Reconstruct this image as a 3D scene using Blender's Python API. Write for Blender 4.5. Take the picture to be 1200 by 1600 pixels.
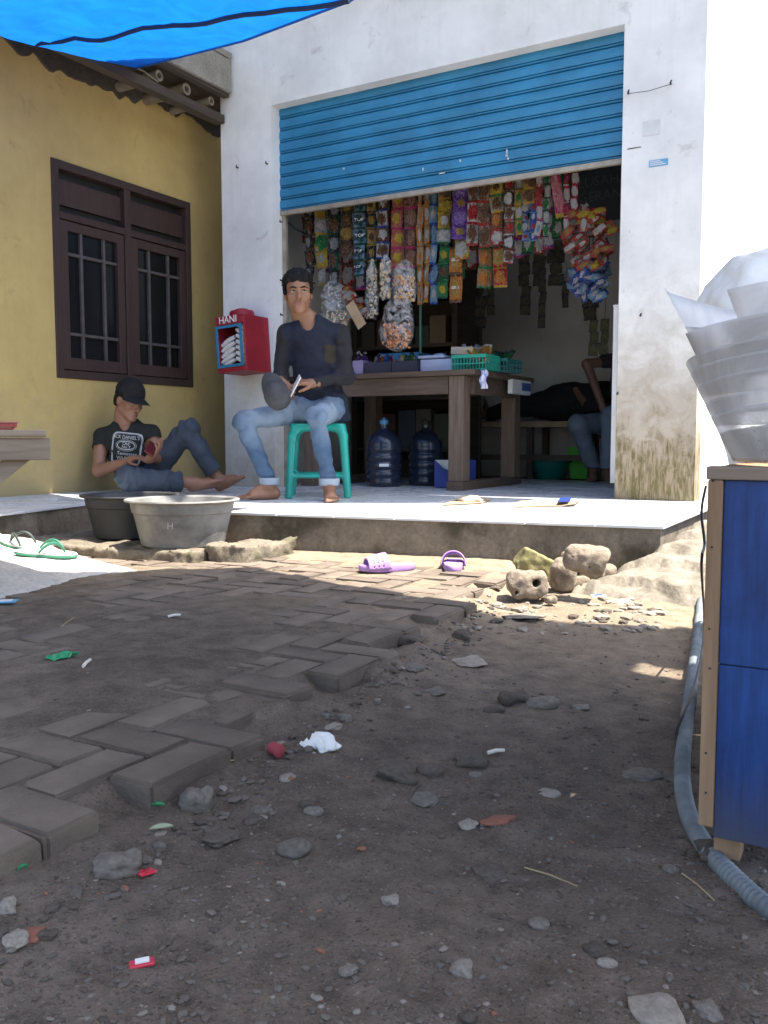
import bpy, bmesh, math, random
import numpy as np
from mathutils import Vector, Matrix, Euler
for o in list(bpy.data.objects): bpy.data.objects.remove(o, do_unlink=True)
SC = bpy.context.scene; COL = SC.collection
rad = math.radians
# ------------------------------------------------------------------ camera, sky, sun, exposure
YAW, PITCH, CAMZ, FPX = rad(30), rad(4.7), 0.60, 1400.0
cd = bpy.data.cameras.new('camera'); cam = bpy.data.objects.new('camera', cd); COL.objects.link(cam)
cd.sensor_fit = 'VERTICAL'; cd.sensor_height = 36; cd.lens = 36*FPX/1600; cd.clip_start = .05; cd.clip_end = 3000
cam.location = (0, 0, CAMZ); cam.rotation_euler = (rad(90)-PITCH, 0, YAW); SC.camera = cam
SUNV = Vector((0.42, 0.05, 1.0)).normalized()
W = bpy.data.worlds.new('World'); SC.world = W; W.use_nodes = True
wn = W.node_tree.nodes; wl = W.node_tree.links
sky = wn.new('ShaderNodeTexSky'); sky.sky_type = 'NISHITA'; sky.sun_disc = False
sky.sun_elevation = math.asin(SUNV.z); sky.sun_rotation = math.atan2(SUNV.x, SUNV.y)
sky.air_density = 1.0; sky.dust_density = 2.5; sky.ozone_density = 1.5
wn['Background'].inputs[1].default_value = 0.15
wl.new(sky.outputs[0], wn['Background'].inputs[0])
sl = bpy.data.lights.new('sun', 'SUN'); sl.energy = 5.0; sl.angle = rad(0.53); sl.color = (1, .93, .82)
so = bpy.data.objects.new('sun', sl); COL.objects.link(so); so.rotation_euler = SUNV.to_track_quat('Z', 'Y').to_euler()
SC.view_settings.view_transform = 'Standard'; SC.view_settings.look = 'None'
SC.view_settings.gamma = 1; SC.view_settings.exposure = 1.7
try: SC.cycles.max_bounces = 8; SC.cycles.diffuse_bounces = 4; SC.cycles.transparent_max_bounces = 24
except Exception: pass
# ------------------------------------------------------------------ surveying helpers (photo pixel -> point on a known plane)
CF = np.array([-math.sin(YAW)*math.cos(PITCH), math.cos(YAW)*math.cos(PITCH), -math.sin(PITCH)])
CR = np.array([math.cos(YAW), math.sin(YAW), 0.]); CU = np.cross(CR, CF); CC = np.array([0, 0, CAMZ])
def ray(u, v): return CF + CR*(u-600)/FPX - CU*(v-800)/FPX
def PZ(u, v, z=0.):
    r = ray(u, v); return Vector(CC + r*(z-CAMZ)/r[2])
def PY(u, v, y):
    r = ray(u, v); return Vector(CC + r*y/r[1])
def PX(u, v, x):
    r = ray(u, v); return Vector(CC + r*x/r[0])
# ------------------------------------------------------------------ numpy noise
_rs = np.random.RandomState(7); _TAB = _rs.rand(64, 64, 64).astype(np.float32)
def vnoise(x, y, z=0.):
    x, y, z = np.broadcast_arrays(np.asarray(x, dtype=np.float64), y, z)
    xi, yi, zi = np.floor(x).astype(int), np.floor(y).astype(int), np.floor(z).astype(int)
    fx, fy, fz = x-xi, y-yi, z-zi
    fx, fy, fz = [t*t*(3-2*t) for t in (fx, fy, fz)]
    g = lambda a, b, c: _TAB[(xi+a) & 63, (yi+b) & 63, (zi+c) & 63]
    l = lambda a, b, t: a+(b-a)*t
    return l(l(l(g(0,0,0), g(1,0,0), fx), l(g(0,1,0), g(1,1,0), fx), fy), l(l(g(0,0,1), g(1,0,1), fx), l(g(0,1,1), g(1,1,1), fx), fy), fz)*2-1
def fbm(x, y, z=0., o=4):
    s = 0; a = 1.
    for i in range(o):
        s = s+a*vnoise(x*2**i+i*17.3, y*2**i+i*5.1, z*2**i+i*9.7); a *= .5
    return s
# ------------------------------------------------------------------ materials
def _m(name):
    m = bpy.data.materials.new(name); m.use_nodes = True
    nt = m.node_tree; return m, nt.nodes, nt.links, nt.nodes['Principled BSDF']
def lin(c): return tuple(((x/255/12.92) if x/255 <= .04045 else ((x/255+.055)/1.055)**2.4) for x in c)
def rgba(c): return (c[0], c[1], c[2], 1)
def noise_node(N, L, coord, scale, detail=6, rough=.6, dist=0.):
    n = N.new('ShaderNodeTexNoise'); n.inputs['Scale'].default_value = scale; n.inputs['Detail'].default_value = detail
    n.inputs['Roughness'].default_value = rough; n.inputs['Distortion'].default_value = dist
    if coord is not None: L.new(coord, n.inputs['Vector'])
    return n
def ramp(N, L, fac, stops, interp='LINEAR'):
    r = N.new('ShaderNodeValToRGB'); r.color_ramp.interpolation = interp; L.new(fac, r.inputs[0]); e = r.color_ramp.elements
    while len(e) < len(stops): e.new(.5)
    for k, (p, c) in enumerate(stops):
        e[k].position = p; e[k].color = rgba(c) if not isinstance(c, (int, float)) else (c, c, c, 1)
    return r
def mixc(N, L, fac, a, b, mode='MIX'):
    x = N.new('ShaderNodeMix'); x.data_type = 'RGBA'; x.blend_type = mode
    for s, v in ((0, fac), (6, a), (7, b)):
        if isinstance(v, (int, float)): x.inputs[s].default_value = v
        elif isinstance(v, tuple): x.inputs[s].default_value = rgba(v)
        else: L.new(v, x.inputs[s])
    return x.outputs[2]
def bumpn(N, L, B, h, strength=.3, dist=.01, chain=None):
    b = N.new('ShaderNodeBump'); b.inputs['Strength'].default_value = strength; b.inputs['Distance'].default_value = dist
    L.new(h, b.inputs['Height'])
    if chain is not None: L.new(chain, b.inputs['Normal'])
    L.new(b.outputs[0], B.inputs['Normal']); return b.outputs[0]
def mat(name, c1, c2=None, scale=6., rough=.7, bump=.15, bscale=80., bdist=.004, spec=.35, world=False, metal=0., var=.0, stretch=None, lo=.35, hi=.65, r2=None):
    m, N, L, B = _m(name)
    c2 = c2 or tuple(x*.78 for x in c1)
    tc = N.new('ShaderNodeTexCoord'); co = tc.outputs['Object']
    if world: co = N.new('ShaderNodeNewGeometry').outputs['Position']
    if stretch:
        mp = N.new('ShaderNodeMapping'); mp.inputs['Scale'].default_value = stretch; L.new(co, mp.inputs[0]); co = mp.outputs[0]
    n = noise_node(N, L, co, scale)
    col = ramp(N, L, n.outputs[0], [(lo, c1), (hi, c2)]).outputs[0]
    if var > 0:
        oi = N.new('ShaderNodeObjectInfo'); hs = N.new('ShaderNodeHueSaturation'); mr = N.new('ShaderNodeMapRange')
        mr.inputs[3].default_value = 1-var; mr.inputs[4].default_value = 1+var
        L.new(oi.outputs['Random'], mr.inputs[0]); L.new(mr.outputs[0], hs.inputs['Value']); L.new(col, hs.inputs['Color']); col = hs.outputs[0]
    L.new(col, B.inputs['Base Color'])
    B.inputs['Roughness'].default_value = rough; B.inputs['Metallic'].default_value = metal; B.inputs['Specular IOR Level'].default_value = spec
    if r2 is not None:
        rr = ramp(N, L, n.outputs[0], [(lo, rough), (hi, r2)]); L.new(rr.outputs[0], B.inputs['Roughness'])
    if bump:
        n2 = noise_node(N, L, co, bscale, 4, .65); bumpn(N, L, B, n2.outputs[0], bump, bdist)
    return m
# ------------------------------------------------------------------ mesh building
class MB:
    def __init__(s): s.v = []; s.f = []; s.mi = []; s.cm = 0
    def add(s, vs, fs, M=None):
        o = len(s.v)
        for p in vs: s.v.append(tuple(M @ Vector(p)) if M is not None else tuple(p))
        for q in fs: s.f.append(tuple(i+o for i in q)); s.mi.append(s.cm)
        return s
    def box(s, c, d, M=None, rz=0., R=None):
        x, y, z = d[0]/2, d[1]/2, d[2]/2
        T = Matrix.Translation(Vector(c)) @ (R.to_4x4() if R is not None else Matrix.Rotation(rz, 4, 'Z'))
        if M is not None: T = M @ T
        vs = [(a*x, b*y, e*z) for e in (-1, 1) for b in (-1, 1) for a in (-1, 1)]
        return s.add(vs, [(0,2,3,1),(4,5,7,6),(0,1,5,4),(2,6,7,3),(0,4,6,2),(1,3,7,5)], T)
    def bbox(s, lo, hi): return s.box([(a+b)/2 for a, b in zip(lo, hi)], [b-a for a, b in zip(lo, hi)])
    def beam(s, a, b, w, h, up=(0,0,1)):
        a, b = Vector(a), Vector(b); d = (b-a); l = d.length; d.normalize(); u = Vector(up)
        r = d.cross(u).normalized(); u = r.cross(d).normalized()
        R = Matrix((d, r, u)).transposed(); return s.box((a+b)/2, (l, w, h), R=R)
    def tube(s, pts, r, seg=10, cap=True, closed=False):
        pts = [Vector(p) for p in pts]; n = len(pts); rr = r if isinstance(r, (list, tuple)) else [r]*n
        o = len(s.v); prev = None
        for i, p in enumerate(pts):
            if closed: t = pts[(i+1) % n]-pts[i-1]
            else: t = pts[min(i+1, n-1)]-pts[max(i-1, 0)]
            t.normalize()
            if prev is None:
                a = t.orthogonal().normalized()
            else:
                a = (prev-t*prev.dot(t)); a = a.normalized() if a.length > 1e-6 else t.orthogonal().normalized()
            prev = a; b = t.cross(a)
            for k in range(seg):
                q = 2*math.pi*k/seg; s.v.append(tuple(p+(a*math.cos(q)+b*math.sin(q))*rr[i]))
        for i in range(n if closed else n-1):
            j = (i+1) % n
            for k in range(seg):
                k2 = (k+1) % seg; s.f.append((o+i*seg+k, o+i*seg+k2, o+j*seg+k2, o+j*seg+k)); s.mi.append(s.cm)
        if cap and not closed:
            s.f.append(tuple(o+k for k in range(seg))[::-1]); s.mi.append(s.cm)
            s.f.append(tuple(o+(n-1)*seg+k for k in range(seg))); s.mi.append(s.cm)
        return s
    def lathe(s, prof, c=(0,0,0), seg=24, sx=1., sy=1., M=None, cap0=True, cap1=True):
        o = len(s.v); T = Matrix.Translation(Vector(c))
        if M is not None: T = M @ T
        for r, z in prof:
            for k in range(seg):
                q = 2*math.pi*k/seg; s.v.append(tuple(T @ Vector((r*sx*math.cos(q), r*sy*math.sin(q), z))))
        for i in range(len(prof)-1):
            for k in range(seg):
                k2 = (k+1) % seg; s.f.append((o+i*seg+k, o+i*seg+k2, o+(i+1)*seg+k2, o+(i+1)*seg+k)); s.mi.append(s.cm)
        if cap0: s.f.append(tuple(o+k for k in range(seg))[::-1]); s.mi.append(s.cm)
        if cap1: s.f.append(tuple(o+(len(prof)-1)*seg+k for k in range(seg))); s.mi.append(s.cm)
        return s
    def prism(s, poly, z0, z1, M=None):
        n = len(poly); vs = [(p[0], p[1], z0) for p in poly]+[(p[0], p[1], z1) for p in poly]
        a = sum(poly[i][0]*poly[(i+1) % n][1]-poly[(i+1) % n][0]*poly[i][1] for i in range(n))
        fs = [tuple(range(n))[::-1], tuple(range(n, 2*n))]+[(i, (i+1) % n, n+(i+1) % n, n+i) for i in range(n)]
        if a < 0: fs = [q[::-1] for q in fs]
        return s.add(vs, fs, M)
    def grid(s, P):
        o = len(s.v); a, b = len(P), len(P[0])
        for row in P:
            for p in row: s.v.append(tuple(p))
        for i in range(a-1):
            for j in range(b-1): s.f.append((o+i*b+j, o+i*b+j+1, o+(i+1)*b+j+1, o+(i+1)*b+j)); s.mi.append(s.cm)
        return s
    def mesh(s, name, origin=(0,0,0)):
        me = bpy.data.meshes.new(name); ox, oy, oz = origin
        me.from_pydata([(x-ox, y-oy, z-oz) for x, y, z in s.v], [], s.f); me.update()
        return me
    def build(s, name, m, parent=None, smooth=False, bevel=0., origin=None, mats=None, seg=2, angle=40):
        if parent is not None and origin is None: origin = parent_origin(parent)
        if origin is None:
            origin = (0, 0, 0)
        me = s.mesh(name, origin)
        for mm in (mats or [m]): me.materials.append(mm)
        if mats: me.polygons.foreach_set('material_index', s.mi)
        o = bpy.data.objects.new(name, me); COL.objects.link(o)
        if parent is not None: o.parent = parent
        else: o.location = origin
        if smooth: shade(o, angle)
        if bevel:
            b = o.modifiers.new('b', 'BEVEL'); b.width = bevel; b.segments = seg; b.limit_method = 'ANGLE'; b.angle_limit = rad(35)
        return o
def parent_origin(p):
    v = Vector((0,0,0))
    while p is not None: v += Vector(p.location); p = p.parent
    return tuple(v)
def shade(o, angle=40):
    me = o.data; me.polygons.foreach_set('use_smooth', [True]*len(me.polygons))
    try: me.set_sharp_from_angle(angle=rad(angle))
    except Exception: pass
def tag(o, label=None, cat=None, group=None, kind=None):
    if label: o['label'] = label
    if cat: o['category'] = cat
    if group: o['group'] = group
    if kind: o['kind'] = kind
    return o
def empty(name, loc, label=None, cat=None, group=None):
    o = bpy.data.objects.new(name, None); COL.objects.link(o); o.location = loc; o.empty_display_size = .1
    return tag(o, label, cat, group)
def link(name, me, m=None, parent=None, loc=(0,0,0), rot=(0,0,0), sc=(1,1,1)):
    o = bpy.data.objects.new(name, me); COL.objects.link(o)
    o.location = loc; o.rotation_euler = rot; o.scale = sc
    if parent is not None: o.parent = parent
    if m is not None and len(me.materials) == 0: me.materials.append(m)
    return o
def text_mesh(txt, size, extrude=.0, align='CENTER', sx=1.0):
    cu = bpy.data.curves.new('t', 'FONT'); cu.body = txt; cu.size = size; cu.extrude = extrude; cu.align_x = align; cu.align_y = 'CENTER'; cu.resolution_u = 2
    to = bpy.data.objects.new('t', cu); COL.objects.link(to)
    dg = bpy.context.evaluated_depsgraph_get(); dg.update()
    me = bpy.data.meshes.new_from_object(to.evaluated_get(dg)); bpy.data.objects.remove(to, do_unlink=True)
    for v in me.vertices: v.co.x *= sx
    return me
# ------------------------------------------------------------------ materials of the setting
def dirt_material():
    m, N, L, B = _m('dirt'); g = N.new('ShaderNodeNewGeometry'); co = g.outputs['Position']
    n1 = noise_node(N, L, co, 1.3, 8, .62, .4); n2 = noise_node(N, L, co, 14, 8, .7); n3 = noise_node(N, L, co, 190, 4, .7)
    a = ramp(N, L, n1.outputs[0], [(.3, (.108,.085,.067)), (.5, (.158,.124,.097)), (.72, (.22,.175,.137))]).outputs[0]
    b = ramp(N, L, n2.outputs[0], [(.3, .5), (.7, 1.35)]).outputs[0]
    c = mixc(N, L, .85, a, b, 'MULTIPLY')
    sp = ramp(N, L, n3.outputs[0], [(.60, 0.), (.70, 1.)]).outputs[0]
    c = mixc(N, L, sp, c, (.27,.25,.22)); 
    dk = ramp(N, L, n3.outputs[0], [(.32, 1.), (.42, 0.)]).outputs[0]; c = mixc(N, L, dk, c, (.03,.026,.022))
    # dry soil by the doorstep, lightened to lift the sunlit band; damp yard soil
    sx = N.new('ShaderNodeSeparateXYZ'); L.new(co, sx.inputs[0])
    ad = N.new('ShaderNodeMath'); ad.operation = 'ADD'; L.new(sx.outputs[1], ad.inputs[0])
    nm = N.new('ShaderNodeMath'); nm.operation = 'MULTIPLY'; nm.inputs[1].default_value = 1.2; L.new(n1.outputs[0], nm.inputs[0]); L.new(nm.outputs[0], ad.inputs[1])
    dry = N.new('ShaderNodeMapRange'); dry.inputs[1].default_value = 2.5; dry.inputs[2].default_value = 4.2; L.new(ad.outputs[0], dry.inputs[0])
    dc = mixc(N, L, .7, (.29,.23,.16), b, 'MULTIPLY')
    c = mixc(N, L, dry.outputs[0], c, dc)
    L.new(c, B.inputs['Base Color']); B.inputs['Roughness'].default_value = .92; B.inputs['Specular IOR Level'].default_value = .2
    h1 = bumpn(N, L, B, n2.outputs[0], .6, .014); n7 = noise_node(N, L, co, 60, 5, .7); h1 = bumpn(N, L, B, n7.outputs[0], .6, .010, h1); bumpn(N, L, B, n3.outputs[0], .7, .006, h1)
    return m
def plaster(name, base, dirt=(.3,.24,.16), streak=.5, z0=.2, z1=1.3, big=(1., 1., 1.), speck=True, stain=False):
    m, N, L, B = _m(name); g = N.new('ShaderNodeNewGeometry'); co = g.outputs['Position']
    n1 = noise_node(N, L, co, 2.2, 7, .65); n2 = noise_node(N, L, co, 30, 6, .7); n4 = noise_node(N, L, co, 6.5, 6, .7, .6)
    mp = N.new('ShaderNodeMapping'); mp.inputs['Scale'].default_value = (18, 18, 1.3); L.new(co, mp.inputs[0])
    n3 = noise_node(N, L, mp.outputs[0], 1, 5, .6)
    c = ramp(N, L, n1.outputs[0], [(.3, tuple(x*.80 for x in base)), (.62, base)]).outputs[0]
    st = ramp(N, L, n3.outputs[0], [(.52, 0.), (.8, streak)]).outputs[0]
    c = mixc(N, L, st, c, tuple(x*.8 for x in base))
    sx = N.new('ShaderNodeSeparateXYZ'); L.new(co, sx.inputs[0])
    ad = N.new('ShaderNodeMath'); ad.operation = 'MULTIPLY_ADD'; ad.inputs[1].default_value = 1.1; ad.inputs[2].default_value = -.55; L.new(n4.outputs[0], ad.inputs[0])
    s2 = N.new('ShaderNodeMath'); L.new(sx.outputs[2], s2.inputs[0]); L.new(ad.outputs[0], s2.inputs[1])
    mr = N.new('ShaderNodeMapRange'); mr.inputs[1].default_value = z0; mr.inputs[2].default_value = z1; mr.inputs[3].default_value = .8; mr.inputs[4].default_value = 0.; L.new(s2.outputs[0], mr.inputs[0])
    c = mixc(N, L, mr.outputs[0], c, dirt)
    if speck:
        k = ramp(N, L, n4.outputs[0], [(.60, 0.), (.78, .5)]).outputs[0]; c = mixc(N, L, k, c, tuple(x*.5 for x in dirt))
    if stain:    # rising damp and mould scratches on the right pillar
        mx = N.new('ShaderNodeMapRange'); mx.inputs[1].default_value = -1.75; mx.inputs[2].default_value = -1.45; L.new(sx.outputs[0], mx.inputs[0])
        mz = N.new('ShaderNodeMapRange'); mz.inputs[1].default_value = .35; mz.inputs[2].default_value = 1.55; mz.inputs[3].default_value = 1.; mz.inputs[4].default_value = 0.; L.new(s2.outputs[0], mz.inputs[0])
        mm = N.new('ShaderNodeMath'); mm.operation = 'MULTIPLY'; L.new(mx.outputs[0], mm.inputs[0]); L.new(mz.outputs[0], mm.inputs[1]); c = mixc(N, L, mm.outputs[0], c, (.27,.21,.14))
        mz2 = N.new('ShaderNodeMapRange'); mz2.inputs[1].default_value = .42; mz2.inputs[2].default_value = .72; mz2.inputs[3].default_value = 1.; mz2.inputs[4].default_value = 0.; L.new(s2.outputs[0], mz2.inputs[0])
        mp5 = N.new('ShaderNodeMapping'); mp5.inputs['Scale'].default_value = (60, 60, 9); L.new(co, mp5.inputs[0]); n5 = noise_node(N, L, mp5.outputs[0], 1, 5, .7, .6)
        k5 = ramp(N, L, n5.outputs[0], [(.42, 1.), (.58, 0.)]).outputs[0]; m5 = N.new('ShaderNodeMath'); m5.operation = 'MULTIPLY'; L.new(mz2.outputs[0], m5.inputs[0]); L.new(k5, m5.inputs[1])
        m6 = N.new('ShaderNodeMath'); m6.operation = 'MULTIPLY'; L.new(m5.outputs[0], m6.inputs[0]); L.new(mx.outputs[0], m6.inputs[1]); c = mixc(N, L, m6.outputs[0], c, (.12,.10,.045))
    L.new(c, B.inputs['Base Color']); B.inputs['Roughness'].default_value = .85; B.inputs['Specular IOR Level'].default_value = .25
    h = bumpn(N, L, B, n2.outputs[0], .25, .006); bumpn(N, L, B, n1.outputs[0], .3, .02, h)
    return m
def concrete(name, c1, c2, moss=None, scale=5):
    m, N, L, B = _m(name); g = N.new('ShaderNodeNewGeometry'); co = g.outputs['Position']
    n1 = noise_node(N, L, co, scale, 8, .7, .3); n2 = noise_node(N, L, co, 60, 6, .7); n3 = noise_node(N, L, co, 3.1, 5, .6)
    c = ramp(N, L, n1.outputs[0], [(.3, c2), (.66, c1)]).outputs[0]
    k = ramp(N, L, n2.outputs[0], [(.3, .6), (.7, 1.2)]).outputs[0]; c = mixc(N, L, .7, c, k, 'MULTIPLY')
    if moss:
        q = ramp(N, L, n3.outputs[0], [(.52, 0.), (.64, .85)]).outputs[0]; c = mixc(N, L, q, c, moss)
    L.new(c, B.inputs['Base Color']); B.inputs['Roughness'].default_value = .9; B.inputs['Specular IOR Level'].default_value = .2
    h = bumpn(N, L, B, n1.outputs[0], .5, .02); bumpn(N, L, B, n2.outputs[0], .5, .006, h)
    return m
def wood(name, c1, c2, axis=0, rough=.8):
    st = [14, 14, 14]; st[axis] = 1.2
    return mat(name, c1, c2, 3., rough, .35, 8., .004, stretch=tuple(st), var=.12, lo=.3, hi=.7)
M_dirt = dirt_material()
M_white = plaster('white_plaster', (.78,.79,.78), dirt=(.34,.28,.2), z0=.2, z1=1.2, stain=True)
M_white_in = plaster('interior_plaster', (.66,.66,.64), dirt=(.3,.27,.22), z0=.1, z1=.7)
M_yellow = plaster('yellow_plaster', (.54,.395,.15), dirt=(.34,.27,.14), z0=.25, z1=.95)
M_step = concrete('step_concrete', (.25,.215,.17), (.12,.102,.082), (.06,.055,.038))
M_ramp = concrete('ramp_concrete', (.56,.53,.47), (.40,.38,.34))
M_rampr = concrete('earthy_concrete', (.27,.24,.195), (.12,.106,.085), scale=9)
M_tile = mat('floor_tile', (.62,.65,.68), (.50,.53,.56), 5, .22, .05, 30, .002, spec=.5, world=True, var=.05, r2=.4)
M_brownwood = wood('brown_window_wood', (.062,.034,.028), (.038,.022,.019), 2, .55)
M_oldwood = wood('weathered_wood', (.40,.31,.23), (.24,.18,.13), 0)
M_tablewood = wood('dark_table_wood', (.15,.105,.077), (.08,.055,.04), 0)
M_darkwood = wood('dark_old_wood', (.09,.07,.055), (.05,.04,.032), 1)
M_framewood = wood('cart_frame_wood', (.33,.21,.12), (.22,.135,.075), 2)
M_shutter = mat('shutter_paint', (.024,.215,.41), (.016,.15,.29), 3.5, .42, .06, 60, .002, spec=.5, world=True)
M_steel = mat('grey_steel', (.4,.36,.3), (.25,.22,.18), 8, .5, .1, 60, .002, metal=.3)
M_asb = concrete('asbestos_sheet', (.36,.35,.31), (.22,.21,.19))
M_bamboo = mat('bamboo', (.24,.21,.155), (.13,.112,.08), 9, .7)
M_black = mat('black_paint', (.02,.02,.02), None, 5, .6)
M_paver = mat('paver', (.178,.142,.111), (.10,.08,.063), 6, .9, .8, 90, .005, var=.2, world=False)
def glass_mat(name, col=(.006,.007,.008), rough=.25):
    m, N, L, B = _m(name); B.inputs['Base Color'].default_value = rgba(col); B.inputs['Roughness'].default_value = rough
    B.inputs['Specular IOR Level'].default_value = .5; return m
M_glass = glass_mat('dark_window_glass')
# ------------------------------------------------------------------ ground
EY = [-5, .3, .75, 1.0, 1.45, 1.7, 2.1, 2.45, 3.0, 3.6, 9]; EX = [-.9, -.90, -.93, -.97, -1.04, -1.08, -1.12, -1.19, -1.3, -1.36, -1.4]
def pave_edge(y): return np.interp(y, EY, EX)
def gh(x, y):
    x = np.asarray(x, float); y = np.asarray(y, float)
    z = .011*fbm(x*1.7, y*1.7, 0, 4)+.0055*fbm(x*8, y*8, 3., 4)+.0042*np.maximum(fbm(x*26, y*26, 5., 3), -.1)+.0022*fbm(x*60, y*60, 6., 2)
    e = pave_edge(y); d = x-e
    far = np.clip((np.hypot(x+1, y-2)-7)/5, 0, 1)
    bed = .0465+.0028*np.clip((y-1.0)/.25, 0, 1)+.0075*fbm(x*2.6, y*2.6, 8., 3)+.008*np.clip((2.2-y)/.8, 0, 1)*np.clip((y-1.05)/.25, 0, 1)*np.clip(fbm(x*3, y*3, 2.)+.55, 0, 1)+.002*fbm(x*40, y*40, 1., 2)
    t = np.clip((-d-.07)/.05, 0, 1)
    skirt = (.014+.024*np.clip((y-1.05)/.3, 0, 1))*np.exp(-np.clip(d, 0, 9)/.09)*(1+.7*fbm(x*9, y*9, 7., 3))
    z = np.where(d < 0, z*(1-t)+bed*t, z)+np.where(d >= 0, skirt, skirt*(1-t)*.9)
    # soil banks up against the doorstep
    z = z+.012*np.clip(1-np.abs(y-(3.86+.166*(x+.86))-(-.1))/.28, 0, 1)*np.clip((x+3.0)/.4, 0, 1)*np.clip((-.8-x)/.3, 0, 1)
    return np.where(far > 0, z*(1-far)-.02*far, z)
def build_ground():
    far = [20, 60, 200, 800, 2500]
    xs = np.concatenate([[-q for q in far[::-1]], np.arange(-9, -4.2, .3), np.arange(-4.2, -2.2, .022), np.arange(-2.2, .8, .0125), np.arange(.8, 3, .08), np.arange(3, 9.1, .5), far])
    ys = np.concatenate([[-q for q in far[::-1]], np.arange(-9, .4, .5), np.arange(.4, 2.2, .0105), np.arange(2.2, 4.6, .018), np.arange(4.6, 7, .12), np.arange(7, 12, .5), far])
    X, Y = np.meshgrid(xs, ys); Zz = gh(X, Y)
    vs = np.stack([X.ravel(), Y.ravel(), Zz.ravel()], 1); a, b = X.shape
    i = np.arange((a-1)*b).reshape(a-1, b)[:, :-1].ravel()
    fs = np.stack([i, i+1, i+b+1, i+b], 1)
    me = bpy.data.meshes.new('ground'); me.vertices.add(len(vs)); me.vertices.foreach_set('co', vs.ravel())
    me.loops.add(fs.size); me.loops.foreach_set('vertex_index', fs.ravel().astype(np.int32))
    me.polygons.add(len(fs)); me.polygons.foreach_set('loop_start', np.arange(0, fs.size, 4, dtype=np.int32)); me.polygons.foreach_set('loop_total', np.full(len(fs), 4, np.int32))
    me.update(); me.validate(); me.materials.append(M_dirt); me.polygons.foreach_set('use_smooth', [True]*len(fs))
    o = bpy.data.objects.new('ground', me); COL.objects.link(o); return tag(o, kind='structure')
GROUND = build_ground()
def gz(x, y): return float(gh(x, y))
# ------------------------------------------------------------------ pavers (herringbone, 20 x 10 cm blocks)
def chamfer_block(name, lx, ly, lz, b, rnd, jit=.003):
    bm = bmesh.new(); bmesh.ops.create_cube(bm, size=1)
    for v in bm.verts: v.co = Vector((v.co.x*lx, v.co.y*ly, v.co.z*lz))
    bmesh.ops.bevel(bm, geom=[e for e in bm.edges], offset=b, segments=2, affect='EDGES')
    for _ in range(rnd.choice([0, 1, 1, 2])):     # knocked-off corners
        c = Vector((rnd.choice([-1, 1])*lx/2, rnd.choice([-1, 1])*ly/2, lz/2)); r = rnd.uniform(.006, .018)
        n = Vector((-c.x, -c.y, -.03)).normalized(); n = (n+Vector((rnd.gauss(0, .3), rnd.gauss(0, .3), -.5))).normalized()
        bmesh.ops.bisect_plane(bm, geom=bm.verts[:]+bm.edges[:]+bm.faces[:], plane_co=c+n*r, plane_no=-n, clear_outer=True)
        bmesh.ops.holes_fill(bm, edges=[e for e in bm.edges if e.is_boundary], sides=0)
    for v in bm.verts: v.co += Vector([rnd.uniform(-jit, jit) for _ in range(3)])
    me = bpy.data.meshes.new(name); bm.to_mesh(me); bm.free()
    return me
rnd = random.Random(5)
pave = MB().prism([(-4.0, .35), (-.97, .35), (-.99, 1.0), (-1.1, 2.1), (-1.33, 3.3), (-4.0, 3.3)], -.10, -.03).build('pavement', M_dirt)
tag(pave, kind='structure')
PMESH = [chamfer_block('paver', .1975, .0975, .065, .006, rnd, .0013) for _ in range(14)]
for me in PMESH: me.materials.append(M_paver)
npav = 0
def paver(x, y, rz, dz=0., tx=0., ty=0.):
    global npav
    o = link('paver', rnd.choice(PMESH), None, pave, (x, y, .0195+dz), (tx, ty, rz+(math.pi if rnd.random() < .5 else 0)))
    npav += 1
for i in range(-44, -8):
    for j in range(3, 34):
        k = (i-j) % 4
        if k == 0: cx, cy, rz = (i+1)*.1, (j+.5)*.1, 0
        elif k == 3: cx, cy, rz = (i+.5)*.1, (j+1)*.1, math.pi/2
        else: continue
        e = float(pave_edge(cy))
        hx = .1 if k == 0 else .05
        if cx+hx*.55 > e or cy < .62 or cy > 3.36: continue
        d = Vector((cx, cy)); lat = (cx*CR[0]+cy*CR[1])/(cx*-.5+cy*.866)
        if lat < -.50: continue
        if cx < -2.72 and cy < 2.75: continue
        edge = cx+hx > e-.12
        dz = rnd.gauss(0, .0025)+(.003 if edge else 0); 
        paver(cx+rnd.gauss(0, .0012), cy+rnd.gauss(0, .0012), rz+rnd.gauss(0, .012), dz, rnd.gauss(0, .011 if edge else .006), rnd.gauss(0, .011 if edge else .006))
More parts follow.
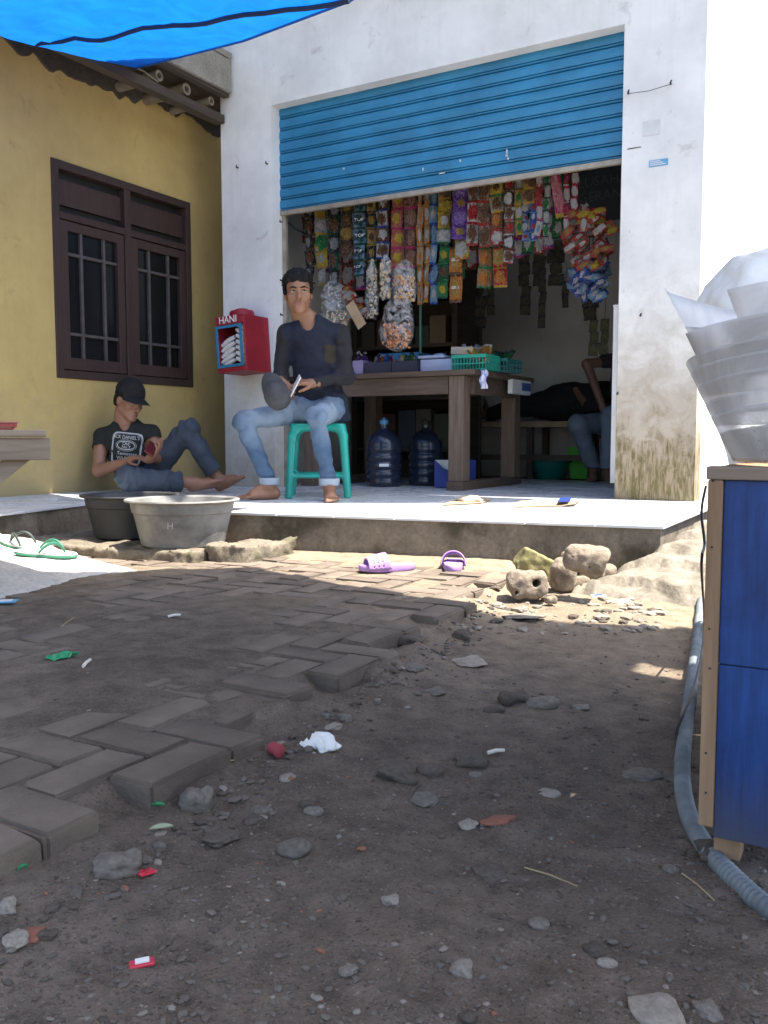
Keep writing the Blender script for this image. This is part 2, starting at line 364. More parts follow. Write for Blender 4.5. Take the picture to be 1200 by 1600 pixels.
# ------------------------------------------------------------------ raised floor, ramps
SZ = .235
OUT = [(-3.70, .8), (-3.78, 2.8), (-4.0, 3.62), (-2.95, 3.72), (-2.9, 3.46), (-.86, 3.80), (-.90, 5.30), (-.95, 8.6), (-4.86, 8.6), (-4.86, .8)]
plat = MB().prism(OUT, -.1, SZ-.012).build('raised_floor', M_step); tag(plat, kind='structure')
def clip(poly, a, b):   # keep left of a->b
    out = []; n = len(poly)
    sd = lambda p: (b[0]-a[0])*(p[1]-a[1])-(b[1]-a[1])*(p[0]-a[0])
    for i in range(n):
        p, q = poly[i], poly[(i+1) % n]; sp, sq = sd(p), sd(q)
        if sp >= 0: out.append(p)
        if sp*sq < 0:
            t = sp/(sp-sq); out.append((p[0]+(q[0]-p[0])*t, p[1]+(q[1]-p[1])*t))
    return out
def tiles(x0, x1, y0, y1, edges, n=.3):
    y = y0
    while y < y1-.01:
        x = x0
        while x < x1-.01:
            g = .0018
            p = [(x+g, y+g), (min(x+n, x1)-g, y+g), (min(x+n, x1)-g, min(y+n, y1)-g), (x+g, min(y+n, y1)-g)]
            for a, b in edges:
                if len(p) >= 3: p = clip(p, a, b)
            if len(p) >= 3:
                ar = abs(sum(p[i][0]*p[(i+1) % len(p)][1]-p[(i+1) % len(p)][0]*p[i][1] for i in range(len(p))))/2
                if ar > .004:
                    q = rnd.gauss(0, .0006)
                    MB().prism(p, SZ-.012, SZ+q).build('floor_tile', M_tile, plat, bevel=.0015, seg=1)
            x += n
        y += n
e_front = ((-2.9, 3.445), (-.86, 3.785)); e_right = ((-.845, 3.8), (-.935, 8.6))
tiles(-2.92, -.8, 3.4, 7.6, [e_front, e_right])
tiles(-4.42, -2.92, 3.7, 7.6, [((-4.0, 3.605), (-2.92, 3.708))])
tiles(-4.86, -3.6, .9, 3.6, [((-3.685, .8), (-3.765, 2.8)), ((-3.765, 2.8), (-3.985, 3.62))])
tiles(-4.86, -4.42, 3.6, 6.2, [])
# mound-like ramp of pale concrete up to the veranda
def heightfield(name, m, fn, x0, x1, y0, y1, nx, ny, label=None):
    P = []
    for i in range(nx+1):
        row = []
        for j in range(ny+1):
            x = x0+(x1-x0)*i/nx; y = y0+(y1-y0)*j/ny; row.append((x, y, fn(x, y)))
        P.append(row)
    mb = MB().grid(P); mb.f = [q[::-1] for q in mb.f]
    return mb.build(name, m, smooth=True, angle=180)
def ramp_l(x, y):
    t = min(max((-2.72+.05*math.sin(y*7)-x)/1.0, 0), 1); far = min(max((2.80-.10*t+.03*math.sin(x*9)-y)/.16, 0), 1); far = far*far*(3-2*far)
    z = .05+.17*(t**.75)
    return (z+.006*float(fbm(x*6, y*6, 2.)))*far-.03*(1-far)-(.03 if t <= 0 else 0)
tag(heightfield('concrete_ramp', M_ramp, ramp_l, -3.80, -2.62, .9, 2.86, 60, 90), kind='structure')
def ramp_r(x, y):
    # worn earthen-concrete ramp at the right end of the doorstep
    sl = min(max((4.0-y)/.70, 0), 1); side = min(max((x+1.22-.32*(1-sl))/.20, 0), 1); side = side*side*(3-2*side)
    z = .215*(1-sl**1.25)+.018*float(fbm(x*6, y*6, 4.))+.010*float(fbm(x*22, y*22, 1., 3))
    z = .45*z+.55*(math.floor(z/.05+.5+.8*float(fbm(x*5, y*5, 9., 2)))*.05)
    toe = min(max((y-3.24-.06*float(fbm(x*4, 1.3, 0)))/.07, 0), 1)
    return (z+.02)*side*toe-.04*(1-side*toe)
tag(heightfield('earth_ramp', M_rampr, ramp_r, -1.30, .3, 3.12, 5.6, 120, 170), kind='structure')
# ------------------------------------------------------------------ shop building
shop = empty('shop_building', (-2.75, 5.36, SZ), 'white plastered shop building with wide opening under a half-raised blue shutter', 'building')
FX = [-4.5, -4.03, -1.49, -1.03]; FZ = [.0, 2.985, 4.62]; FY0, FY1 = 5.36, 5.51
mb = MB()
def quad(mb, a, b, c, d): mb.add([a, b, c, d], [(0, 1, 2, 3)])
for y, fl in ((FY0, False), (FY1, True)):
    for i in range(3):
        for k in range(2):
            if i == 1 and k == 0: continue
            q = [(FX[i], y, FZ[k]), (FX[i+1], y, FZ[k]), (FX[i+1], y, FZ[k+1]), (FX[i], y, FZ[k+1])]
            mb.add(q, [(0, 1, 2, 3) if not fl else (3, 2, 1, 0)])
quad(mb, (FX[1], FY0, FZ[0]), (FX[1], FY1, FZ[0]), (FX[1], FY1, FZ[1]), (FX[1], FY0, FZ[1]))
quad(mb, (FX[2], FY1, FZ[0]), (FX[2], FY0, FZ[0]), (FX[2], FY0, FZ[1]), (FX[2], FY1, FZ[1]))
quad(mb, (FX[1], FY1, FZ[1]), (FX[2], FY1, FZ[1]), (FX[2], FY0, FZ[1]), (FX[1], FY0, FZ[1]))
quad(mb, (FX[0], FY1, FZ[0]), (FX[0], FY0, FZ[0]), (FX[0], FY0, FZ[2]), (FX[0], FY1, FZ[2]))
quad(mb, (FX[3], FY0, FZ[0]), (FX[3], FY1, FZ[0]), (FX[3], FY1, FZ[2]), (FX[3], FY0, FZ[2]))
quad(mb, (FX[0], FY0, FZ[2]), (FX[3], FY0, FZ[2]), (FX[3], FY1, FZ[2]), (FX[0], FY1, FZ[2]))
mb.build('front_wall', M_white, shop)
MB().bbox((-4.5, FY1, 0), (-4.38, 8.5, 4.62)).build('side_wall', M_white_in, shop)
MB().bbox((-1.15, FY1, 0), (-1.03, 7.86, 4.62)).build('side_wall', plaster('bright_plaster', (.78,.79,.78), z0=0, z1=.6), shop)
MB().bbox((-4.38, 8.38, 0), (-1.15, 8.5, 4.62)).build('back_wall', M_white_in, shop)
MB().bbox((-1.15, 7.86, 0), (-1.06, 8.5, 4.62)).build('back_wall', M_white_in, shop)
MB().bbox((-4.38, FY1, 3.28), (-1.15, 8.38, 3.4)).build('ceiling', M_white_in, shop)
MB().prism([(-5.0, 4.22), (-1.5, 4.22), (-.3, 4.95), (-.3, 5.355), (-5.0, 5.355)], 4.05, 4.13).build('eave', M_asb, shop)  # unseen eave added above, outline slanted to set the doorstep's shadow edge
# roller shutter: convex slats with double grooves
shut = MB().box(((FX[1]+FX[2])/2, 5.47, 3.1), (2.50, .02, .2)).build('roller_shutter', M_shutter, shop)
SY = 5.462
prof = [(.012, 0), (0, .002), (-.006, .006), (-.006, .012), (.004, .0135), (.010, .0155), (.004, .0175), (-.006, .019), (-.009, .030), (-.0105, .047), (-.009, .066), (-.006, .0755), (.002, .078), (.012, .0805)]
zb = 2.262; nsl = 9
for k in range(nsl):
    z0 = zb+k*.0815
    mb = MB(); nx = 12; P = []
    for i in range(nx+1):
        x = FX[1]-.012+(FX[2]-FX[1]+.024)*i/nx
        P.append([(x, SY+py+.0012*math.sin(i*1.7+k), z0+pz) for py, pz in prof])
    mb.grid(P); mb.f = [q for q in mb.f]
    mb.build('slat', M_shutter, shut, smooth=True, angle=50)
MB().bbox((FX[1]+.004, SY-.016, zb-.034), (FX[2]-.004, SY+.016, zb-.001)).build('bottom_rail', M_steel, shut, bevel=.004)
M_scr = mat('bare_scratch', (.6,.62,.62), None, 30, .7)
for u_, v_, w_, h_ in ((791, 233, 2, 9), (790, 240, 3, 5), (718, 249, 2, 4), (686, 269, 9, 3), (536, 262, 2, 3), (793, 246, 2, 4), (660, 262, 2, 5)):
    a_, c_ = PY(u_, v_+h_, SY-.013), PY(u_+w_, v_, SY-.013); MB().bbox((a_.x, SY-.0135, a_.z), (c_.x, SY-.0095, c_.z)).build('paint_scratch', M_scr, shut)
for x in (FX[1]+.002, FX[2]-.034): MB().bbox((x, SY+.012, SZ), (x+.032, SY+.04, 2.98)).build('guide_rail', M_steel, shop)
# ------------------------------------------------------------------ yellow house
house = empty('yellow_house', (-4.87, 4.0, SZ), 'yellow plastered house wall with low eave and dark brown window', 'house')
HX = -4.87; wy0, wy1, wz0, wz1 = 4.10, 5.415, 1.0, 2.42
mb = MB(); Ys = [-1.0, wy0, wy1, 8.0]; Zs = [0, wz0, wz1, 3.12]
for i in range(3):
    for k in range(3):
        if i == 1 and k == 1: continue
        quad(mb, (HX, Ys[i], Zs[k]), (HX, Ys[i+1], Zs[k]), (HX, Ys[i+1], Zs[k+1]), (HX, Ys[i], Zs[k+1]))
for a, b, c, d in (((wy0, wz0), (wy1, wz0), 0, 0), ((wy1, wz0), (wy1, wz1), 0, 0), ((wy1, wz1), (wy0, wz1), 0, 0), ((wy0, wz1), (wy0, wz0), 0, 0)):
    quad(mb, (HX-.14, a[0], a[1]), (HX-.14, b[0], b[1]), (HX, b[0], b[1]), (HX, a[0], a[1]))
mb.build('wall', M_yellow, house)
MB().bbox((HX-.16, Ys[0], 0), (HX-.145, Ys[3], 3.1)).build('inner_lining', M_black, house)
# window: outer frame, two transom panels, two sashes with muntins and panes
mb = MB(); fw = .055; x0, x1 = HX-.07, HX+.012
mb.bbox((x0, wy0, wz0), (x1, wy0+fw, wz1)); mb.bbox((x0, wy1-fw, wz0), (x1, wy1, wz1))
ym = (wy0+wy1)/2
mb.bbox((x0, wy0+fw, wz0), (x1, wy1-fw, wz0+fw)); mb.bbox((x0, wy0+fw, wz1-fw), (x1, wy1-fw, wz1))
mb.bbox((x0, ym-.03, wz0+fw), (x1, ym+.03, wz1-fw)); tz = wz0+1.045
mb.bbox((x0, wy0+fw, tz), (x1, ym-.03, tz+.045)); mb.bbox((x0, ym+.03, tz), (x1, wy1-fw, tz+.045))
win = mb.build('window_frame', M_brownwood, house, bevel=.004)
for a, b in ((wy0+fw, ym-.03), (ym+.03, wy1-fw)):
    MB().bbox((HX-.055, a, tz+.10), (HX-.03, b, wz1-fw-.055)).build('transom_panel', M_brownwood, win)
    MB().bbox((HX-.065, a, wz1-fw-.055), (HX-.06, b, wz1-fw)).build('vent_gap', M_black, win)
    MB().bbox((HX-.065, a, tz+.045), (HX-.06, b, tz+.10)).build('vent_gap', M_black, win)
    s0, s1, q0, q1 = a+.006, b-.006, wz0+fw+.006, tz-.006; st = .062; mb = MB(); xa, xb = HX-.035, HX+.004
    mb.bbox((xa, s0, q0), (xb, s0+st, q1)); mb.bbox((xa, s1-st, q0), (xb, s1, q1)); mb.bbox((xa, s0+st, q0), (xb, s1-st, q0+st*1.3)); mb.bbox((xa, s0+st, q1-st), (xb, s1-st, q1))
    mb.build('sash', M_brownwood, win, bevel=.003)
    gy0, gy1, gz0, gz1 = s0+st, s1-st, q0+st*1.3, q1-st; w = gy1-gy0; h = gz1-gz0
    yb = [gy0, gy0+w*.27, gy0+w*.73, gy1]; zz = [gz0, gz0+h*.19, gz0+h*.82, gz1]
    M_mun = mat('muntin_wood', (.10,.085,.078), (.07,.058,.053), 10, .6)
    for y in yb[1:3]: MB().bbox((HX-.024, y-.010, gz0), (HX-.002, y+.010, gz1)).build('muntin', M_mun, win, bevel=.002)
    for z in zz[1:3]:
        for i in range(3):
            MB().bbox((HX-.022, yb[i]+(.010 if i else 0), z-.010), (HX-.004, yb[i+1]-(.010 if i < 2 else 0), z+.010)).build('muntin', M_mun, win, bevel=.002)
    for i in range(3):
        for k in range(3): MB().bbox((HX-.028, yb[i], zz[k]), (HX-.025, yb[i+1]-.001, zz[k+1]-.001)).build('pane', M_glass, win)
# eave
roof = MB().add([(-4.36, -1, 3.36), (-4.36, 5.33, 3.36), (-7.5, 5.33, 4.6), (-7.5, -1, 4.6), (-4.36, -1, 3.40), (-4.36, 5.33, 3.40), (-7.5, 5.33, 4.64), (-7.5, -1, 4.64)],
    [(0,3,2,1)[::-1], (4,5,6,7), (0,1,5,4), (1,2,6,5), (2,3,7,6), (3,0,4,7)]).build('roof', M_asb, house)
MB().bbox((-4.40, -1, 3.125), (-4.37, 5.335, 3.355)).build('fascia_board', M_asb, roof, bevel=.004)
MB().bbox((-4.449, -1, 3.10), (-4.4005, 5.34, 3.155)).build('batten', M_darkwood, roof)
MB().bbox((-4.95, -1, 3.125), (-4.45, 5.8, 3.15)).build('soffit', M_darkwood, roof)
MB().bbox((-4.53, -1, 2.925), (-4.45, 5.345, 2.985)).build('wall_plate', M_darkwood, roof)
for k, y in enumerate([4.70, 4.97, 5.23]):
    r = .037+.006*math.sin(k*2.3)
    MB().lathe([(r*.55, 0), (r*.55, .455), (r, .455), (r, 0)], M=Matrix.Translation((-4.93, y, 3.055)) @ Matrix.Rotation(rad(90), 4, 'Y'), seg=12, cap0=True, cap1=False).build('bamboo_rafter', M_bamboo, roof, smooth=True)
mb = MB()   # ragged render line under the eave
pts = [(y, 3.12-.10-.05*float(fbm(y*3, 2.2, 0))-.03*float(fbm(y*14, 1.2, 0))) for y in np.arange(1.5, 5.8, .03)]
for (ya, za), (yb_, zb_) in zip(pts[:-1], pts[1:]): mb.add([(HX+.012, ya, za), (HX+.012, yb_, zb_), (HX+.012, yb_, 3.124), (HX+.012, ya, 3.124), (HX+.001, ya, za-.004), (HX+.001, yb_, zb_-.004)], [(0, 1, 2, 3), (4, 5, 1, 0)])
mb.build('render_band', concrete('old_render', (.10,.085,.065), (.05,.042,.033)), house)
# ------------------------------------------------------------------ tarpaulins
def tarp_mat(name, col, tr):
    m, N, L, B = _m(name); N.remove(B); out = N['Material Output']
    d = N.new('ShaderNodeBsdfDiffuse'); t = N.new('ShaderNodeBsdfTranslucent'); g = N.new('ShaderNodeBsdfGlossy'); x = N.new('ShaderNodeMixShader'); x2 = N.new('ShaderNodeMixShader')
    co = N.new('ShaderNodeNewGeometry').outputs['Position']; n = noise_node(N, L, co, 5, 5, .6, .8)
    c = ramp(N, L, n.outputs[0], [(.35, tuple(q*.75 for q in col)), (.65, col)]).outputs[0]
    L.new(c, d.inputs[0]); L.new(c, t.inputs[0]); g.inputs['Roughness'].default_value = .35; g.inputs[0].default_value = (.8, .85, .9, 1)
    x.inputs[0].default_value = tr; L.new(d.outputs[0], x.inputs[1]); L.new(t.outputs[0], x.inputs[2])
    x2.inputs[0].default_value = .04; L.new(x.outputs[0], x2.inputs[1]); L.new(g.outputs[0], x2.inputs[2]); L.new(x2.outputs[0], out.inputs[0])
    b = N.new('ShaderNodeBump'); b.inputs['Strength'].default_value = .4; b.inputs['Distance'].default_value = .02; L.new(n.outputs[0], b.inputs['Height'])
    for q in (d, t, g): L.new(b.outputs[0], q.inputs['Normal'])
    return m
M_tarp = tarp_mat('blue_tarp', (.006,.135,.58), .5)
def polyline(pts, n):
    pts = [Vector(p) for p in pts]; ls = [0]
    for a, b in zip(pts[:-1], pts[1:]): ls.append(ls[-1]+(b-a).length)
    out = []
    for i in range(n+1):
        s = ls[-1]*i/n
        for k in range(len(pts)-1):
            if s <= ls[k+1]+1e-9:
                t = (s-ls[k])/(ls[k+1]-ls[k]); out.append(pts[k].lerp(pts[k+1], t)); break
    return out
A = PX(212, 106, -4.45); B1 = PY(380, 63, 3.78); B2 = PY(545, 1, 3.5); C1 = PY(556, -6, 3.47)
Dl = PX(0, 46, -4.45); back = polyline([A, B1, B2, C1], 40); near = polyline([(-4.46, 2.2, 2.66), (-3.2, 2.70, 2.61), (-2.55, 3.05, 2.60), (-2.19, 3.40, 2.60)], 40)
P = []
for i in range(41):
    row = []
    for j in range(25):
        t = j/24; p = back[i].lerp(near[i], t)
        if i < 6:
            m_ = PX(100, 78, -4.46); l = [A, m_, Dl, Vector((-4.46, 2.2, 2.66))]
            lp = polyline(l, 24)[j]; p = lp.lerp(p, i/6)
        w = math.sin(math.pi*min(max(t, 0), 1))
        q_ = p-A; p = p+Vector((0, 0, (-.035+.012*float(fbm(p.x*4, p.y*4, 1.))+.013*math.sin(22*math.atan2(q_.y, q_.x)+3*float(fbm(p.x*2, p.y*2, 4.))))*w)); row.append(p)
    P.append(row)
tarp = empty('blue_tarpaulin', A, 'bright blue translucent tarpaulin stretched under the eave, with dark seam', 'tarpaulin')
mb = MB().grid(P); mb.build('sheet', M_tarp, tarp, smooth=True, angle=180)
mb = MB().grid([[Vector(P[0][j]), Vector((-4.415, P[0][j].y, 3.098))] for j in range(25)]); mb.build('sun_block_flap', M_tarp, tarp)  # hidden flap added to stop sun leaking onto the yellow wall
sm = [PX(40, 62, -4.08)]; 
mb = MB().tube([Vector(P[i][9])+Vector((0, 0, -.012)) for i in range(2, 41, 2)], .011, 6); mb.build('seam_rope', mat('dark_blue_cord', (.01,.025,.07)), tarp, smooth=True)
MB().tube([A+Vector((0, 0, 0)), A+Vector((-.05, .12, .03)), Vector((-4.44, A.y+.2, 2.99))], .006, 5).build('tie_cord', M_bamboo, tarp)
MB().tube([Vector(back[i])+Vector((0, 0, -.004)) for i in range(41)], .007, 5).build('hem', mat('tarp_hem', (.01,.10,.36)), tarp, smooth=True)
# unseen cloth added overhead, its outline shaped to shade the foreground
cz = 2.62
cpts = [(2.4, 3.05), (.62, 3.02), (-.22, 2.82), (-.75, 2.95), (-1.28, 3.14), (-1.62, 2.86), (-1.82, 2.45), (-2.3, 2.34), (-3.0, 2.25), (-3.0, .1), (2.4, .1)]
M_canvas = tarp_mat('canvas', (.42,.44,.44), .15)
can = MB().prism(cpts, cz, cz+.012).build('unseen_canopy', M_canvas); tag(can, kind='structure')
def sun_gap(name, poly):     # gaps cut to drop sun on the paper sheaf and one ground spot
    c = MB().prism(poly, cz-.1, cz+.1).build(name, M_canvas); md = can.modifiers.new('sun_gap', 'BOOLEAN'); md.object = c; md.operation = 'DIFFERENCE'; md.solver = 'EXACT'
    dg = bpy.context.evaluated_depsgraph_get(); dg.update(); me = bpy.data.meshes.new_from_object(can.evaluated_get(dg)); can.modifiers.clear(); can.data = me; bpy.data.objects.remove(c, do_unlink=True)
sun_gap('sun_gap', [(.64, 1.30), (1.3, 1.30), (1.3, 2.30), (.76, 2.30), (.76, 1.76), (.64, 1.76)])
sp_ = PZ(1042, 1040, .005); k_ = cz/SUNV.z
sun_gap('sun_gap', [(sp_.x+SUNV.x*k_+.085*math.cos(a*.785)*(1.25 if a % 2 else .85), sp_.y+SUNV.y*k_+.05*math.sin(a*.785)) for a in range(8)])
# ------------------------------------------------------------------ implicit-surface modelling (smooth unions -> one continuous skin)
class SDF:
    def __init__(s, lo, hi, h):
        s.lo = np.array(lo, float); s.h = h; s.n = np.ceil((np.array(hi)-s.lo)/h).astype(int)+1
        s.g = np.full(s.n, .2, np.float32)
    def _win(s, a, b):
        i0 = np.clip(np.floor((a-s.lo)/s.h).astype(int), 0, s.n-1); i1 = np.clip(np.ceil((b-s.lo)/s.h).astype(int)+1, 1, s.n)
        ax = [s.lo[k]+s.h*np.arange(i0[k], i1[k]) for k in range(3)]
        return (slice(i0[0], i1[0]), slice(i0[1], i1[1]), slice(i0[2], i1[2])), np.meshgrid(*ax, indexing='ij', sparse=True)
    def _put(s, sl, d, k, op):
        a = s.g[sl]; d = d.astype(np.float32)
        if op == 'add':
            hh = np.clip(.5+.5*(a-d)/k, 0, 1); s.g[sl] = a*(1-hh)+d*hh-k*hh*(1-hh)
        else:
            d = -d; hh = np.clip(.5+.5*(d-a)/k, 0, 1); s.g[sl] = a*(1-hh)+d*hh+k*hh*(1-hh)
    def cone(s, p, q, r0, r1, k=.02, op='add', flat=None):
        p, q = np.array(p, float), np.array(q, float); m = max(r0, r1)+k+.03
        sl, (X, Y, Z) = s._win(np.minimum(p, q)-m, np.maximum(p, q)+m); d = q-p; L2 = max(d@d, 1e-9)
        t = np.clip(((X-p[0])*d[0]+(Y-p[1])*d[1]+(Z-p[2])*d[2])/L2, 0, 1)
        ex, ey, ez = X-p[0]-t*d[0], Y-p[1]-t*d[1], Z-p[2]-t*d[2]
        if flat is not None:   # (axis, factor): widen across / thin along an axis
            ax = np.array(flat[0], float); ax /= np.linalg.norm(ax); w = ex*ax[0]+ey*ax[1]+ez*ax[2]; f = flat[1]
            rr = np.sqrt(np.maximum(ex*ex+ey*ey+ez*ez-w*w+(w*f)**2, 1e-12))
            dist = (rr-(r0+(r1-r0)*t))/max(1., f*.8)
        else: dist = np.sqrt(ex*ex+ey*ey+ez*ez)-(r0+(r1-r0)*t)
        s._put(sl, dist, k, op); return s
    def ell(s, c, r, R=None, k=.02, op='add'):
        c = np.array(c, float); r = np.array(r, float); m = r.max()+k+.03
        sl, (X, Y, Z) = s._win(c-m, c+m); x, y, z = X-c[0], Y-c[1], Z-c[2]
        if R is not None:
            R = np.array(R); x, y, z = [R[0, i]*x+R[1, i]*y+R[2, i]*z for i in range(3)]
        q = np.sqrt((x/r[0])**2+(y/r[1])**2+(z/r[2])**2); g = np.sqrt((x/r[0]**2)**2+(y/r[1]**2)**2+(z/r[2]**2)**2)
        s._put(sl, q*(q-1)/np.maximum(g, 1e-6), k, op); return s
    def rbox(s, c, b, rd=.01, R=None, k=.01, op='add'):
        c = np.array(c, float); b = np.array(b, float); m = np.linalg.norm(b)+k+.03
        sl, (X, Y, Z) = s._win(c-m, c+m); x, y, z = X-c[0], Y-c[1], Z-c[2]
        if R is not None:
            R = np.array(R); x, y, z = [R[0, i]*x+R[1, i]*y+R[2, i]*z for i in range(3)]
        ax, ay, az = np.abs(x)-b[0]+rd, np.abs(y)-b[1]+rd, np.abs(z)-b[2]+rd
        d = np.sqrt(np.maximum(ax, 0)**2+np.maximum(ay, 0)**2+np.maximum(az, 0)**2)+np.minimum(np.maximum(np.maximum(ax, ay), az), 0)-rd
        s._put(sl, d, k, op); return s
    def noise(s, amp, freq, seed=0., o=3):
        sl, (X, Y, Z) = s._win(s.lo, s.lo+s.n*s.h); m = np.abs(s.g) < .03+amp*2
        I = np.nonzero(m); p = [s.lo[k]+s.h*I[k] for k in range(3)]
        s.g[I] += (amp*fbm(p[0]*freq+seed, p[1]*freq+seed*2, p[2]*freq, o)).astype(np.float32); return s
    def plane_cut(s, p, n, k=.004):   # removes the side n points to
        sl, (X, Y, Z) = s._win(s.lo, s.lo+s.n*s.h); n = np.array(n, float); n /= np.linalg.norm(n)
        d = (X-p[0])*n[0]+(Y-p[1])*n[1]+(Z-p[2])*n[2]; s.g = np.maximum(s.g, d.astype(np.float32)); return s
    def polygonize(s):
        g = s.g; neg = g < 0; nx, ny, nz = g.shape
        cnt = np.zeros((nx-1, ny-1, nz-1), np.uint8)
        for a in (0, 1):
            for b in (0, 1):
                for c in (0, 1): cnt += neg[a:nx-1+a, b:ny-1+b, c:nz-1+c]
        C = np.argwhere((cnt > 0) & (cnt < 8)); idx = np.full(cnt.shape, -1, np.int32); idx[tuple(C.T)] = np.arange(len(C))
        P = np.zeros((len(C), 3)); Wt = np.zeros(len(C)); i, j, k = C.T
        cs = [(a, b, c) for a in (0, 1) for b in (0, 1) for c in (0, 1)]
        for u in range(8):
            for v in range(u+1, 8):
                A, Bc = cs[u], cs[v]
                if sum(abs(A[t]-Bc[t]) for t in range(3)) != 1: continue
                ga = g[i+A[0], j+A[1], k+A[2]]; gb = g[i+Bc[0], j+Bc[1], k+Bc[2]]; cr = (ga < 0) != (gb < 0)
                t = np.where(cr, ga/np.where(np.abs(ga-gb) < 1e-9, 1, ga-gb), 0)
                for ax in range(3): P[:, ax] += cr*(A[ax]+t*(Bc[ax]-A[ax]))
                Wt += cr
        P /= np.maximum(Wt, 1)[:, None]; V = s.lo+s.h*(C+P); F = []
        for ax in range(3):
            o1, o2 = [(1, 2), (2, 0), (0, 1)][ax]
            sa = [slice(None)]*3; sb = [slice(None)]*3; sa[ax] = slice(0, -1); sb[ax] = slice(1, None)
            cr = neg[tuple(sa)] != neg[tuple(sb)]; E = np.argwhere(cr)
            ok = (E[:, o1] > 0) & (E[:, o2] > 0) & (E[:, o1] < g.shape[o1]-1) & (E[:, o2] < g.shape[o2]-1); E = E[ok]
            if not len(E): continue
            q = []
            for d1, d2 in ((-1, -1), (0, -1), (0, 0), (-1, 0)):
                e = E.copy(); e[:, o1] += d1; e[:, o2] += d2; q.append(idx[tuple(e.T)])
            q = np.stack(q, 1); fl = neg[tuple(E.T)]; q[~fl] = q[~fl][:, ::-1]; F.append(q)
        return V, np.concatenate(F)
    def build(s, name, m, parent=None, smooth_it=2, origin=None, mats=None, mfun=None):
        V, F = s.polygonize()
        if smooth_it:
            e = np.concatenate([F[:, [a, (a+1) % 4]] for a in range(4)])
            for _ in range(smooth_it):
                S = np.zeros_like(V); n = np.zeros(len(V))
                np.add.at(S, e[:, 0], V[e[:, 1]]); np.add.at(S, e[:, 1], V[e[:, 0]]); np.add.at(n, e[:, 0], 1); np.add.at(n, e[:, 1], 1)
                V = .5*V+.5*S/np.maximum(n, 1)[:, None]
        if origin is None: origin = parent_origin(parent) if parent is not None else (0, 0, 0)
        V2 = V-np.array(origin); me = bpy.data.meshes.new(name)
        me.vertices.add(len(V2)); me.vertices.foreach_set('co', V2.ravel().astype(np.float32))
        me.loops.add(F.size); me.loops.foreach_set('vertex_index', F.ravel().astype(np.int32))
        me.polygons.add(len(F)); me.polygons.foreach_set('loop_start', np.arange(0, F.size, 4, dtype=np.int32)); me.polygons.foreach_set('loop_total', np.full(len(F), 4, np.int32))
        me.update(calc_edges=True)
        for mm in (mats or [m]): me.materials.append(mm)
        if mfun is not None: me.polygons.foreach_set('material_index', mfun(V[F].mean(1)).astype(np.int32))
        me.polygons.foreach_set('use_smooth', [True]*len(F))
        o = bpy.data.objects.new(name, me); COL.objects.link(o)
        if parent is not None: o.parent = parent
        else: o.location = origin
        return o
# ------------------------------------------------------------------ object materials
def plastic(name, col, rough=.35, c2=None, sc=8): return mat(name, col, c2 or tuple(q*.88 for q in col), sc, rough, .04, 40, .002, spec=.5)
M_teal = plastic('teal_plastic', (.012,.33,.275), .3)
M_tubgrey = mat('worn_black_tub', (.27,.265,.25), (.11,.108,.105), 6, .6, .25, 50, .003, r2=.45)
M_tubdark = mat('dark_tub', (.05,.052,.055), (.03,.031,.033), 6, .5, .2, 50, .003)
M_red = mat('red_paint', (.33,.022,.035), (.25,.018,.028), 7, .45, .15, 60, .003)
M_bluep = mat('blue_frame_paint', (.03,.20,.36), (.02,.15,.28), 9, .5)
M_whitepl = plastic('white_plastic', (.75,.76,.76), .4)
M_purple = plastic('purple_foam', (.36,.22,.50), .6)
M_greenff = plastic('green_rubber', (.03,.22,.13), .6)
M_whiteff = mat('grey_white_foam', (.62,.64,.60), (.45,.48,.45), 12, .7)
M_card = mat('cardboard', (.42,.30,.19), (.32,.23,.14), 6, .85)
M_cart = None
def cart_paint():
    m, N, L, B = _m('cart_blue_paint'); co = N.new('ShaderNodeNewGeometry').outputs['Position']; mp = N.new('ShaderNodeMapping'); mp.inputs['Scale'].default_value = (120, 120, 9); L.new(co, mp.inputs[0])
    n = noise_node(N, L, mp.outputs[0], 1, 6, .65); n2 = noise_node(N, L, co, 7, 7, .7, .5); n3 = noise_node(N, L, co, 60, 5, .7)
    c = ramp(N, L, n2.outputs[0], [(.3, (.007,.030,.125)), (.7, (.013,.058,.215))]).outputs[0]; s = ramp(N, L, n.outputs[0], [(.35, .75), (.7, 1.25)]).outputs[0]; c = mixc(N, L, .9, c, s, 'MULTIPLY')
    q = ramp(N, L, n3.outputs[0], [(.70, 0.), (.76, .35)]).outputs[0]; c = mixc(N, L, q, c, (.10,.13,.20))
    sx = N.new('ShaderNodeSeparateXYZ'); L.new(co, sx.inputs[0]); ad = N.new('ShaderNodeMath'); ad.operation = 'MULTIPLY_ADD'; ad.inputs[1].default_value = -.16; L.new(n2.outputs[0], ad.inputs[0]); L.new(sx.outputs[2], ad.inputs[2]); mr = N.new('ShaderNodeMapRange'); mr.inputs[1].default_value = -.03; mr.inputs[2].default_value = .09; mr.inputs[3].default_value = .75; mr.inputs[4].default_value = 0.; L.new(ad.outputs[0], mr.inputs[0]); c = mixc(N, L, mr.outputs[0], c, (.075,.068,.062))
    L.new(c, B.inputs['Base Color']); B.inputs['Roughness'].default_value = .5; B.inputs['Specular IOR Level'].default_value = .4; bumpn(N, L, B, n.outputs[0], .35, .003); return m
M_cart = cart_paint()
M_paper = tarp_mat('white_paper', (.90,.92,.95), .5)
M_stone = mat('river_stone', (.185,.162,.135), (.11,.096,.08), 5, .8, .35, 60, .004, var=.25)
M_stonep = mat('pale_stone', (.30,.265,.22), (.20,.175,.145), 6, .85, .35, 60, .004, var=.15)
M_stoneb = mat('brown_stone', (.13,.107,.086), (.08,.066,.053), 6, .88, .5, 60, .005, var=.2)
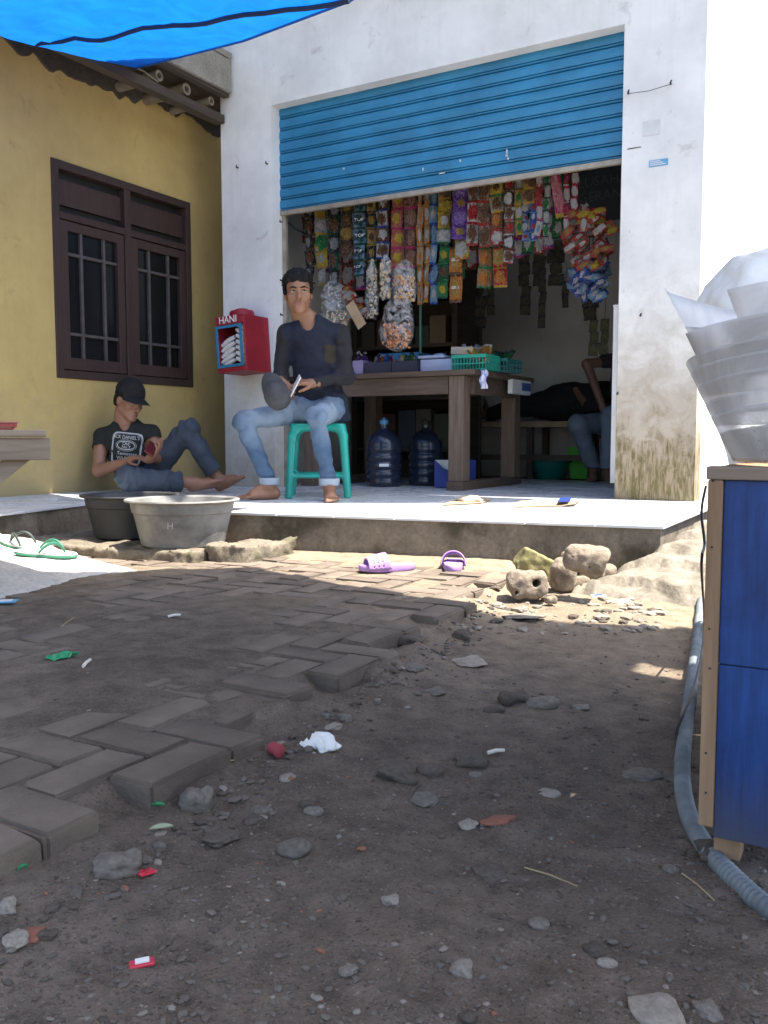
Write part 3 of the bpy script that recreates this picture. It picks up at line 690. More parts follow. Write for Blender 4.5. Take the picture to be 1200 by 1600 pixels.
M_stoner = mat('red_brick_chip', (.30,.12,.08), (.2,.09,.06), 9, .9, .4)
M_breeze = concrete('breeze_block', (.33,.27,.21), (.14,.115,.09), scale=22)
M_breezem = concrete('mossy_block', (.30,.27,.14), (.15,.14,.06), (.12,.14,.025), scale=7)
M_wire = mat('black_rubber', (.015,.015,.016), None, 6, .5)
def clear_bag(name, fac=.91, col=(.9,.93,.95)):
    m, N, L, B = _m(name); N.remove(B); out = N['Material Output']; t = N.new('ShaderNodeBsdfTransparent'); g = N.new('ShaderNodeBsdfGlossy'); d = N.new('ShaderNodeBsdfDiffuse')
    g.inputs['Roughness'].default_value = .18; d.inputs[0].default_value = rgba(col); x = N.new('ShaderNodeMixShader'); x2 = N.new('ShaderNodeMixShader'); x2.inputs[0].default_value = .5
    co = N.new('ShaderNodeTexCoord').outputs['Object']; n = noise_node(N, L, co, 22, 4, .6, 1.2); r = ramp(N, L, n.outputs[0], [(.42, 1-fac-.12), (.62, 1-fac+.25)])
    L.new(g.outputs[0], x2.inputs[1]); L.new(d.outputs[0], x2.inputs[2]); L.new(r.outputs[0], x.inputs[0]); L.new(t.outputs[0], x.inputs[1]); L.new(x2.outputs[0], x.inputs[2]); L.new(x.outputs[0], out.inputs[0])
    b = N.new('ShaderNodeBump'); b.inputs['Strength'].default_value = .9; b.inputs['Distance'].default_value = .02; L.new(n.outputs[0], b.inputs['Height']); L.new(b.outputs[0], g.inputs['Normal'])
    return m
M_bag = clear_bag('clear_plastic_bag')
# ------------------------------------------------------------------ low footing and tubs at the corner
mb = MB()
def rough_slab(name, poly, z0, z1, m, seed, parent=None, amp=.016, h=.009):
    xs = [p[0] for p in poly]; ys = [p[1] for p in poly]
    S = SDF((min(xs)-.04, min(ys)-.04, z0-.02), (max(xs)+.04, max(ys)+.04, z1+.05), h)
    sl, (X, Y, Z) = S._win(S.lo, S.lo+S.n*S.h); d = np.full(S.g.shape, -9., np.float32); n = len(poly)
    for i in range(n):
        a, b = poly[i], poly[(i+1) % n]; ex, ey = b[0]-a[0], b[1]-a[1]; l = math.hypot(ex, ey)
        d = np.maximum(d, ((X-a[0])*ey-(Y-a[1])*ex)/l)
    d = np.maximum(np.maximum(d, Z-z1), z0-Z); S.g = d.astype(np.float32); S.noise(amp, 8, seed, 4); S.noise(.005, 50, seed, 2)
    return S.build(name, m, parent, 1)
M_foot = concrete('mossy_footing', (.24,.205,.155), (.11,.094,.072), (.075,.08,.03), scale=12)
fo = rough_slab('footing', [(-3.85, 2.80), (-3.02, 2.90), (-2.70, 2.98), (-2.70, 3.35), (-3.85, 3.62)], -.03, .098, M_foot, 1.3); tag(fo, kind='structure')
fo2 = rough_slab('footing', [(-2.685, 3.06), (-2.50, 3.09), (-2.47, 3.42), (-2.68, 3.42)], -.03, .12, M_foot, 4.7); tag(fo2, kind='structure')
def tub(loc, R, H, m, label, name='plastic_tub'):
    t = empty(name, loc, label, 'tub', 'tubs standing at the corner of the doorstep'); x, y, z = loc
    prof = [(R*.70, 0), (R*.72, .004), (R*.80, H*.45), (R*.845, H*.70), (R*.87, H*.72), (R*.90, H*.93), (R*.985, H*.95), (R, H*.975), (R*.99, H), (R*.93, H), (R*.895, H*.97), (R*.83, H*.70), (R*.78, H*.4), (R*.69, .012)]
    MB().lathe(prof, loc, 48).build('bowl', m, t, smooth=True, angle=35); return t
tb = tub((-2.93, 3.175, .102), .268, .215, M_tubgrey, 'large round worn grey plastic tub with pale rim, nearest the step')
tub((-3.42, 3.32, .10), .25, .215, M_tubdark, 'round dark plastic tub behind the larger grey one')
# painted letter mark on the tub
M_mark = mat('scratched_mark', (.42,.41,.39), None, 30, .8); me = text_mesh('H', .042, .0005); o = link('painted_mark', me, M_mark, tb)
a_ = rad(-62); o.location = (.268*.825*math.cos(a_), .268*.825*math.sin(a_), .105); o.rotation_euler = (rad(90-9), 0, a_+math.pi/2)
# ------------------------------------------------------------------ stones
def stone_mesh(seed, sub=3, rough=.22, flat=1., boxy=0.):
    bm = bmesh.new(); bmesh.ops.create_icosphere(bm, subdivisions=sub, radius=.5)
    for v in bm.verts:
        n = v.co.normalized()
        if boxy: n = n/ (max(abs(n.x), abs(n.y), abs(n.z))**boxy)
        r = .5*(1+rough*float(fbm(n.x*1.4+seed*3.1, n.y*1.4+seed, n.z*1.4, 3))); v.co = n*r
    me = bpy.data.meshes.new('stone'); bm.to_mesh(me); bm.free(); me.polygons.foreach_set('use_smooth', [True]*len(me.polygons)); return me
SM = {'round': [stone_mesh(k, 3, .14) for k in range(4)], 'ang': [stone_mesh(10+k, 3, .32, boxy=.45) for k in range(5)], 'flat': [stone_mesh(30+k, 3, .30, boxy=.3) for k in range(4)]}
def place_stone(u, v, wpx, hpx, kind, m, label, name='stone', cat='stone', sink=.36, group=None, z=None, depth=None):
    # v: pixel of the stone's lower edge
    p = PZ(u, v, 0.01); g = gz(p.x, p.y) if z is None else z; p = PZ(u, v, g)
    d = (p.x*CF[0]+p.y*CF[1]+(p.z-CAMZ)*CF[2]); w = wpx/FPX*d; el = math.atan2(CAMZ-p.z, math.hypot(p.x, p.y))
    h = hpx/FPX*d
    if kind == 'flat':
        dy = max(.5*w, min(w*1.1, h/max(math.sin(el), .1)*.85)); hh = max(.012, h*.25)
    else: dy = w*.8; hh = max((h-dy*math.sin(el)*.55)/math.cos(el), .35*w)
    if depth: dy = depth
    fw = Vector((CF[0], CF[1], 0)).normalized(); c = p+fw*dy*.42; zc = (gz(c.x, c.y) if z is None else z)+hh*(.5-sink)
    me = rnd.choice(SM[kind])
    o = link(name, me, None, None, (c.x, c.y, zc), (rnd.gauss(0, .08), rnd.gauss(0, .08), YAW+rnd.gauss(0, .2)), (w, dy, hh))
    if not me.materials: me.materials.append(m)
    o.material_slots[0].link = 'OBJECT'; o.material_slots[0].material = m
    return tag(o, label, cat, group)
ST = [
 (458, 1342, 54, 36, 'round', M_stone, 'smooth grey oval pebble alone on the dirt below the tissue'),
 (178, 1372, 70, 46, 'ang', M_stone, 'angular grey rock touching the corner of the front pavers'),
 (672, 1214, 42, 30, 'round', M_stoneb, 'dark round stone in the middle of the dirt yard'),
 (735, 1200, 48, 30, 'ang', M_stoneb, 'brown lumpy stone right of the dark round stone'),
 (622, 1230, 62, 32, 'ang', M_stoneb, 'low brown lump of rubble left of the dark round stone'),
 (852, 1106, 50, 28, 'round', M_stone, 'half-buried grey cobble, rightmost of three stones in a row'),
 (806, 1104, 46, 26, 'ang', M_stoneb, 'dark brown stone, middle of three stones in a row'),
 (774, 1113, 36, 21, 'round', M_stoneb, 'small brown stone, leftmost of three stones in a row'),
 (1010, 1216, 60, 20, 'flat', M_stone, 'flat grey stone in the dirt near the hose'),
 (860, 1243, 36, 22, 'flat', M_stonep, 'pale grey leaf-shaped flat stone in mid yard'),
 (735, 1293, 30, 15, 'flat', M_stonep, 'small pale stone chip beside the reddish one'),
 (782, 1286, 56, 16, 'flat', M_stoner, 'reddish brick chip pressed into the dirt'),
 (664, 1256, 44, 24, 'flat', M_stone, 'flat grey stone below the brown rubble lump'),
 (734, 1042, 54, 20, 'flat', M_stonep, 'flat pale tile fragment just inside the shade line'),
 (648, 1046, 30, 16, 'flat', M_stone, 'small grey broken tile at the pavement edge'),
 (1040, 1622, 86, 62, 'flat', M_stonep, 'large pale stone cut by the bottom of the picture'),
 (1112, 1592, 42, 28, 'flat', M_stone, 'grey flat stone right of the large pale one'),
 (722, 1527, 36, 32, 'ang', M_stonep, 'bluish white angular chip in the near dirt'),
 (952, 1509, 32, 22, 'round', M_stonep, 'small round stone in front of an oval one'),
 (932, 1496, 32, 28, 'flat', M_stoneb, 'flat oval stone behind the small round one'),
 (490, 1276, 30, 18, 'round', M_stone, 'small grey pebble, right one of a pair below the tissue'),
 (478, 1262, 26, 18, 'round', M_stoneb, 'small dark pebble, upper one of a pair below the tissue'),
 (408, 1274, 36, 20, 'round', M_stone, 'pale grey pebble near the twigs'),
 (395, 1290, 30, 18, 'flat', M_stoneb, 'brown flat stone under the pale pebble'),
 (345, 1316, 60, 20, 'flat', M_stoneb, 'long flat stone sunk in dirt right of the leaf'),
 (335, 1326, 48, 22, 'flat', M_stoneb, 'crumbled stone below the long flat one'),
 (540, 1120, 22, 16, 'ang', M_stone, 'small stone against the lone tilted paver'),
 (520, 1140, 26, 14, 'flat', M_stonep, 'pale chip above the tissue'),
 (450, 1222, 26, 12, 'flat', M_stonep, 'pale flat chip left of the tissue'),
 (610, 1413, 32, 12, 'flat', M_stonep, 'thin white chip in the near dirt'),
 (535, 1410, 26, 12, 'flat', M_stoneb, 'thin grey-brown chip left of the thin white one'),
 (18, 1490, 42, 30, 'flat', M_stonep, 'flat blue-grey chip at the left edge of the picture'),
 (46, 1470, 34, 22, 'flat', M_stoner, 'pinkish brick chip beside the blue-grey one'),
 (6, 1428, 30, 34, 'ang', M_stonep, 'pale rock at the left edge below the pavers'),
 (306, 1268, 46, 46, 'ang', M_stone, 'dark greenish stone wedged under the pavement edge'),
 (1050, 1366, 26, 20, 'round', M_stone, 'small pebble beside the hose bend'),
 (1132, 1352, 66, 46, 'ang', M_stoneb, 'brown rock propping the leg of the blue cart'),
 (910, 1107, 30, 14, 'flat', M_stone, 'flat stone right of the half-buried cobble'),
 (680, 1089, 32, 12, 'flat', M_stone, 'low grey stone left of the three stones in a row'),
 (768, 1380, 50, 26, 'flat', M_stoneb, 'worn brown slab flake in the near dirt'),
 (845, 1452, 30, 14, 'flat', M_stone, 'dull grey flake in the near dirt'),
 (545, 1530, 30, 16, 'flat', M_stone, 'faint grey flake at the bottom of the yard'),
 (735, 1600, 30, 18, 'flat', M_stoneb, 'dull stone at the bottom edge'),
 (70, 1468, 30, 18, 'ang', M_stoneb, 'brown pebble under the front pavers'),
 (745, 1222, 22, 14, 'round', M_stone, 'small pebble under the brown lumpy stone'),
]
for u, v, w, h, k, m, lab in ST: place_stone(u, v, w, h, k, m, lab)
# loose gravel, uncountable
def scatter_gravel():
    r = np.random.RandomState(3); bm = MB(); base = [stone_mesh(50+k, 1, .3, boxy=.3) for k in range(3)]
    bv = [[tuple(v.co) for v in b.vertices] for b in base]; bf = [[tuple(p.vertices) for p in b.polygons] for b in base]
    n = 0
    def one(x, y, s, c=None):
        k = r.randint(3); bm.cm = int(r.choice([0, 0, 1, 2, 3], p=[.27, .2, .44, .075, .015])) if c is None else (c if r.rand() < .8 else 1); z = gz(x, y)
        T = Matrix.Translation((x, y, z+s*.1)) @ Matrix.Rotation(r.rand()*6.3, 4, 'Z') @ Matrix.Diagonal((s*(1+.6*r.rand()), s, s*(.35+.3*r.rand()), 1))
        bm.add(bv[k], bf[k], T)
    while n < 4200:
        u = r.rand()*1250-30; v = 960+660*r.rand()**.95; p = PZ(u, v, 0)
        if p.x < pave_edge(p.y)-.02 and r.rand() > .12: continue
        if .35*fbm(p.x*2, p.y*2, 6.)+.45 < r.rand(): continue
        if p.y > 3.3: continue
        s = .0022+.0085*r.rand()**4; one(p.x, p.y, s); n += 1
    for _ in range(420):      # crumbs along the broken pavement edge
        y = .7+2.2*r.rand(); x = float(pave_edge(y))+.02+abs(r.randn())*.05; one(x, y, .004+.016*r.rand()**2.5)
    for _ in range(230):      # rubble around the block heap
        p = PZ(700+330*r.rand(), 930+55*r.rand(), .01); one(p.x, p.y, .006+.035*r.rand()**2.5, 2)
    o = bm.build('gravel', None, mats=[M_stone, M_stoneb, M_stonep, M_stoner]); tag(o, 'fine gravel and crumbs strewn over the dirt yard', 'gravel', kind='stuff')
scatter_gravel()
# heap of broken blocks beside the doorstep
def block(u, v, z, size, rz, m, label, holes=(), name='broken_block', tilt=(0, 0), noise=.010, mossy=False, rd=.03, holecol=None):
    c = PZ(u, v, z); S = SDF([-q/2-.03 for q in size], [q/2+.03 for q in size], .0055)
    S.rbox((0, 0, 0), [q/2 for q in size], rd)
    for hx, hz in holes: S.cone((hx, -size[1]/2-.02, hz), (hx, -size[1]/2+.06, hz), .0062, .0058, .003, 'sub')
    S.noise(noise*.5, 9, u*.013, 3); q_ = np.random.RandomState(int(u))
    for _ in range(9):
        n_ = q_.randn(3); n_ /= np.linalg.norm(n_); ext = np.abs(n_) @ np.array(size)/2; S.plane_cut(n_*ext*q_.uniform(.66, .84), n_)
    S.noise(.0035, 45, u*.02, 3); o = S.build(name, m, None, 1); o.location = (c.x, c.y, z+size[2]/2); o.rotation_euler = (tilt[0], tilt[1], rz); return tag(o, label, 'rubble block', 'broken blocks heaped by the doorstep')
block(824, 936, .02, (.15, .10, .105), YAW-.05, M_breeze, 'perforated breeze block at the front of the rubble heap', [(-.042, -.022), (.026, .010)], noise=.016)
block(879, 926, .01, (.10, .10, .135), YAW+.5, M_breeze, 'rounded tan lump leaning right of the front perforated block', tilt=(.3, -.25), rd=.048, noise=.012)
block(836, 905, .02, (.16, .12, .11), YAW+.3, M_breezem, 'mossy yellow-green block at the back left of the rubble heap', [(.02, -.01)], tilt=(.1, .45), rd=.012, noise=.014)
block(918, 893, .115, (.18, .11, .092), YAW-.25, M_breeze, 'perforated breeze block resting on top of the rubble heap', [(-.055, .006), (.012, -.018)], tilt=(.05, .18), noise=.016, rd=.035)
block(884, 903, .03, (.10, .10, .085), YAW+.2, M_breeze, 'rough brown lump in the middle of the rubble heap', rd=.035, noise=.018)
block(924, 908, .02, (.10, .09, .095), YAW+.9, M_breeze, 'rough brown lump under the topmost block', rd=.035, noise=.018)
block(906, 920, .015, (.07, .06, .05), YAW, M_breeze, 'small lump at the right foot of the rubble heap', rd=.018, noise=.012)
block(900, 895, .02, (.12, .12, .10), YAW+.6, M_breeze, 'lump hidden behind the middle of the rubble heap', rd=.03, noise=.016)
block(948, 905, .02, (.07, .06, .06), YAW+.4, M_breeze, 'small lump against the earth ramp', rd=.02, noise=.012)
block(860, 944, .012, (.045, .04, .03), YAW+.4, M_breeze, 'fist-sized chip before the front perforated block', rd=.01, noise=.008)
place_stone(820, 975, 56, 22, 'flat', M_stonep, 'flat pale sunlit slab in front of the rubble heap', sink=.15)
place_stone(975, 946, 40, 14, 'flat', M_stonep, 'flat pale chip under the lip of the earth ramp', sink=.2)
place_stone(722, 1002, 30, 22, 'ang', M_stoneb, 'stone at the far corner of the pavement edge')
place_stone(640, 1010, 42, 22, 'ang', M_stoneb, 'crumbled lump on the pavement edge')
# ------------------------------------------------------------------ sandals
def outline(L, Wd, n=26, heel=.82, waist=.80):
    pts = []
    for k in range(n):
        a = 2*math.pi*k/n; x = math.cos(a); y = math.sin(a); w = 1.0 if x > .2 else (waist if abs(x) <= .35 else heel)
        w = heel+(1-heel)*(.5+.5*math.tanh(3*x)); w *= 1-.14*math.exp(-((x+.15)/.3)**2)
        pts.append((L/2*x*(1 if abs(x) < 1 else 1), Wd/2*y*w*(1 if True else 0)))
    return pts
def sole(mb, L, Wd, z0, z1, curve=.0):
    o = outline(L, Wd); n = len(o); vs = []
    for z, s in ((z0, .96), (z0+.004, 1), (z1-.003, 1), (z1, .97)):
        for x, y in o: vs.append((x*s, y*s, z+curve*(x/L*2)**2))
    fs = [tuple(range(n))[::-1], tuple(range(3*n, 4*n))]
    for r in range(3):
        for k in range(n): fs.append((r*n+k, r*n+(k+1) % n, (r+1)*n+(k+1) % n, (r+1)*n+k))
    mb.add(vs, fs); return mb
def slide(loc, rz, label):
    t = empty('slide_sandal', loc, label, 'sandal', 'purple slide sandals below the doorstep'); t.rotation_euler = (0, 0, rz)
    sole(MB(), .245, .10, 0, .026, .004).build('sole', M_purple, t, smooth=True, angle=50, origin=(0, 0, 0))
    mb = MB(); P = []; nx, na = 20, 31      # strap arched over the forefoot, with rows of slots
    for i in range(nx):
        x = -.005+.095*i/(nx-1); hgt = .062-.022*(i/(nx-1))**1.5; row = []
        for j in range(na):
            a = math.pi*j/(na-1); row.append((x+.014*max(math.sin(a), 0)*(1-i/(nx-1)), -.0505*math.cos(a)*(1-.08*i/(nx-1)), .012+hgt*max(math.sin(a), 0)**.75))
        P.append(row)
    mb.grid(P); fs = []
    for q, f in enumerate(mb.f):
        i, j = divmod(q, na-1)
        if i % 4 == 2 and 4 < i < 17 and j % 3 == 1: continue
        fs.append(f)
    mb.f = fs; mb.mi = [0]*len(fs)
    s = mb.build('strap', M_purple, t, smooth=True, angle=60, origin=(0, 0, 0)); so_ = s.modifiers.new('s', 'SOLIDIFY'); so_.thickness = .006; so_.offset = 0
    return t
p = PZ(605, 893, .05); slide((p.x, p.y, gz(p.x, p.y)+.004), YAW+rad(196), 'purple slide sandal lying sideways, toe pointing left, left of the pair')
p = PZ(708, 890, .05); slide((p.x, p.y, gz(p.x, p.y)+.004), YAW+rad(84), 'purple slide sandal seen from the heel, right of the pair')
def flipflop(loc, rz, label, ms, mst, tilt=(0, 0)):
    t = empty('flip_flop', loc, label, 'flip-flop', 'flip-flops on the concrete ramp'); nx_ = (ramp_l(loc[0]+.08, loc[1])-ramp_l(loc[0]-.08, loc[1]))/.16; ny_ = (ramp_l(loc[0], loc[1]+.05)-ramp_l(loc[0], loc[1]-.05))/.10; t.rotation_euler = (Vector((0, 0, 1)).rotation_difference(Vector((-nx_, -ny_, 1)).normalized()).to_matrix() @ Matrix.Rotation(rz, 3, 'Z')).to_euler()
    sole(MB(), .25, .098, 0, .009, .0).build('sole', M_greenff, t, smooth=True, angle=50, origin=(0, 0, 0))
    sole(MB(), .247, .095, .0092, .017, .0).build('footbed', ms, t, smooth=True, angle=50, origin=(0, 0, 0))
    mb = MB()
    for sg in (-1, 1):
        pts = []
        for k in range(9):
            q = k/8; pts.append((.072-.10*q, sg*.042*math.sin(q*math.pi/2), .020+.045*max(math.sin(q*math.pi), 0)**.8*(1-.2*q)))
        mb.tube(pts, [.0045+.002*math.sin(k/8*math.pi) for k in range(9)], 6)
    mb.build('strap', mst, t, smooth=True, origin=(0, 0, 0)); return t
def on_ramp(u, v):
    r = ray(u, v)
    for t in np.arange(2.0, 7.0, .004):
        p = CC+r*t
        if -3.8 < p[0] < -2.62 and p[2] < ramp_l(p[0], p[1])+.003: break
    return Vector(p)
M_ffdark = plastic('dark_strap', (.03,.045,.04), .5); M_ffgreen = plastic('green_strap', (.03,.16,.10), .5)
p = on_ramp(36, 856); flipflop(p, YAW+rad(155), 'pale flip-flop with dark strap, left one on the concrete ramp', M_whiteff, M_ffdark, (0, .1))
p = on_ramp(72, 868); flipflop(p, YAW+rad(18), 'pale flip-flop with green strap and sole, right one on the concrete ramp', M_whiteff, M_ffgreen, (0, .1))
# ------------------------------------------------------------------ litter
def crumple(name, u, v, w, m, label, cat='litter', z=None, hgt=.5, seed=0):
    p = PZ(u, v, .03 if z is None else z); zz = gz(p.x, p.y) if z is None else z; p = PZ(u, v, zz); d = (p-Vector(CC)).length; s = w/FPX*d
    rs = np.random.RandomState(seed+int(u)); P = []
    for i in range(7):
        P.append([(s*(i/6-.5)+rs.randn()*s*.04, s*.7*(j/6-.5)+rs.randn()*s*.04, abs(rs.randn())*s*.12*hgt*2) for j in range(7)])
    mb = MB().grid(P); o = mb.build(name, m, None, smooth=False); o.location = (p.x, p.y, zz+.004); o.rotation_euler = (0, 0, YAW+rs.rand())
    sd = o.modifiers.new('s', 'SOLIDIFY'); sd.thickness = .0012
    return tag(o, label, cat)
M_tissue = mat('tissue', (.8,.8,.78), None, 8, .9); M_redw = plastic('red_wrapper', (.55,.03,.06), .3); M_greenw = plastic('green_wrapper', (.02,.33,.14), .3)
S = SDF((-.05, -.04, -.02), (.05, .04, .045), .0025); S.ell((0, 0, .006), (.026, .018, .012)); S.ell((.014, .006, .008), (.012, .010, .010)); S.ell((-.016, -.004, .006), (.012, .010, .008)); S.noise(.010, 55, 2., 3); q_ = PZ(494, 1180, .01); o = S.build('tissue', M_tissue, None, 0); o.location = (q_.x, q_.y+.01, gz(q_.x, q_.y)); tag(o, 'crumpled white tissue on the dirt beside the pavement', 'tissue')
crumple('wrapper', 95, 1030, 38, M_greenw, 'torn green wrapper lying on the pavers', 'wrapper', hgt=.3)
crumple('wrapper', 228, 1369, 24, M_redw, 'tiny red wrapper on the dirt below the front pavers', 'wrapper', hgt=.3)
def sachet_flat(u, v, w, h, label, mats_, zz=None, rz=0.):
    p = PZ(u, v, .02 if zz is None else zz); z = gz(p.x, p.y) if zz is None else zz; p = PZ(u, v, z); d = (p-Vector(CC)).length; s = w/FPX*d
    t = empty('wrapper', (p.x, p.y, z+.004), label, 'wrapper'); t.rotation_euler = (.06, -.04, YAW+rz)
    MB().box((0, 0, .003), (s, s*h, .005)).build('pouch', mats_[0], t, origin=(0, 0, 0), bevel=.002)
    MB().box((s*.02, 0, .0065), (s*.55, s*h*.6, .002)).build('printed_label', mats_[1], t, origin=(0, 0, 0)); return t
sachet_flat(222, 1514, 34, .45, 'red sachet with white and green label on the near dirt', (M_redw, M_tissue), rz=.3)
sachet_flat(8, 943, 34, .5, 'pale blue printed packet at the left edge of the pavers', (plastic('blue_packet', (.10,.36,.62)), M_tissue), zz=.055)
sachet_flat(935, 934, 22, .6, 'small blue and white packet by the rubble heap', (M_whitepl, plastic('blue_print', (.04,.07,.5))))
def stick(name, u0, v0, u1, v1, r, m, label, cat, lift=.004):
    a, b = PZ(u0, v0, .01), PZ(u1, v1, .01); a.z = gz(a.x, a.y)+r+lift*.3; b.z = gz(b.x, b.y)+r+lift; c = (a+b)/2; c.z += lift*.6
    o = MB().tube([a, c, b], [r, r*.9, r*.8], 7).build(name, m, None, smooth=True, origin=tuple(a)); return tag(o, label, cat)
M_cig = mat('cigarette_paper', (.75,.70,.6), None, 9, .8); M_twig = mat('dry_twig', (.40,.31,.18), (.28,.2,.12), 20, .85)
for q in ((131, 1076, 142, 1066, 'cigarette stub on the pavers below the green wrapper'), (263, 989, 283, 988, 'white cigarette stub on the far pavers'), (762, 1174, 788, 1171, 'cigarette end among the stones in mid yard')):
    stick('cigarette_stub', *q[:4], .0042, M_cig, q[4], 'cigarette')
for q in ((310, 1192, 334, 1214, 'dry twig leaning on the pavement edge, left of a pair'), (334, 1216, 366, 1208, 'dry twig on the dirt, right of a pair by the pavement edge'), (820, 1340, 902, 1372, 'long dry straw lying in mid yard'), (1066, 1362, 1116, 1406, 'dry straw beside the hose bend'), (95, 1004, 118, 990, 'thin splinter on the pavers near the left edge')):
    stick('twig', *q[:4], .0014, M_twig, q[4], 'twig')
def leaf(u, v, w, label, m, rz):
    p = PZ(u, v, .01); p.z = gz(p.x, p.y)+.006; s = w/FPX*(p-Vector(CC)).length; P = []
    for i in range(9):
        t = i/8; ww = s*.2*max(math.sin(math.pi*t), 0)**.8; P.append([(s*(t-.5), q*ww, .004*abs(q)+.006*t*(1-t)) for q in (-1, -.4, 0, .4, 1)])
    o = MB().grid(P).build('fallen_leaf', m, None, smooth=True); o.location = p; o.rotation_euler = (.1, 0, YAW+rz); sd = o.modifiers.new('s', 'SOLIDIFY'); sd.thickness = .0008; return tag(o, label, 'leaf')
M_leaf = mat('dry_green_leaf', (.34,.38,.25), (.26,.3,.19), 9, .6); M_leafd = mat('fresh_green_leaf', (.03,.25,.10), None, 9, .5)
leaf(252, 1301, 34, 'pale green leaf on the dirt beside the second paver', M_leaf, .35); leaf(247, 1270, 20, 'tiny green leaf scrap at the second paver corner', M_leafd, .0); leaf(36, 1374, 16, 'tiny green scrap under the front paver', M_leafd, .9)
cup = PZ(424, 1189, .01); g0 = gz(cup.x, cup.y)
tag(MB().lathe([(.010, 0), (.012, .002), (.0125, .026), (.010, .028)], M=Matrix.Translation((cup.x, cup.y, g0+.011)) @ Matrix.Rotation(rad(90), 4, 'Y') @ Matrix.Rotation(.3, 4, 'X'), seg=14).build('bottle_cap', mat('dull_red_plastic', (.30,.05,.06)), None, smooth=True), 'dull red plastic cap lying left of the tissue', 'cap')
# ------------------------------------------------------------------ rough table at the left edge
BY = 2.04; pr_ = PY(79, 700, BY); z1 = PY(40, 684, BY).z; z0 = PY(40, 718, BY).z
bt = empty('wooden_table', (pr_.x, pr_.y, 0), 'rough weathered wooden table end at the left edge of the picture', 'table'); bt.rotation_euler = (0, 0, rad(54)); O0 = (0, 0, 0)
MB().bbox((-1.0, 0, z0), (0, .028, z1)).build('apron', M_oldwood, bt, bevel=.003, origin=O0)
MB().bbox((-1.0, -.02, z1+.003), (-.012, .13, z1+.026)).build('plank', M_oldwood, bt, bevel=.004, origin=O0)
MB().bbox((-1.0, .14, z1+.003), (-.03, .33, z1+.024)).build('plank', M_oldwood, bt, bevel=.004, origin=O0)
MB().bbox((-1.0, .34, z1+.003), (-.06, .50, z1+.024)).build('plank', M_oldwood, bt, bevel=.004, origin=O0)
MB().beam((-.07, .045, z0+.03), (-.42, .045, z0-.26), .03, .055).build('brace', M_oldwood, bt, bevel=.003, origin=O0)
for y in (.065, .44): MB().bbox((-.50, y-.03, 0), (-.44, y+.03, z1)).build('leg', M_oldwood, bt, bevel=.003, origin=O0)
tr = empty('red_tray', (pr_.x, pr_.y, z1+.026), 'red plastic tray edge on the rough wooden table', 'tray'); tr.rotation_euler = (0, 0, rad(54)); q0 = -.10
mb = MB(); mb.bbox((q0-.35, .03, .001), (q0-.01, .26, .008)); mb.bbox((q0-.35, .022, .009), (q0, .03, .022)); mb.bbox((q0-.01, .031, .009), (q0, .26, .022)); mb.build('tray_body', plastic('dull_red', (.45,.08,.07), .5), tr, bevel=.002, origin=O0)
MB().bbox((q0-.36, .014, .0225), (q0+.006, .034, .027)).build('rim', plastic('pale_red', (.55,.2,.18), .5), tr, bevel=.002, origin=O0)
# ------------------------------------------------------------------ blue cart, hose, paper
CY = 1.245; cxl = PY(1100, 1000, CY).x; ctop = PY(1150, 729, CY).z; cbot = PY(1110, 1290, CY).z
cart = empty('blue_cart', (cxl+.3, CY+.2, 0), 'blue painted wooden cart cabinet framed in brown battens at the right edge', 'cart')
MB().bbox((cxl, CY-.006, cbot), (cxl+.019, CY+.018, ctop-.018)).build('post', M_framewood, cart, bevel=.0015)
MB().bbox((cxl-.002, CY-.008, ctop-.0175), (cxl+.75, CY+.02, ctop)).build('top_rail', wood('cart_rail_wood', (.30,.23,.17), (.2,.15,.11), 0), cart, bevel=.002)
zs = PY(1150, 1041, CY).z; zbb = PY(1150, 1316, CY).z
MB().bbox((cxl+.0195, CY, zs+.001), (cxl+.75, CY+.012, ctop-.018)).build('panel', M_cart, cart, bevel=.001)
MB().bbox((cxl+.0195, CY+.001, zbb), (cxl+.75, CY+.013, zs-.001)).build('panel', M_cart, cart, bevel=.001)
MB().bbox((cxl+.002, CY+.02, cbot), (cxl+.014, CY+.5, ctop-.018)).build('panel', M_cart, cart)
MB().bbox((cxl, CY+.021, ctop-.012), (cxl+.75, CY+.5, ctop-.002)).build('top_board', M_framewood, cart)
for y in (CY+.03, CY+.46): MB().bbox((cxl+.0155, y, 0.02), (cxl+.05, y+.035, zbb-.002)).build('leg', M_framewood, cart)
for k in range(6): MB().box((cxl+.009+rnd.uniform(-.003, .003), CY-.0065, ctop-.03-k*.085+rnd.uniform(-.02, .02)), (.0022, .0015, .0022)).build('nail', M_black, cart)
hp = [(1098, 868), (1097, 900), (1094, 950), (1089, 1000), (1083, 1050), (1077, 1100), (1070, 1150), (1066, 1200), (1069, 1245), (1083, 1290), (1112, 1335), (1155, 1380), (1205, 1422), (1290, 1470)]
pts = [PZ(u, v, .016) for u, v in hp]
def smooth_curve(pts, step):
    out = []; P = [pts[0]]+pts+[pts[-1]]
    for i in range(1, len(P)-2):
        a, b, c, d = P[i-1], P[i], P[i+1], P[i+2]; n = max(2, int((c-b).length/step))
        for k in range(n):
            t = k/n; out.append(.5*((2*b)+(c-a)*t+(2*a-5*b+4*c-d)*t*t+(-a+3*b-3*c+d)*t**3))
    out.append(pts[-1]); return out
hc = smooth_curve(pts, .0032)
hm = MB().tube(hc, [.0132+.0013*math.cos(k*math.pi*2/3.) for k in range(len(hc))], 14)
tag(hm.build('corrugated_hose', mat('grey_blue_hose', (.20,.225,.24), (.12,.14,.152), 12, .6, .2, 60, .003), None, smooth=True, angle=60), 'grey-blue corrugated hose snaking along the dirt beside the blue cart', 'hose')
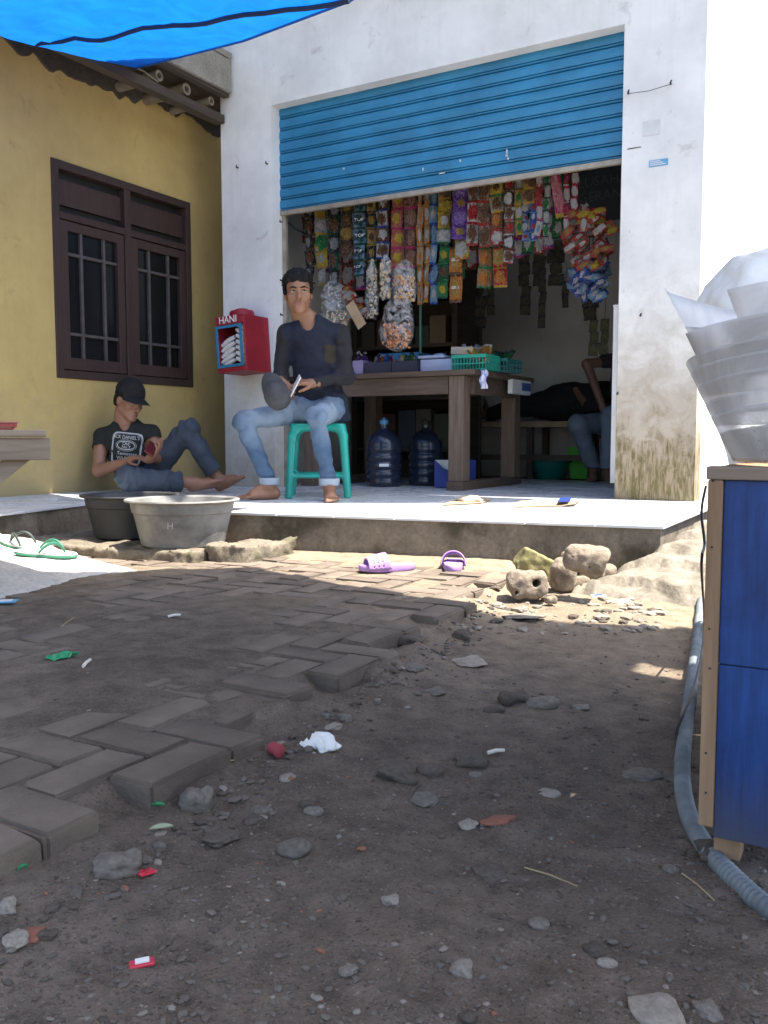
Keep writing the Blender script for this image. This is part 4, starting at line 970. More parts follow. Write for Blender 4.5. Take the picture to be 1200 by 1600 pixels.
wpts = [PY(1103, 760, 2.2), PY(1096, 800, 2.15), PY(1101, 850, 2.1), PY(1096, 880, 2.05), PZ(1100, 960, .05), PZ(1098, 1010, .05), PZ(1085, 1070, .05), PZ(1066, 1120, .047), PZ(1056, 1150, .02), PZ(1062, 1172, .012)]
tag(MB().tube(smooth_curve(wpts, .02), .0032, 6).build('black_wire', M_wire, None, smooth=True), 'thin black wire dangling over the hose beside the cart', 'wire')
# sheaf of curled white paper on the cart
def sheet(cx, cy, r0, grow, a0, a1, z0, z1, tilt, m, parent, thick=.0005, wav=.0, lean=0., name='paper_sheet', notch=0.):
    na, nz = 26, 12; P = []
    for i in range(na+1):
        a = rad(a0+(a1-a0)*i/na); row = []
        for j in range(nz+1):
            t = j/nz; zt = z0+(z1+tilt*(i/na-.5)+notch*math.sin(a*7)-z0)*t; r = r0+grow*(zt-z0)+wav*math.sin(3*a+zt*20)
            row.append((cx+r*math.cos(a)+lean*(zt-z0), cy+r*math.sin(a), zt))
        P.append(row)
    o = MB().grid(P).build(name, m, parent, smooth=True, angle=180); s = o.modifiers.new('s', 'SOLIDIFY'); s.thickness = thick; return o
px_, py_ = cxl+.268, CY+.285
sheaf = empty('paper_sheaf', (px_, py_, ctop), 'sheaf of curled white wrapping paper fanning up from the cart top', 'paper')
M_ruled = None
def ruled_paper():
    m, N, L, B = _m('ruled_paper'); co = N.new('ShaderNodeTexCoord').outputs['Object']; mp = N.new('ShaderNodeMapping'); mp.inputs['Rotation'].default_value = (0, rad(-38), 0); L.new(co, mp.inputs[0])
    w = N.new('ShaderNodeTexWave'); w.inputs['Scale'].default_value = 26; w.inputs['Distortion'].default_value = .0; L.new(mp.outputs[0], w.inputs[0])
    r = ramp(N, L, w.outputs['Fac'], [(.02, (.25,.28,.34)), (.09, (.74,.76,.80))]); L.new(r.outputs[0], B.inputs['Base Color']); B.inputs['Roughness'].default_value = .6; return m
M_ruled = ruled_paper()
zt_ = ctop
GR = .50
sheet(px_, py_, .2786, GR, 150, 320, zt_+.002, zt_+.058, .06, M_ruled, sheaf)
ptop = .03
for k, (a0, top, tl) in enumerate([(150, .086, .06), (150, .104, .06), (150, .130, .06), (150, .150, .05), (190, .172, .04), (208, .198, .02)]):
    zl = max(.003, ptop-.03); sheet(px_, py_, .2780-.0006*k+GR*zl, GR, a0, 325, zt_+zl, zt_+top, tl, M_paper, sheaf); ptop = top
sheet(px_, py_, .2525+GR*.15, GR+.02, 226, 330, zt_+.154, zt_+.232, .0, M_paper, sheaf, wav=.001)
sheet(px_, py_, .250+GR*.10, GR+.01, 150, 222, zt_+.104, zt_+.215, -.06, M_paper, sheaf, wav=.001)
sheet(px_, py_, .246, GR+.02, 20, 190, zt_+.004, zt_+.262, .03, M_paper, sheaf, wav=.002, notch=.004)
bx_, by_ = -.205, 2.02
sheaf2 = empty('paper_bundle', (bx_, by_, .3), 'pale blue-white crumpled plastic bundle standing behind the paper sheaf', 'bundle')
S = SDF((bx_-.3, by_-.3, .45), (bx_+.3, by_+.3, 1.12), .010)
S.cone((bx_, by_, .60), (bx_, by_, .84), .13, .165, .03).cone((bx_, by_, .84), (bx_+.02, by_, .855), .165, .135, .03).cone((bx_, by_, .55), (bx_, by_, .62), .12, .13, .03); S.noise(.014, 10, 2., 4); S.noise(.004, 40, 3., 2)
S.build('wrapped_body', mat('bluish_plastic_wrap', (.90,.93,.95), (.84,.88,.92), 5, .35, .3, 14, .02), sheaf2, 1)
MB().bbox((bx_-.08, by_-.12, .0), (bx_+.12, by_+.12, .55)).build('stand', M_framewood, sheaf2)
# ------------------------------------------------------------------ red display box on the left pillar
bxl, bxr_, byf, byb, bz0, bz1 = -4.315, -4.05, 5.07, 5.357, 1.075, 1.475
hb = empty('red_display_box', ((bxl+bxr_)/2, (byf+byb)/2, bz0), 'red box with blue framed window and HANI lettering hung on the left pillar', 'display box'); hb.rotation_euler = (0, rad(-3.5), rad(0))
def L3(x0, x1, y0, y1, z0, z1): return MB().bbox((x0, y0, z0), (x1, y1, z1))
hw, hd, hh = (bxr_-bxl)/2, (byb-byf)/2, bz1-bz0; O0 = (0, 0, 0)
mb = MB(); t = .012
mb.bbox((-hw, -hd, 0), (-hw+t, hd, hh)); mb.bbox((hw-t, -hd, 0), (hw, hd, hh)); mb.bbox((-hw+t, -hd, 0), (hw-t, hd, t)); mb.bbox((-hw+t, -hd, hh-t), (hw-t, hd, hh)); mb.bbox((-hw+t, hd-t, t), (hw-t, hd, hh-t))
mb.bbox((-hw+t, -hd, hh-.062), (hw-t, -hd+t, hh-t)); mb.bbox((-hw+t, -hd, t), (hw-t, -hd+t, .035))
mb.build('case', M_red, hb, bevel=.004, origin=O0)
mb = MB(); f = .020; wx0, wx1, wz0_, wz1_ = -hw+.006, hw-.022, .034, hh-.066
mb.bbox((wx0, -hd-.010, wz0_), (wx0+f, -hd-.001, wz1_)); mb.bbox((wx1-f, -hd-.010, wz0_), (wx1, -hd-.001, wz1_)); mb.bbox((wx0+f, -hd-.010, wz0_), (wx1-f, -hd-.001, wz0_+f)); mb.bbox((wx0+f, -hd-.010, wz1_-f), (wx1-f, -hd-.001, wz1_))
mb.build('window_frame', M_bluep, hb, bevel=.002, origin=O0)
MB().lathe([(.090, 0), (.090, .042), (.084, .052), (.05, .058), (.045, .066), (.0, .066)], (-.02, .03, hh+.001), 28, cap1=False).build('lid', M_red, hb, smooth=True, origin=O0)
me = text_mesh('HANI', .072, .002, sx=.95); o = link('lettering', me, None, hb, (-.01, -hd-.004, hh-.030), (rad(90), 0, 0)); me.materials.append(M_whitepl)
M_pk = mat('white_packet', (.70,.68,.66), (.58,.56,.55), 14, .6, .3, 30, .004)
rr = random.Random(2)
for k in range(7):
    S_ = hb.location
    for side in (0, 1):
        if side == 0 and k > 4: continue
        x = -.055+.12*side; z = .062+.041*k+(.012*side)
        ang = rad(-24 if side == 0 else 30)
        mb = MB(); n = 9; pts = [((q/(n-1)-.5)*(.135 if side == 0 else .10), 0, .004*math.sin(q/(n-1)*math.pi)) for q in range(n)]
        mb.tube(pts, [.013+.006*math.sin(q/(n-1)*math.pi) for q in range(n)], 10)
        o = mb.build('rolled_packet', M_pk, None, smooth=True, origin=O0)
        R_ = Matrix.Translation(hb.location) @ hb.rotation_euler.to_matrix().to_4x4()
        o.matrix_world = R_ @ Matrix.Translation((x, -hd+.035+.003*k, z)) @ Matrix.Rotation(ang, 4, 'Y')
        tag(o, 'white rolled packet in the red box, %s from the bottom of the %s column' % (['lowest', 'second', 'third', 'fourth', 'fifth', 'sixth', 'seventh'][k], ['left', 'right'][side]), 'packet', 'white packets in the red box')
# ------------------------------------------------------------------ teal plastic stool
sc_ = Vector((-3.18, 4.69, SZ))
def stool():
    S = SDF((-.25, -.25, -.01), (.25, .25, .48), .006)
    S.rbox((0, 0, .443), (.148, .148, .012), .010, k=.01)
    for a in (0, 1, 2, 3):
        q = rad(45+90*a); c, s = math.cos(q), math.sin(q); ax = (-s, c, 0)
        S.cone((c*.185, s*.185, .437), (c*.218, s*.218, .38), .024, .026, .03); S.cone((c*.218, s*.218, .38), (c*.255, s*.255, .008), .026, .023, .02)
        q2 = q+rad(90); c2, s2 = math.cos(q2), math.sin(q2)
        S.cone((c*.190, s*.190, .430), (c2*.190, s2*.190, .430), .018, .018, .045)
        S.cone((c*.2385, s*.2385, .135), (c2*.2385, s2*.2385, .135), .014, .014, .012)
    S.rbox((0, 0, .40), (.11, .11, .022), .01, k=.02, op='sub'); S.plane_cut((0, 0, .456), (0, 0, 1)); S.plane_cut((0, 0, 0), (0, 0, -1))
    t = empty('plastic_stool', sc_, 'teal green moulded plastic stool under the seated man', 'stool'); t.rotation_euler = (0, 0, YAW+rad(2))
    S.build('frame', M_teal, t, 1, origin=(0, 0, 0)); return t
stool()
# ------------------------------------------------------------------ counter table
TY, TXR, TZ = 5.68, -2.56, 1.075
tab = empty('counter_table', (-3.3, 6.2, SZ), 'heavy dark wooden counter table with thick legs inside the shop opening', 'table')
MB().bbox((-4.25, TY, TZ-.038), (TXR, TY+.36, TZ)).build('top_board', M_tablewood, tab, bevel=.004)
MB().bbox((-4.25, TY+.362, TZ-.038), (TXR, TY+.74, TZ-.001)).build('top_board', M_tablewood, tab, bevel=.004)
MB().bbox((-4.25, TY+.742, TZ-.038), (TXR+.01, TY+1.12, TZ)).build('top_board', M_tablewood, tab, bevel=.004)
MB().bbox((-4.2, TY+.03, TZ-.165), (TXR-.22, TY+.065, TZ-.04)).build('apron', M_tablewood, tab, bevel=.003)
MB().bbox((TXR-.11, TY+.16, TZ-.165), (TXR-.075, TY+1.0, TZ-.04)).build('apron', M_tablewood, tab, bevel=.003)
M_legwood = wood('leg_wood', (.20,.143,.105), (.115,.08,.058), 2)
for x, y in ((TXR-.155, TY+.085), (TXR-.13, TY+.98), (-3.95, TY+.085), (-3.95, TY+.98)):
    MB().box((x, y, (TZ-.04+SZ+.062)/2), (.115, .115, TZ-.04-SZ-.062)).build('leg', M_legwood, tab, bevel=.004)
for x in (TXR-.143, -3.95): MB().bbox((x-.06, TY-.02, SZ+.001), (x+.06, TY+1.1, SZ+.061)).build('foot_beam', M_tablewood, tab, bevel=.004)
# ------------------------------------------------------------------ sachets
PK = {}
def pk(c1, c2, c3, rough=.2):
    key = (c1, c2, c3)
    if key in PK: return PK[key]
    m, N, L, B = _m('printed_foil'); co = N.new('ShaderNodeTexCoord').outputs['Object']; mpo = N.new('ShaderNodeMapping'); mpo.inputs['Location'].default_value = (rr.uniform(0, 40), rr.uniform(0, 40), rr.uniform(0, 40)); L.new(co, mpo.inputs[0]); nco = mpo.outputs[0]; sx = N.new('ShaderNodeSeparateXYZ'); L.new(co, sx.inputs[0])
    oi = N.new('ShaderNodeObjectInfo')
    az = N.new('ShaderNodeMath'); az.operation = 'ABSOLUTE'; L.new(sx.outputs[2], az.inputs[0])
    c = ramp(N, L, az.outputs[0], [(.26+.12*rr.random(), c1), (.40, c2)], 'CONSTANT').outputs[0]
    mp = N.new('ShaderNodeMapping'); mp.inputs['Scale'].default_value = (1, .01, 1.2); L.new(co, mp.inputs[0])
    ln = N.new('ShaderNodeVectorMath'); ln.operation = 'LENGTH'; L.new(mp.outputs[0], ln.inputs[0])
    n = noise_node(N, L, nco, rr.uniform(3, 7), 4, .6); sb = N.new('ShaderNodeMath'); sb.operation = 'MULTIPLY_ADD'; sb.inputs[1].default_value = rr.uniform(-1., -.5); L.new(n.outputs[0], sb.inputs[0]); L.new(ln.outputs['Value'], sb.inputs[2])
    q = ramp(N, L, sb.outputs[0], [(-.14+.1*rr.random(), 1.), (-.03, 0.)]).outputs[0]; c = mixc(N, L, q, c, c3)
    mp2 = N.new('ShaderNodeMapping'); mp2.inputs['Scale'].default_value = (rr.uniform(6, 13), .1, rr.uniform(10, 22)); L.new(nco, mp2.inputs[0]); n2 = noise_node(N, L, mp2.outputs[0], 1.3, 2, .5)
    tx = ramp(N, L, n2.outputs[0], [(.61, 0.), (.64, .6)]).outputs[0]; c = mixc(N, L, tx, c, (.75,.72,.68))
    n3 = noise_node(N, L, nco, 3., 3, .6); dk = ramp(N, L, n3.outputs[0], [(.3, .35), (.5, 1.)]).outputs[0]; c = mixc(N, L, .5, c, dk, 'MULTIPLY')
    L.new(c, B.inputs['Base Color']); B.inputs['Roughness'].default_value = rough; B.inputs['Specular IOR Level'].default_value = .6; B.inputs['Metallic'].default_value = .15
    n4 = noise_node(N, L, nco, 4.5, 4, .65, 1.2); bumpn(N, L, B, n4.outputs[0], 1., .16)
    PK[key] = m; return m
def packet_mesh(seed, bulge=.30):
    r = np.random.RandomState(seed); nx, nz = 7, 9; mb = MB()
    for sg in (-1, 1):
        P = []
        for i in range(nx):
            row = []
            for j in range(nz):
                x = i/(nx-1)-.5; z = j/(nz-1)-.5; e = max(0, 1-(abs(z)/.42)**4)*max(0, 1-(abs(x)/.5)**2)
                y = sg*(bulge*.5*math.sqrt(e)+.004)+.055*r.randn()*e+.05*math.sin(9*x+7*z+seed)
                zz = z+(.012*(-1)**i if j in (0, nz-1) else 0); row.append((x*(1-.10*e), y, zz))
            P.append(row)
        k = len(mb.f); mb.grid(P)
        if sg > 0: mb.f[k:] = [q[::-1] for q in mb.f[k:]]
    me = mb.mesh('sachet'); me.polygons.foreach_set('use_smooth', [True]*len(me.polygons)); me.materials.append(M_whitepl); return me
PM = [packet_mesh(k, .42) for k in range(8)]; PMF = [packet_mesh(20+k, .10) for k in range(4)]
def put_packet(parent, c, w, h, m, rot=(0, 0, 0), flat=False, d=None, name='sachet'):
    me = rr.choice(PMF if flat else PM); o = link(name, me, None, parent, c, rot, (w, d or min(w, h), h))
    o.material_slots[0].link = 'OBJECT'; o.material_slots[0].material = m; return o
R_, Wt, Yl, Gr, Bl, Br, Pk_, Pu, Or, Bk, Sv, Gd = (.55,.03,.03), (.75,.73,.70), (.70,.50,.04), (.03,.28,.08), (.03,.12,.55), (.20,.09,.04), (.62,.05,.18), (.20,.07,.45), (.70,.25,.04), (.03,.03,.035), (.45,.46,.46), (.55,.36,.08)
Dg, Cy = (.015,.12,.07), (.25,.45,.62)
TOPTXT = text_mesh('TOP', .40, .0); TOPTXT.materials.append(M_whitepl)
ONOTXT = text_mesh('ono', .36, .0); ONOTXT.materials.append(M_whitepl)
def strip(u0, u1, v0, v1, n, pals, label, Y=5.62, flat=False, txt=None, twist=.0, sway=0.):
    a = PY((u0+u1)/2, v0, Y); b = PY((u0+u1)/2, v1, Y); w = (PY(u1, v0, Y)-PY(u0, v0, Y)).length*.93; h = (a.z-b.z)/n
    t = empty('sachet_strip', (a.x, Y, a.z), label, 'snack strip', 'snack strips hanging across the shop opening')
    for k in range(n):
        z = -(k+.5)*h; m = pk(*pals[k % len(pals)])
        o = put_packet(t, (rr.gauss(0, .002)+sway*k, rr.gauss(0, .006), z), w*rr.uniform(.9, 1.06), h*1.06, m, (rr.gauss(0, .12), rr.gauss(0, .07), rr.gauss(0, .28)+twist*rr.uniform(-1, 1)+rad(12)), flat, d=w*rr.uniform(.6, 1.1))
        if txt is not None:
            q = link('print', txt, None, o, (0, -.25, .02), (rad(90), rr.choice([0, 0]), 0), (1., 1., 1.)); q.scale = (1., .62, 1.)
    if a.z < 2.6:
        pass
    MB().tube([(a.x, Y, a.z-.005), (a.x+.002, Y+.01, a.z+.14)], .0022, 5).build('hanger', M_wire, t)
    return t
STRIPS = [
 (476, 491, 318, 440, 5, [(Bk, Br, Sv), (Bk, Bk, Br)], 'dark brown strip nearest the left side of the opening', {}),
 (492, 511, 312, 445, 5, [(Yl, Gd, Sv), (Sv, Yl, Wt), (Yl, Sv, Gr)], 'crinkled yellow and silver strip above the seated man', {'twist': .7}),
 (513, 530, 312, 448, 5, [(Bk, Dg, Sv), (Dg, Bk, Br)], 'dull black-green strip between the yellow one and the green-white one', {}),
 (532, 551, 308, 400, 4, [(Br, Bk, Gd), (Bk, Br, Br)], 'dark brown strip left of the green-white lettered one', {}),
 (552, 570, 306, 432, 5, [(Cy, Dg, (.03,.10,.12))], 'green and pale blue strip lettered TOP', {'txt': TOPTXT}),
 (573, 587, 306, 408, 4, [(Gd, Br, Br), (Bk, Gd, Gd)], 'brown and gold strip right of the lettered green one', {}),
 (588, 607, 304, 404, 4, [(Br, Bl, Wt), (Wt, Bl, Br)], 'brown, blue and white strip above the cracker bags', {}),
 (612, 631, 296, 418, 4, [((.60,.18,.12), Pk_, Yl)], 'pink strip with yellow labels, left of two pink ones', {}),
 (632, 651, 294, 418, 4, [(Br, Pk_, (.40,.20,.14))], 'magenta strip with brown biscuit prints, right of two pink ones', {}),
 (652, 661, 290, 476, 6, [(Or, (.55,.38,.22), Wt), ((.6,.4,.25), Or, Or)], 'long narrow orange patterned strip, left of two', {'flat': True}),
 (662, 671, 288, 472, 6, [((.55,.4,.2), Or, Wt), (Or, Yl, Wt)], 'long narrow orange patterned strip, right of two', {'flat': True}),
 (672, 684, 288, 474, 6, [(Bl, Bl, Cy), (Cy, Bl, Wt)], 'long narrow bright blue strip', {'flat': True}),
 (684, 704, 288, 380, 4, [(Gd, Yl, Br), (Gd, Br, Yl), (Gd, Yl, Wt), (Sv, Gr, Wt)], 'shiny gold strip ending in a silver-green packet', {'twist': .5}),
 (707, 731, 285, 374, 4, [(Pu, Pu, (.35,.2,.6)), (Pu, (.3,.12,.5), Gd)], 'purple crinkled strip, the only purple one', {'twist': .3}),
 (710, 734, 372, 404, 1, [(Yl, Or, Wt)], 'single bright yellow packet below the purple strip', {}),
 (685, 701, 384, 466, 3, [(Gr, Dg, Yl), (Dg, Gr, Br)], 'green strip hanging below the gold one', {}),
 (702, 723, 386, 472, 2, [(Or, Br, Gd)], 'orange-brown strip lettered ono', {'txt': ONOTXT}),
 (730, 747, 280, 383, 3, [(Sv, R_, Br), (Wt, R_, R_)], 'white and red strip, left half of a double row', {}),
 (747, 765, 280, 385, 3, [((.5,.34,.26), R_, Br)], 'red-edged strip with brown prints, right half of a double row', {}),
 (746, 768, 387, 449, 2, [((.42,.25,.10), Gr, Or)], 'green-bordered noodle packets hanging low', {}),
 (770, 792, 387, 448, 2, [((.50,.10,.05), R_, Gd), (R_, Yl, Or)], 'red noodle packets hanging low beside the green-bordered ones', {}),
 (767, 786, 280, 384, 4, [(Yl, Gr, Br), ((.5,.45,.3), Yl, Br), (Br, R_, Or), (R_, Br, Wt)], 'yellow strip turning red-brown at its lower end', {}),
 (788, 804, 276, 412, 6, [(Br, Wt, R_), (Bk, Br, Wt), (Wt, R_, Br)], 'narrow mixed white and red strip', {}),
 (805, 817, 275, 366, 4, [(Yl, Gr, Wt), (Gd, Yl, Gr)], 'narrow yellow-green strip right of the mixed white and red one', {}),
 (817, 835, 272, 318, 2, [(Gd, Yl, Br)], 'brown-yellow pair of packets at the top', {}),
 (816, 827, 318, 377, 4, [(Bl, Bl, Wt), (Cy, Bl, R_)], 'small blue and white strip, left of two', {}),
 (828, 840, 316, 376, 4, [(Bl, Bl, R_), (Bl, Cy, Wt)], 'small blue and white strip, right of two', {}),
 (838, 849, 268, 370, 4, [(R_, Br, Wt), ((.5,.05,.08), R_, R_), (Pk_, R_, Wt), (Wt, Pk_, Cy)], 'narrow red strip with a white tail', {}),
 (850, 860, 268, 370, 5, [(Wt, Bk, Gr), (Sv, Dg, Wt)], 'narrow black and white strip', {}),
 (864, 880, 268, 338, 1, [(Pk_, Yl, (.6,.2,.25))], 'long crimson pack with yellow ends', {}),
 (881, 891, 268, 362, 4, [(R_, Wt, Pk_), (Pk_, R_, Wt)], 'narrow pink and white strip above the red bunch', {}),
 (893, 904, 268, 328, 3, [(Pk_, R_, Wt)], 'short pink strip, rightmost of the row', {}),
]
for u0, u1, v0, v1, n, pals, lab, kw in STRIPS:
    strip(u0, u1, v0, v1, n, pals, lab, Y=5.62+rr.uniform(-.03, .03)+(.05 if v0 > 360 else 0), **kw)
FILL = [(482, 318, 410), (503, 316, 425), (522, 312, 412), (542, 312, 446), (562, 310, 452), (580, 308, 440), (600, 306, 398), (622, 300, 440), (642, 296, 436), (668, 294, 448), (694, 290, 426), (720, 288, 436), (738, 286, 420), (757, 284, 410), (778, 282, 432), (796, 280, 392), (812, 278, 402), (826, 276, 396), (845, 274, 398), (858, 272, 388), (873, 272, 372)]
ORD = ['first', 'second', 'third', 'fourth', 'fifth', 'sixth', 'seventh', 'eighth', 'ninth', 'tenth', 'eleventh', 'twelfth', 'thirteenth', 'fourteenth', 'fifteenth', 'sixteenth', 'seventeenth', 'eighteenth', 'nineteenth', 'twentieth', 'last']
FPAL = [('red', (R_, Br, Wt)), ('brown', (Br, Gd, Or)), ('green', (Gr, Dg, Wt)), ('blue', (Bl, Cy, Wt)), ('orange', (Or, R_, Yl)), ('purple', (Pu, Pk_, Wt)), ('yellow', (Yl, Gr, R_)), ('silver', (Sv, Bl, R_))]
for k, (u, v0, v1) in enumerate(FILL):
    nm, pal = FPAL[(k*5+k//3) % 8]; strip(u-9, u+9, v0, v1, max(3, int((v1-v0)/27)), [pal], '%s strip in the shaded back row, %s from the left' % (nm, ORD[k]), Y=5.86+rr.uniform(-.03, .03))
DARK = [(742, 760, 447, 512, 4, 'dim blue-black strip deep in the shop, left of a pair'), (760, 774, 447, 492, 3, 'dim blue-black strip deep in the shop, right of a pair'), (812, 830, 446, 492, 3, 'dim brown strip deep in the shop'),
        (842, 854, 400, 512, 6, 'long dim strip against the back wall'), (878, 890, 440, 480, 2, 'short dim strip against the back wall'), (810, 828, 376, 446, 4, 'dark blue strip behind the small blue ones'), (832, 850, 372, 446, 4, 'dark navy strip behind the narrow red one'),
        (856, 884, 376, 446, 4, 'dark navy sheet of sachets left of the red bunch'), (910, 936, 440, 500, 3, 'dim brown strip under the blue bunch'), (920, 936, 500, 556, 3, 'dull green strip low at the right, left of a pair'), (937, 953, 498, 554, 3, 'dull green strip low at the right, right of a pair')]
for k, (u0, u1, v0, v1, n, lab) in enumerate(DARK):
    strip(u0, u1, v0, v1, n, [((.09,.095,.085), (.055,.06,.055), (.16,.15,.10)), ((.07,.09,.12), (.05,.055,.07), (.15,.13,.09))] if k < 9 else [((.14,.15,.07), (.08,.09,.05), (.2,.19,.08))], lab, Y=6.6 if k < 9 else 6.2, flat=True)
def bunch(u0, u1, v0, v1, n, pals, label, Y=5.70, w=.085, h=.05, name='snack_bunch'):
    a = PY((u0+u1)/2, v0, Y); t = empty(name, a, label, 'snack bunch', 'bunches of small snack bags')
    for k in range(n):
        f = (k+.5)/n; u = u0+(u1-u0)*(.5+.46*rr.uniform(-1, 1)*math.sin(math.pi*(.12+.8*f))**.5); v = v0+(v1-v0)*f; p = PY(u, v, Y+rr.uniform(-.09, .05))-a
        put_packet(t, p, w*rr.uniform(.8, 1.15), h*rr.uniform(.85, 1.2), pk(*rr.choice(pals)), (rr.gauss(0, .3), rad(-28)+rr.gauss(0, .3), rad(20)+rr.gauss(0, .4)), False, d=.05, name='snack_bag')
    MB().tube([(a.x, Y, a.z-.3), (a.x, Y, a.z), (a.x, Y, 2.4)], .003, 5).build('string', M_wire, t); return t
bunch(882, 962, 326, 418, 72, [(R_, (.5,.1,.05), Wt), (R_, Gr, Wt), ((.6,.12,.08), R_, Gd), (Or, R_, Wt), (R_, R_, Yl)], 'bulging bunch of red snack bags at the right of the opening')
bunch(892, 960, 412, 464, 48, [(Bl, (.02,.06,.3), Wt), ((.02,.07,.35), Bl, Wt), (Cy, Bl, Wt)], 'bunch of blue and white snack bags under the red bunch')
bunch(532, 574, 450, 500, 16, [(R_, Or, Yl), (Or, R_, Wt), (R_, R_, Gd)], 'small bunch of red and orange snack bags beside the seated man', Y=5.55, w=.08, h=.045)
# bags of crackers
def cracker_bag(u0, u1, v0, v1, label, cm, fill=.6, Y=5.50, nchip=120, size=.026, tilt=0.):
    a = PY((u0+u1)/2, v0, Y); b = PY((u0+u1)/2, v1, Y); w = (PY(u1, v0, Y)-PY(u0, v0, Y)).length; H = a.z-b.z
    t = empty('cracker_bag', (a.x, Y, a.z), label, 'bag of crackers', 'clear plastic bags of crackers'); t.rotation_euler = (0, tilt, 0)
    S = SDF((-w*.7, -.12, -H-.04), (w*.7, .12, .03), .008)
    S.cone((0, 0, -.005), (0, 0, -H*.22), .010, w*.28, .03, flat=((0, 1, 0), 1.4)); S.cone((0, 0, -H*.25), (0, 0, -H+w*.40), w*.36, w*.47, .05, flat=((0, 1, 0), 1.5)); S.noise(.009, 16, u0*.1, 3)
    S.build('bag', M_bag, t, 1, origin=O0)
    MB().tube([(0, 0, -.01), (0, .02, .10), (0, .05, 2.3-a.z+.1)], .002, 5).build('tie', M_wire, t, origin=O0)
    r = np.random.RandomState(int(u0)); mb = MB(); n = 0
    while n < nchip:
        x, y, z = (r.rand()-.5)*w*.78, (r.rand()-.5)*w*.55, -H+.012+r.rand()*H*fill
        if (x/(w*.40))**2+(y/(w*.28))**2 > 1: continue
        T = Matrix.Translation((x, y, z)) @ Euler((r.rand()*6, r.rand()*6, r.rand()*6)).to_matrix().to_4x4() @ Matrix.Diagonal((size, size*(.5+.4*r.rand()), size*.35, 1)); mb.add(CHV, CHF, T); n += 1
    o = mb.build('crackers', cm, t, origin=O0); o['kind'] = 'stuff'; return t
_ch = stone_mesh(77, 1, .35); CHV = [tuple(v.co) for v in _ch.vertices]; CHF = [tuple(p.vertices) for p in _ch.polygons]
M_crk = mat('tan_crackers', (.60,.37,.16), (.42,.23,.08), 30, .6); M_crk2 = mat('orange_crackers', (.62,.27,.11), (.45,.17,.07), 30, .5); M_crk3 = mat('pale_crackers', (.56,.45,.29), (.42,.33,.2), 30, .6)
cracker_bag(496, 540, 440, 516, 'half-empty clear bag right of the seated man\'s head', M_crk3, .35, 5.52, 45, .03, -.15)
cracker_bag(571, 592, 404, 500, 'long clear bag of pale puffs, leftmost of the cracker bags', M_crk3, .8, 5.54, 80, .026)
cracker_bag(592, 613, 398, 468, 'narrow clear bag of long pale crackers, behind the larger ones', M_crk3, .8, 5.52, 50, .04)
cracker_bag(612, 651, 408, 474, 'clear bag of tan crackers hanging highest', M_crk, .6, 5.49, 110, .030)
cracker_bag(598, 652, 462, 545, 'large clear bag of orange crackers hanging lowest over the table', M_crk2, .45, 5.46, 150, .028, .10)
tgp = PY(556, 492, 5.44); o = MB().box((0, 0, 0), (.075, .003, .20), R=Matrix.Rotation(rad(-32), 3, 'Y')).build('cardboard_tag', M_card, None); o.location = tgp; tag(o, 'brown cardboard piece hanging slanted beside the cracker bags', 'cardboard')
# hanging rod
tag(MB().tube([(FX[1]+.02, 5.63, 2.47), (FX[2]-.02, 5.63, 2.47)], .008, 8).build('hanging_rod', M_steel, None), 'thin steel rod behind the shutter carrying the snack strips', 'rod')
# ------------------------------------------------------------------ goods on the counter
def on_table(u, v, y=TY+.12): return PY(u, v, y)
def gbox(name, u0, u1, v0, v1, y, d, m, label, cat, bevel=.004, top=True):
    a = PY(u0, v1, y); b = PY(u1, v0, y); h = b.z-a.z
    o = MB().bbox((0, 0, 0), (b.x-a.x, d, h)).build(name, m, None, bevel=bevel); o.location = (a.x, y, TZ+.001); return tag(o, label, cat)
def gtray(name, u0, u1, v0, v1, y, d, m, label, cat, fillpals=None, nf=14, slots=False):
    a = PY(u0, v1, y); b = PY(u1, v0, y); h = b.z-a.z; w = b.x-a.x; t = empty(name, (a.x, y, TZ+.001), label, cat)
    mb = MB(); k = .005
    mb.bbox((0, 0, 0), (w, d, k))
    if slots:      # open-weave basket sides
        n = max(4, int(w/.022))
        for i in range(n+1):
            x = w*i/n; mb.bbox((x-.003, -.001, k), (x+.003, .003, h*.8)); mb.bbox((x-.003, d-.003, k), (x+.003, d, h*.8))
        n2 = max(3, int(d/.022))
        for i in range(1, n2):
            y_ = d*i/n2
            for x in (0, w): mb.bbox((x-.002, y_-.003, k), (x+.002, y_+.003, h*.8))
        for z0_, z1_ in ((h*.36, h*.44), (h*.78, h)):
            mb.bbox((-.004, -.005, z0_), (w+.004, -.0012, z1_)); mb.bbox((-.004, d+.0005, z0_), (w+.004, d+.004, z1_)); mb.bbox((-.005, -.001, z0_+.0004), (-.0022, d, z1_-.0004)); mb.bbox((w+.0022, -.001, z0_+.0004), (w+.005, d, z1_-.0004))
    else:
        mb.bbox((0, 0, k), (w, k, h)); mb.bbox((0, d-k, k), (w, d, h)); mb.bbox((0, k, k), (k, d-k, h)); mb.bbox((w-k, k, k), (w, d-k, h))
    mb.build('tray_body', m, t, origin=O0)
    if fillpals:
        for i in range(nf):
            put_packet(t, (w*(.12+.76*(i+.5)/nf), d*rr.uniform(.25, .75), h+.012), max(w/nf*1.7, .03), max(h*1.2, .085)*rr.uniform(.8, 1.25), pk(*rr.choice(fillpals)), (rr.gauss(0, .3), rr.gauss(0, .4), rr.gauss(0, .5)), False, d=.03)
    return t
M_navy = plastic('navy_plastic', (.018,.024,.06), .5); M_blueb = plastic('sky_blue_plastic', (.02,.22,.50), .4); M_trans = mat('frosted_blue_plastic', (.35,.42,.62), (.28,.34,.52), 9, .35)
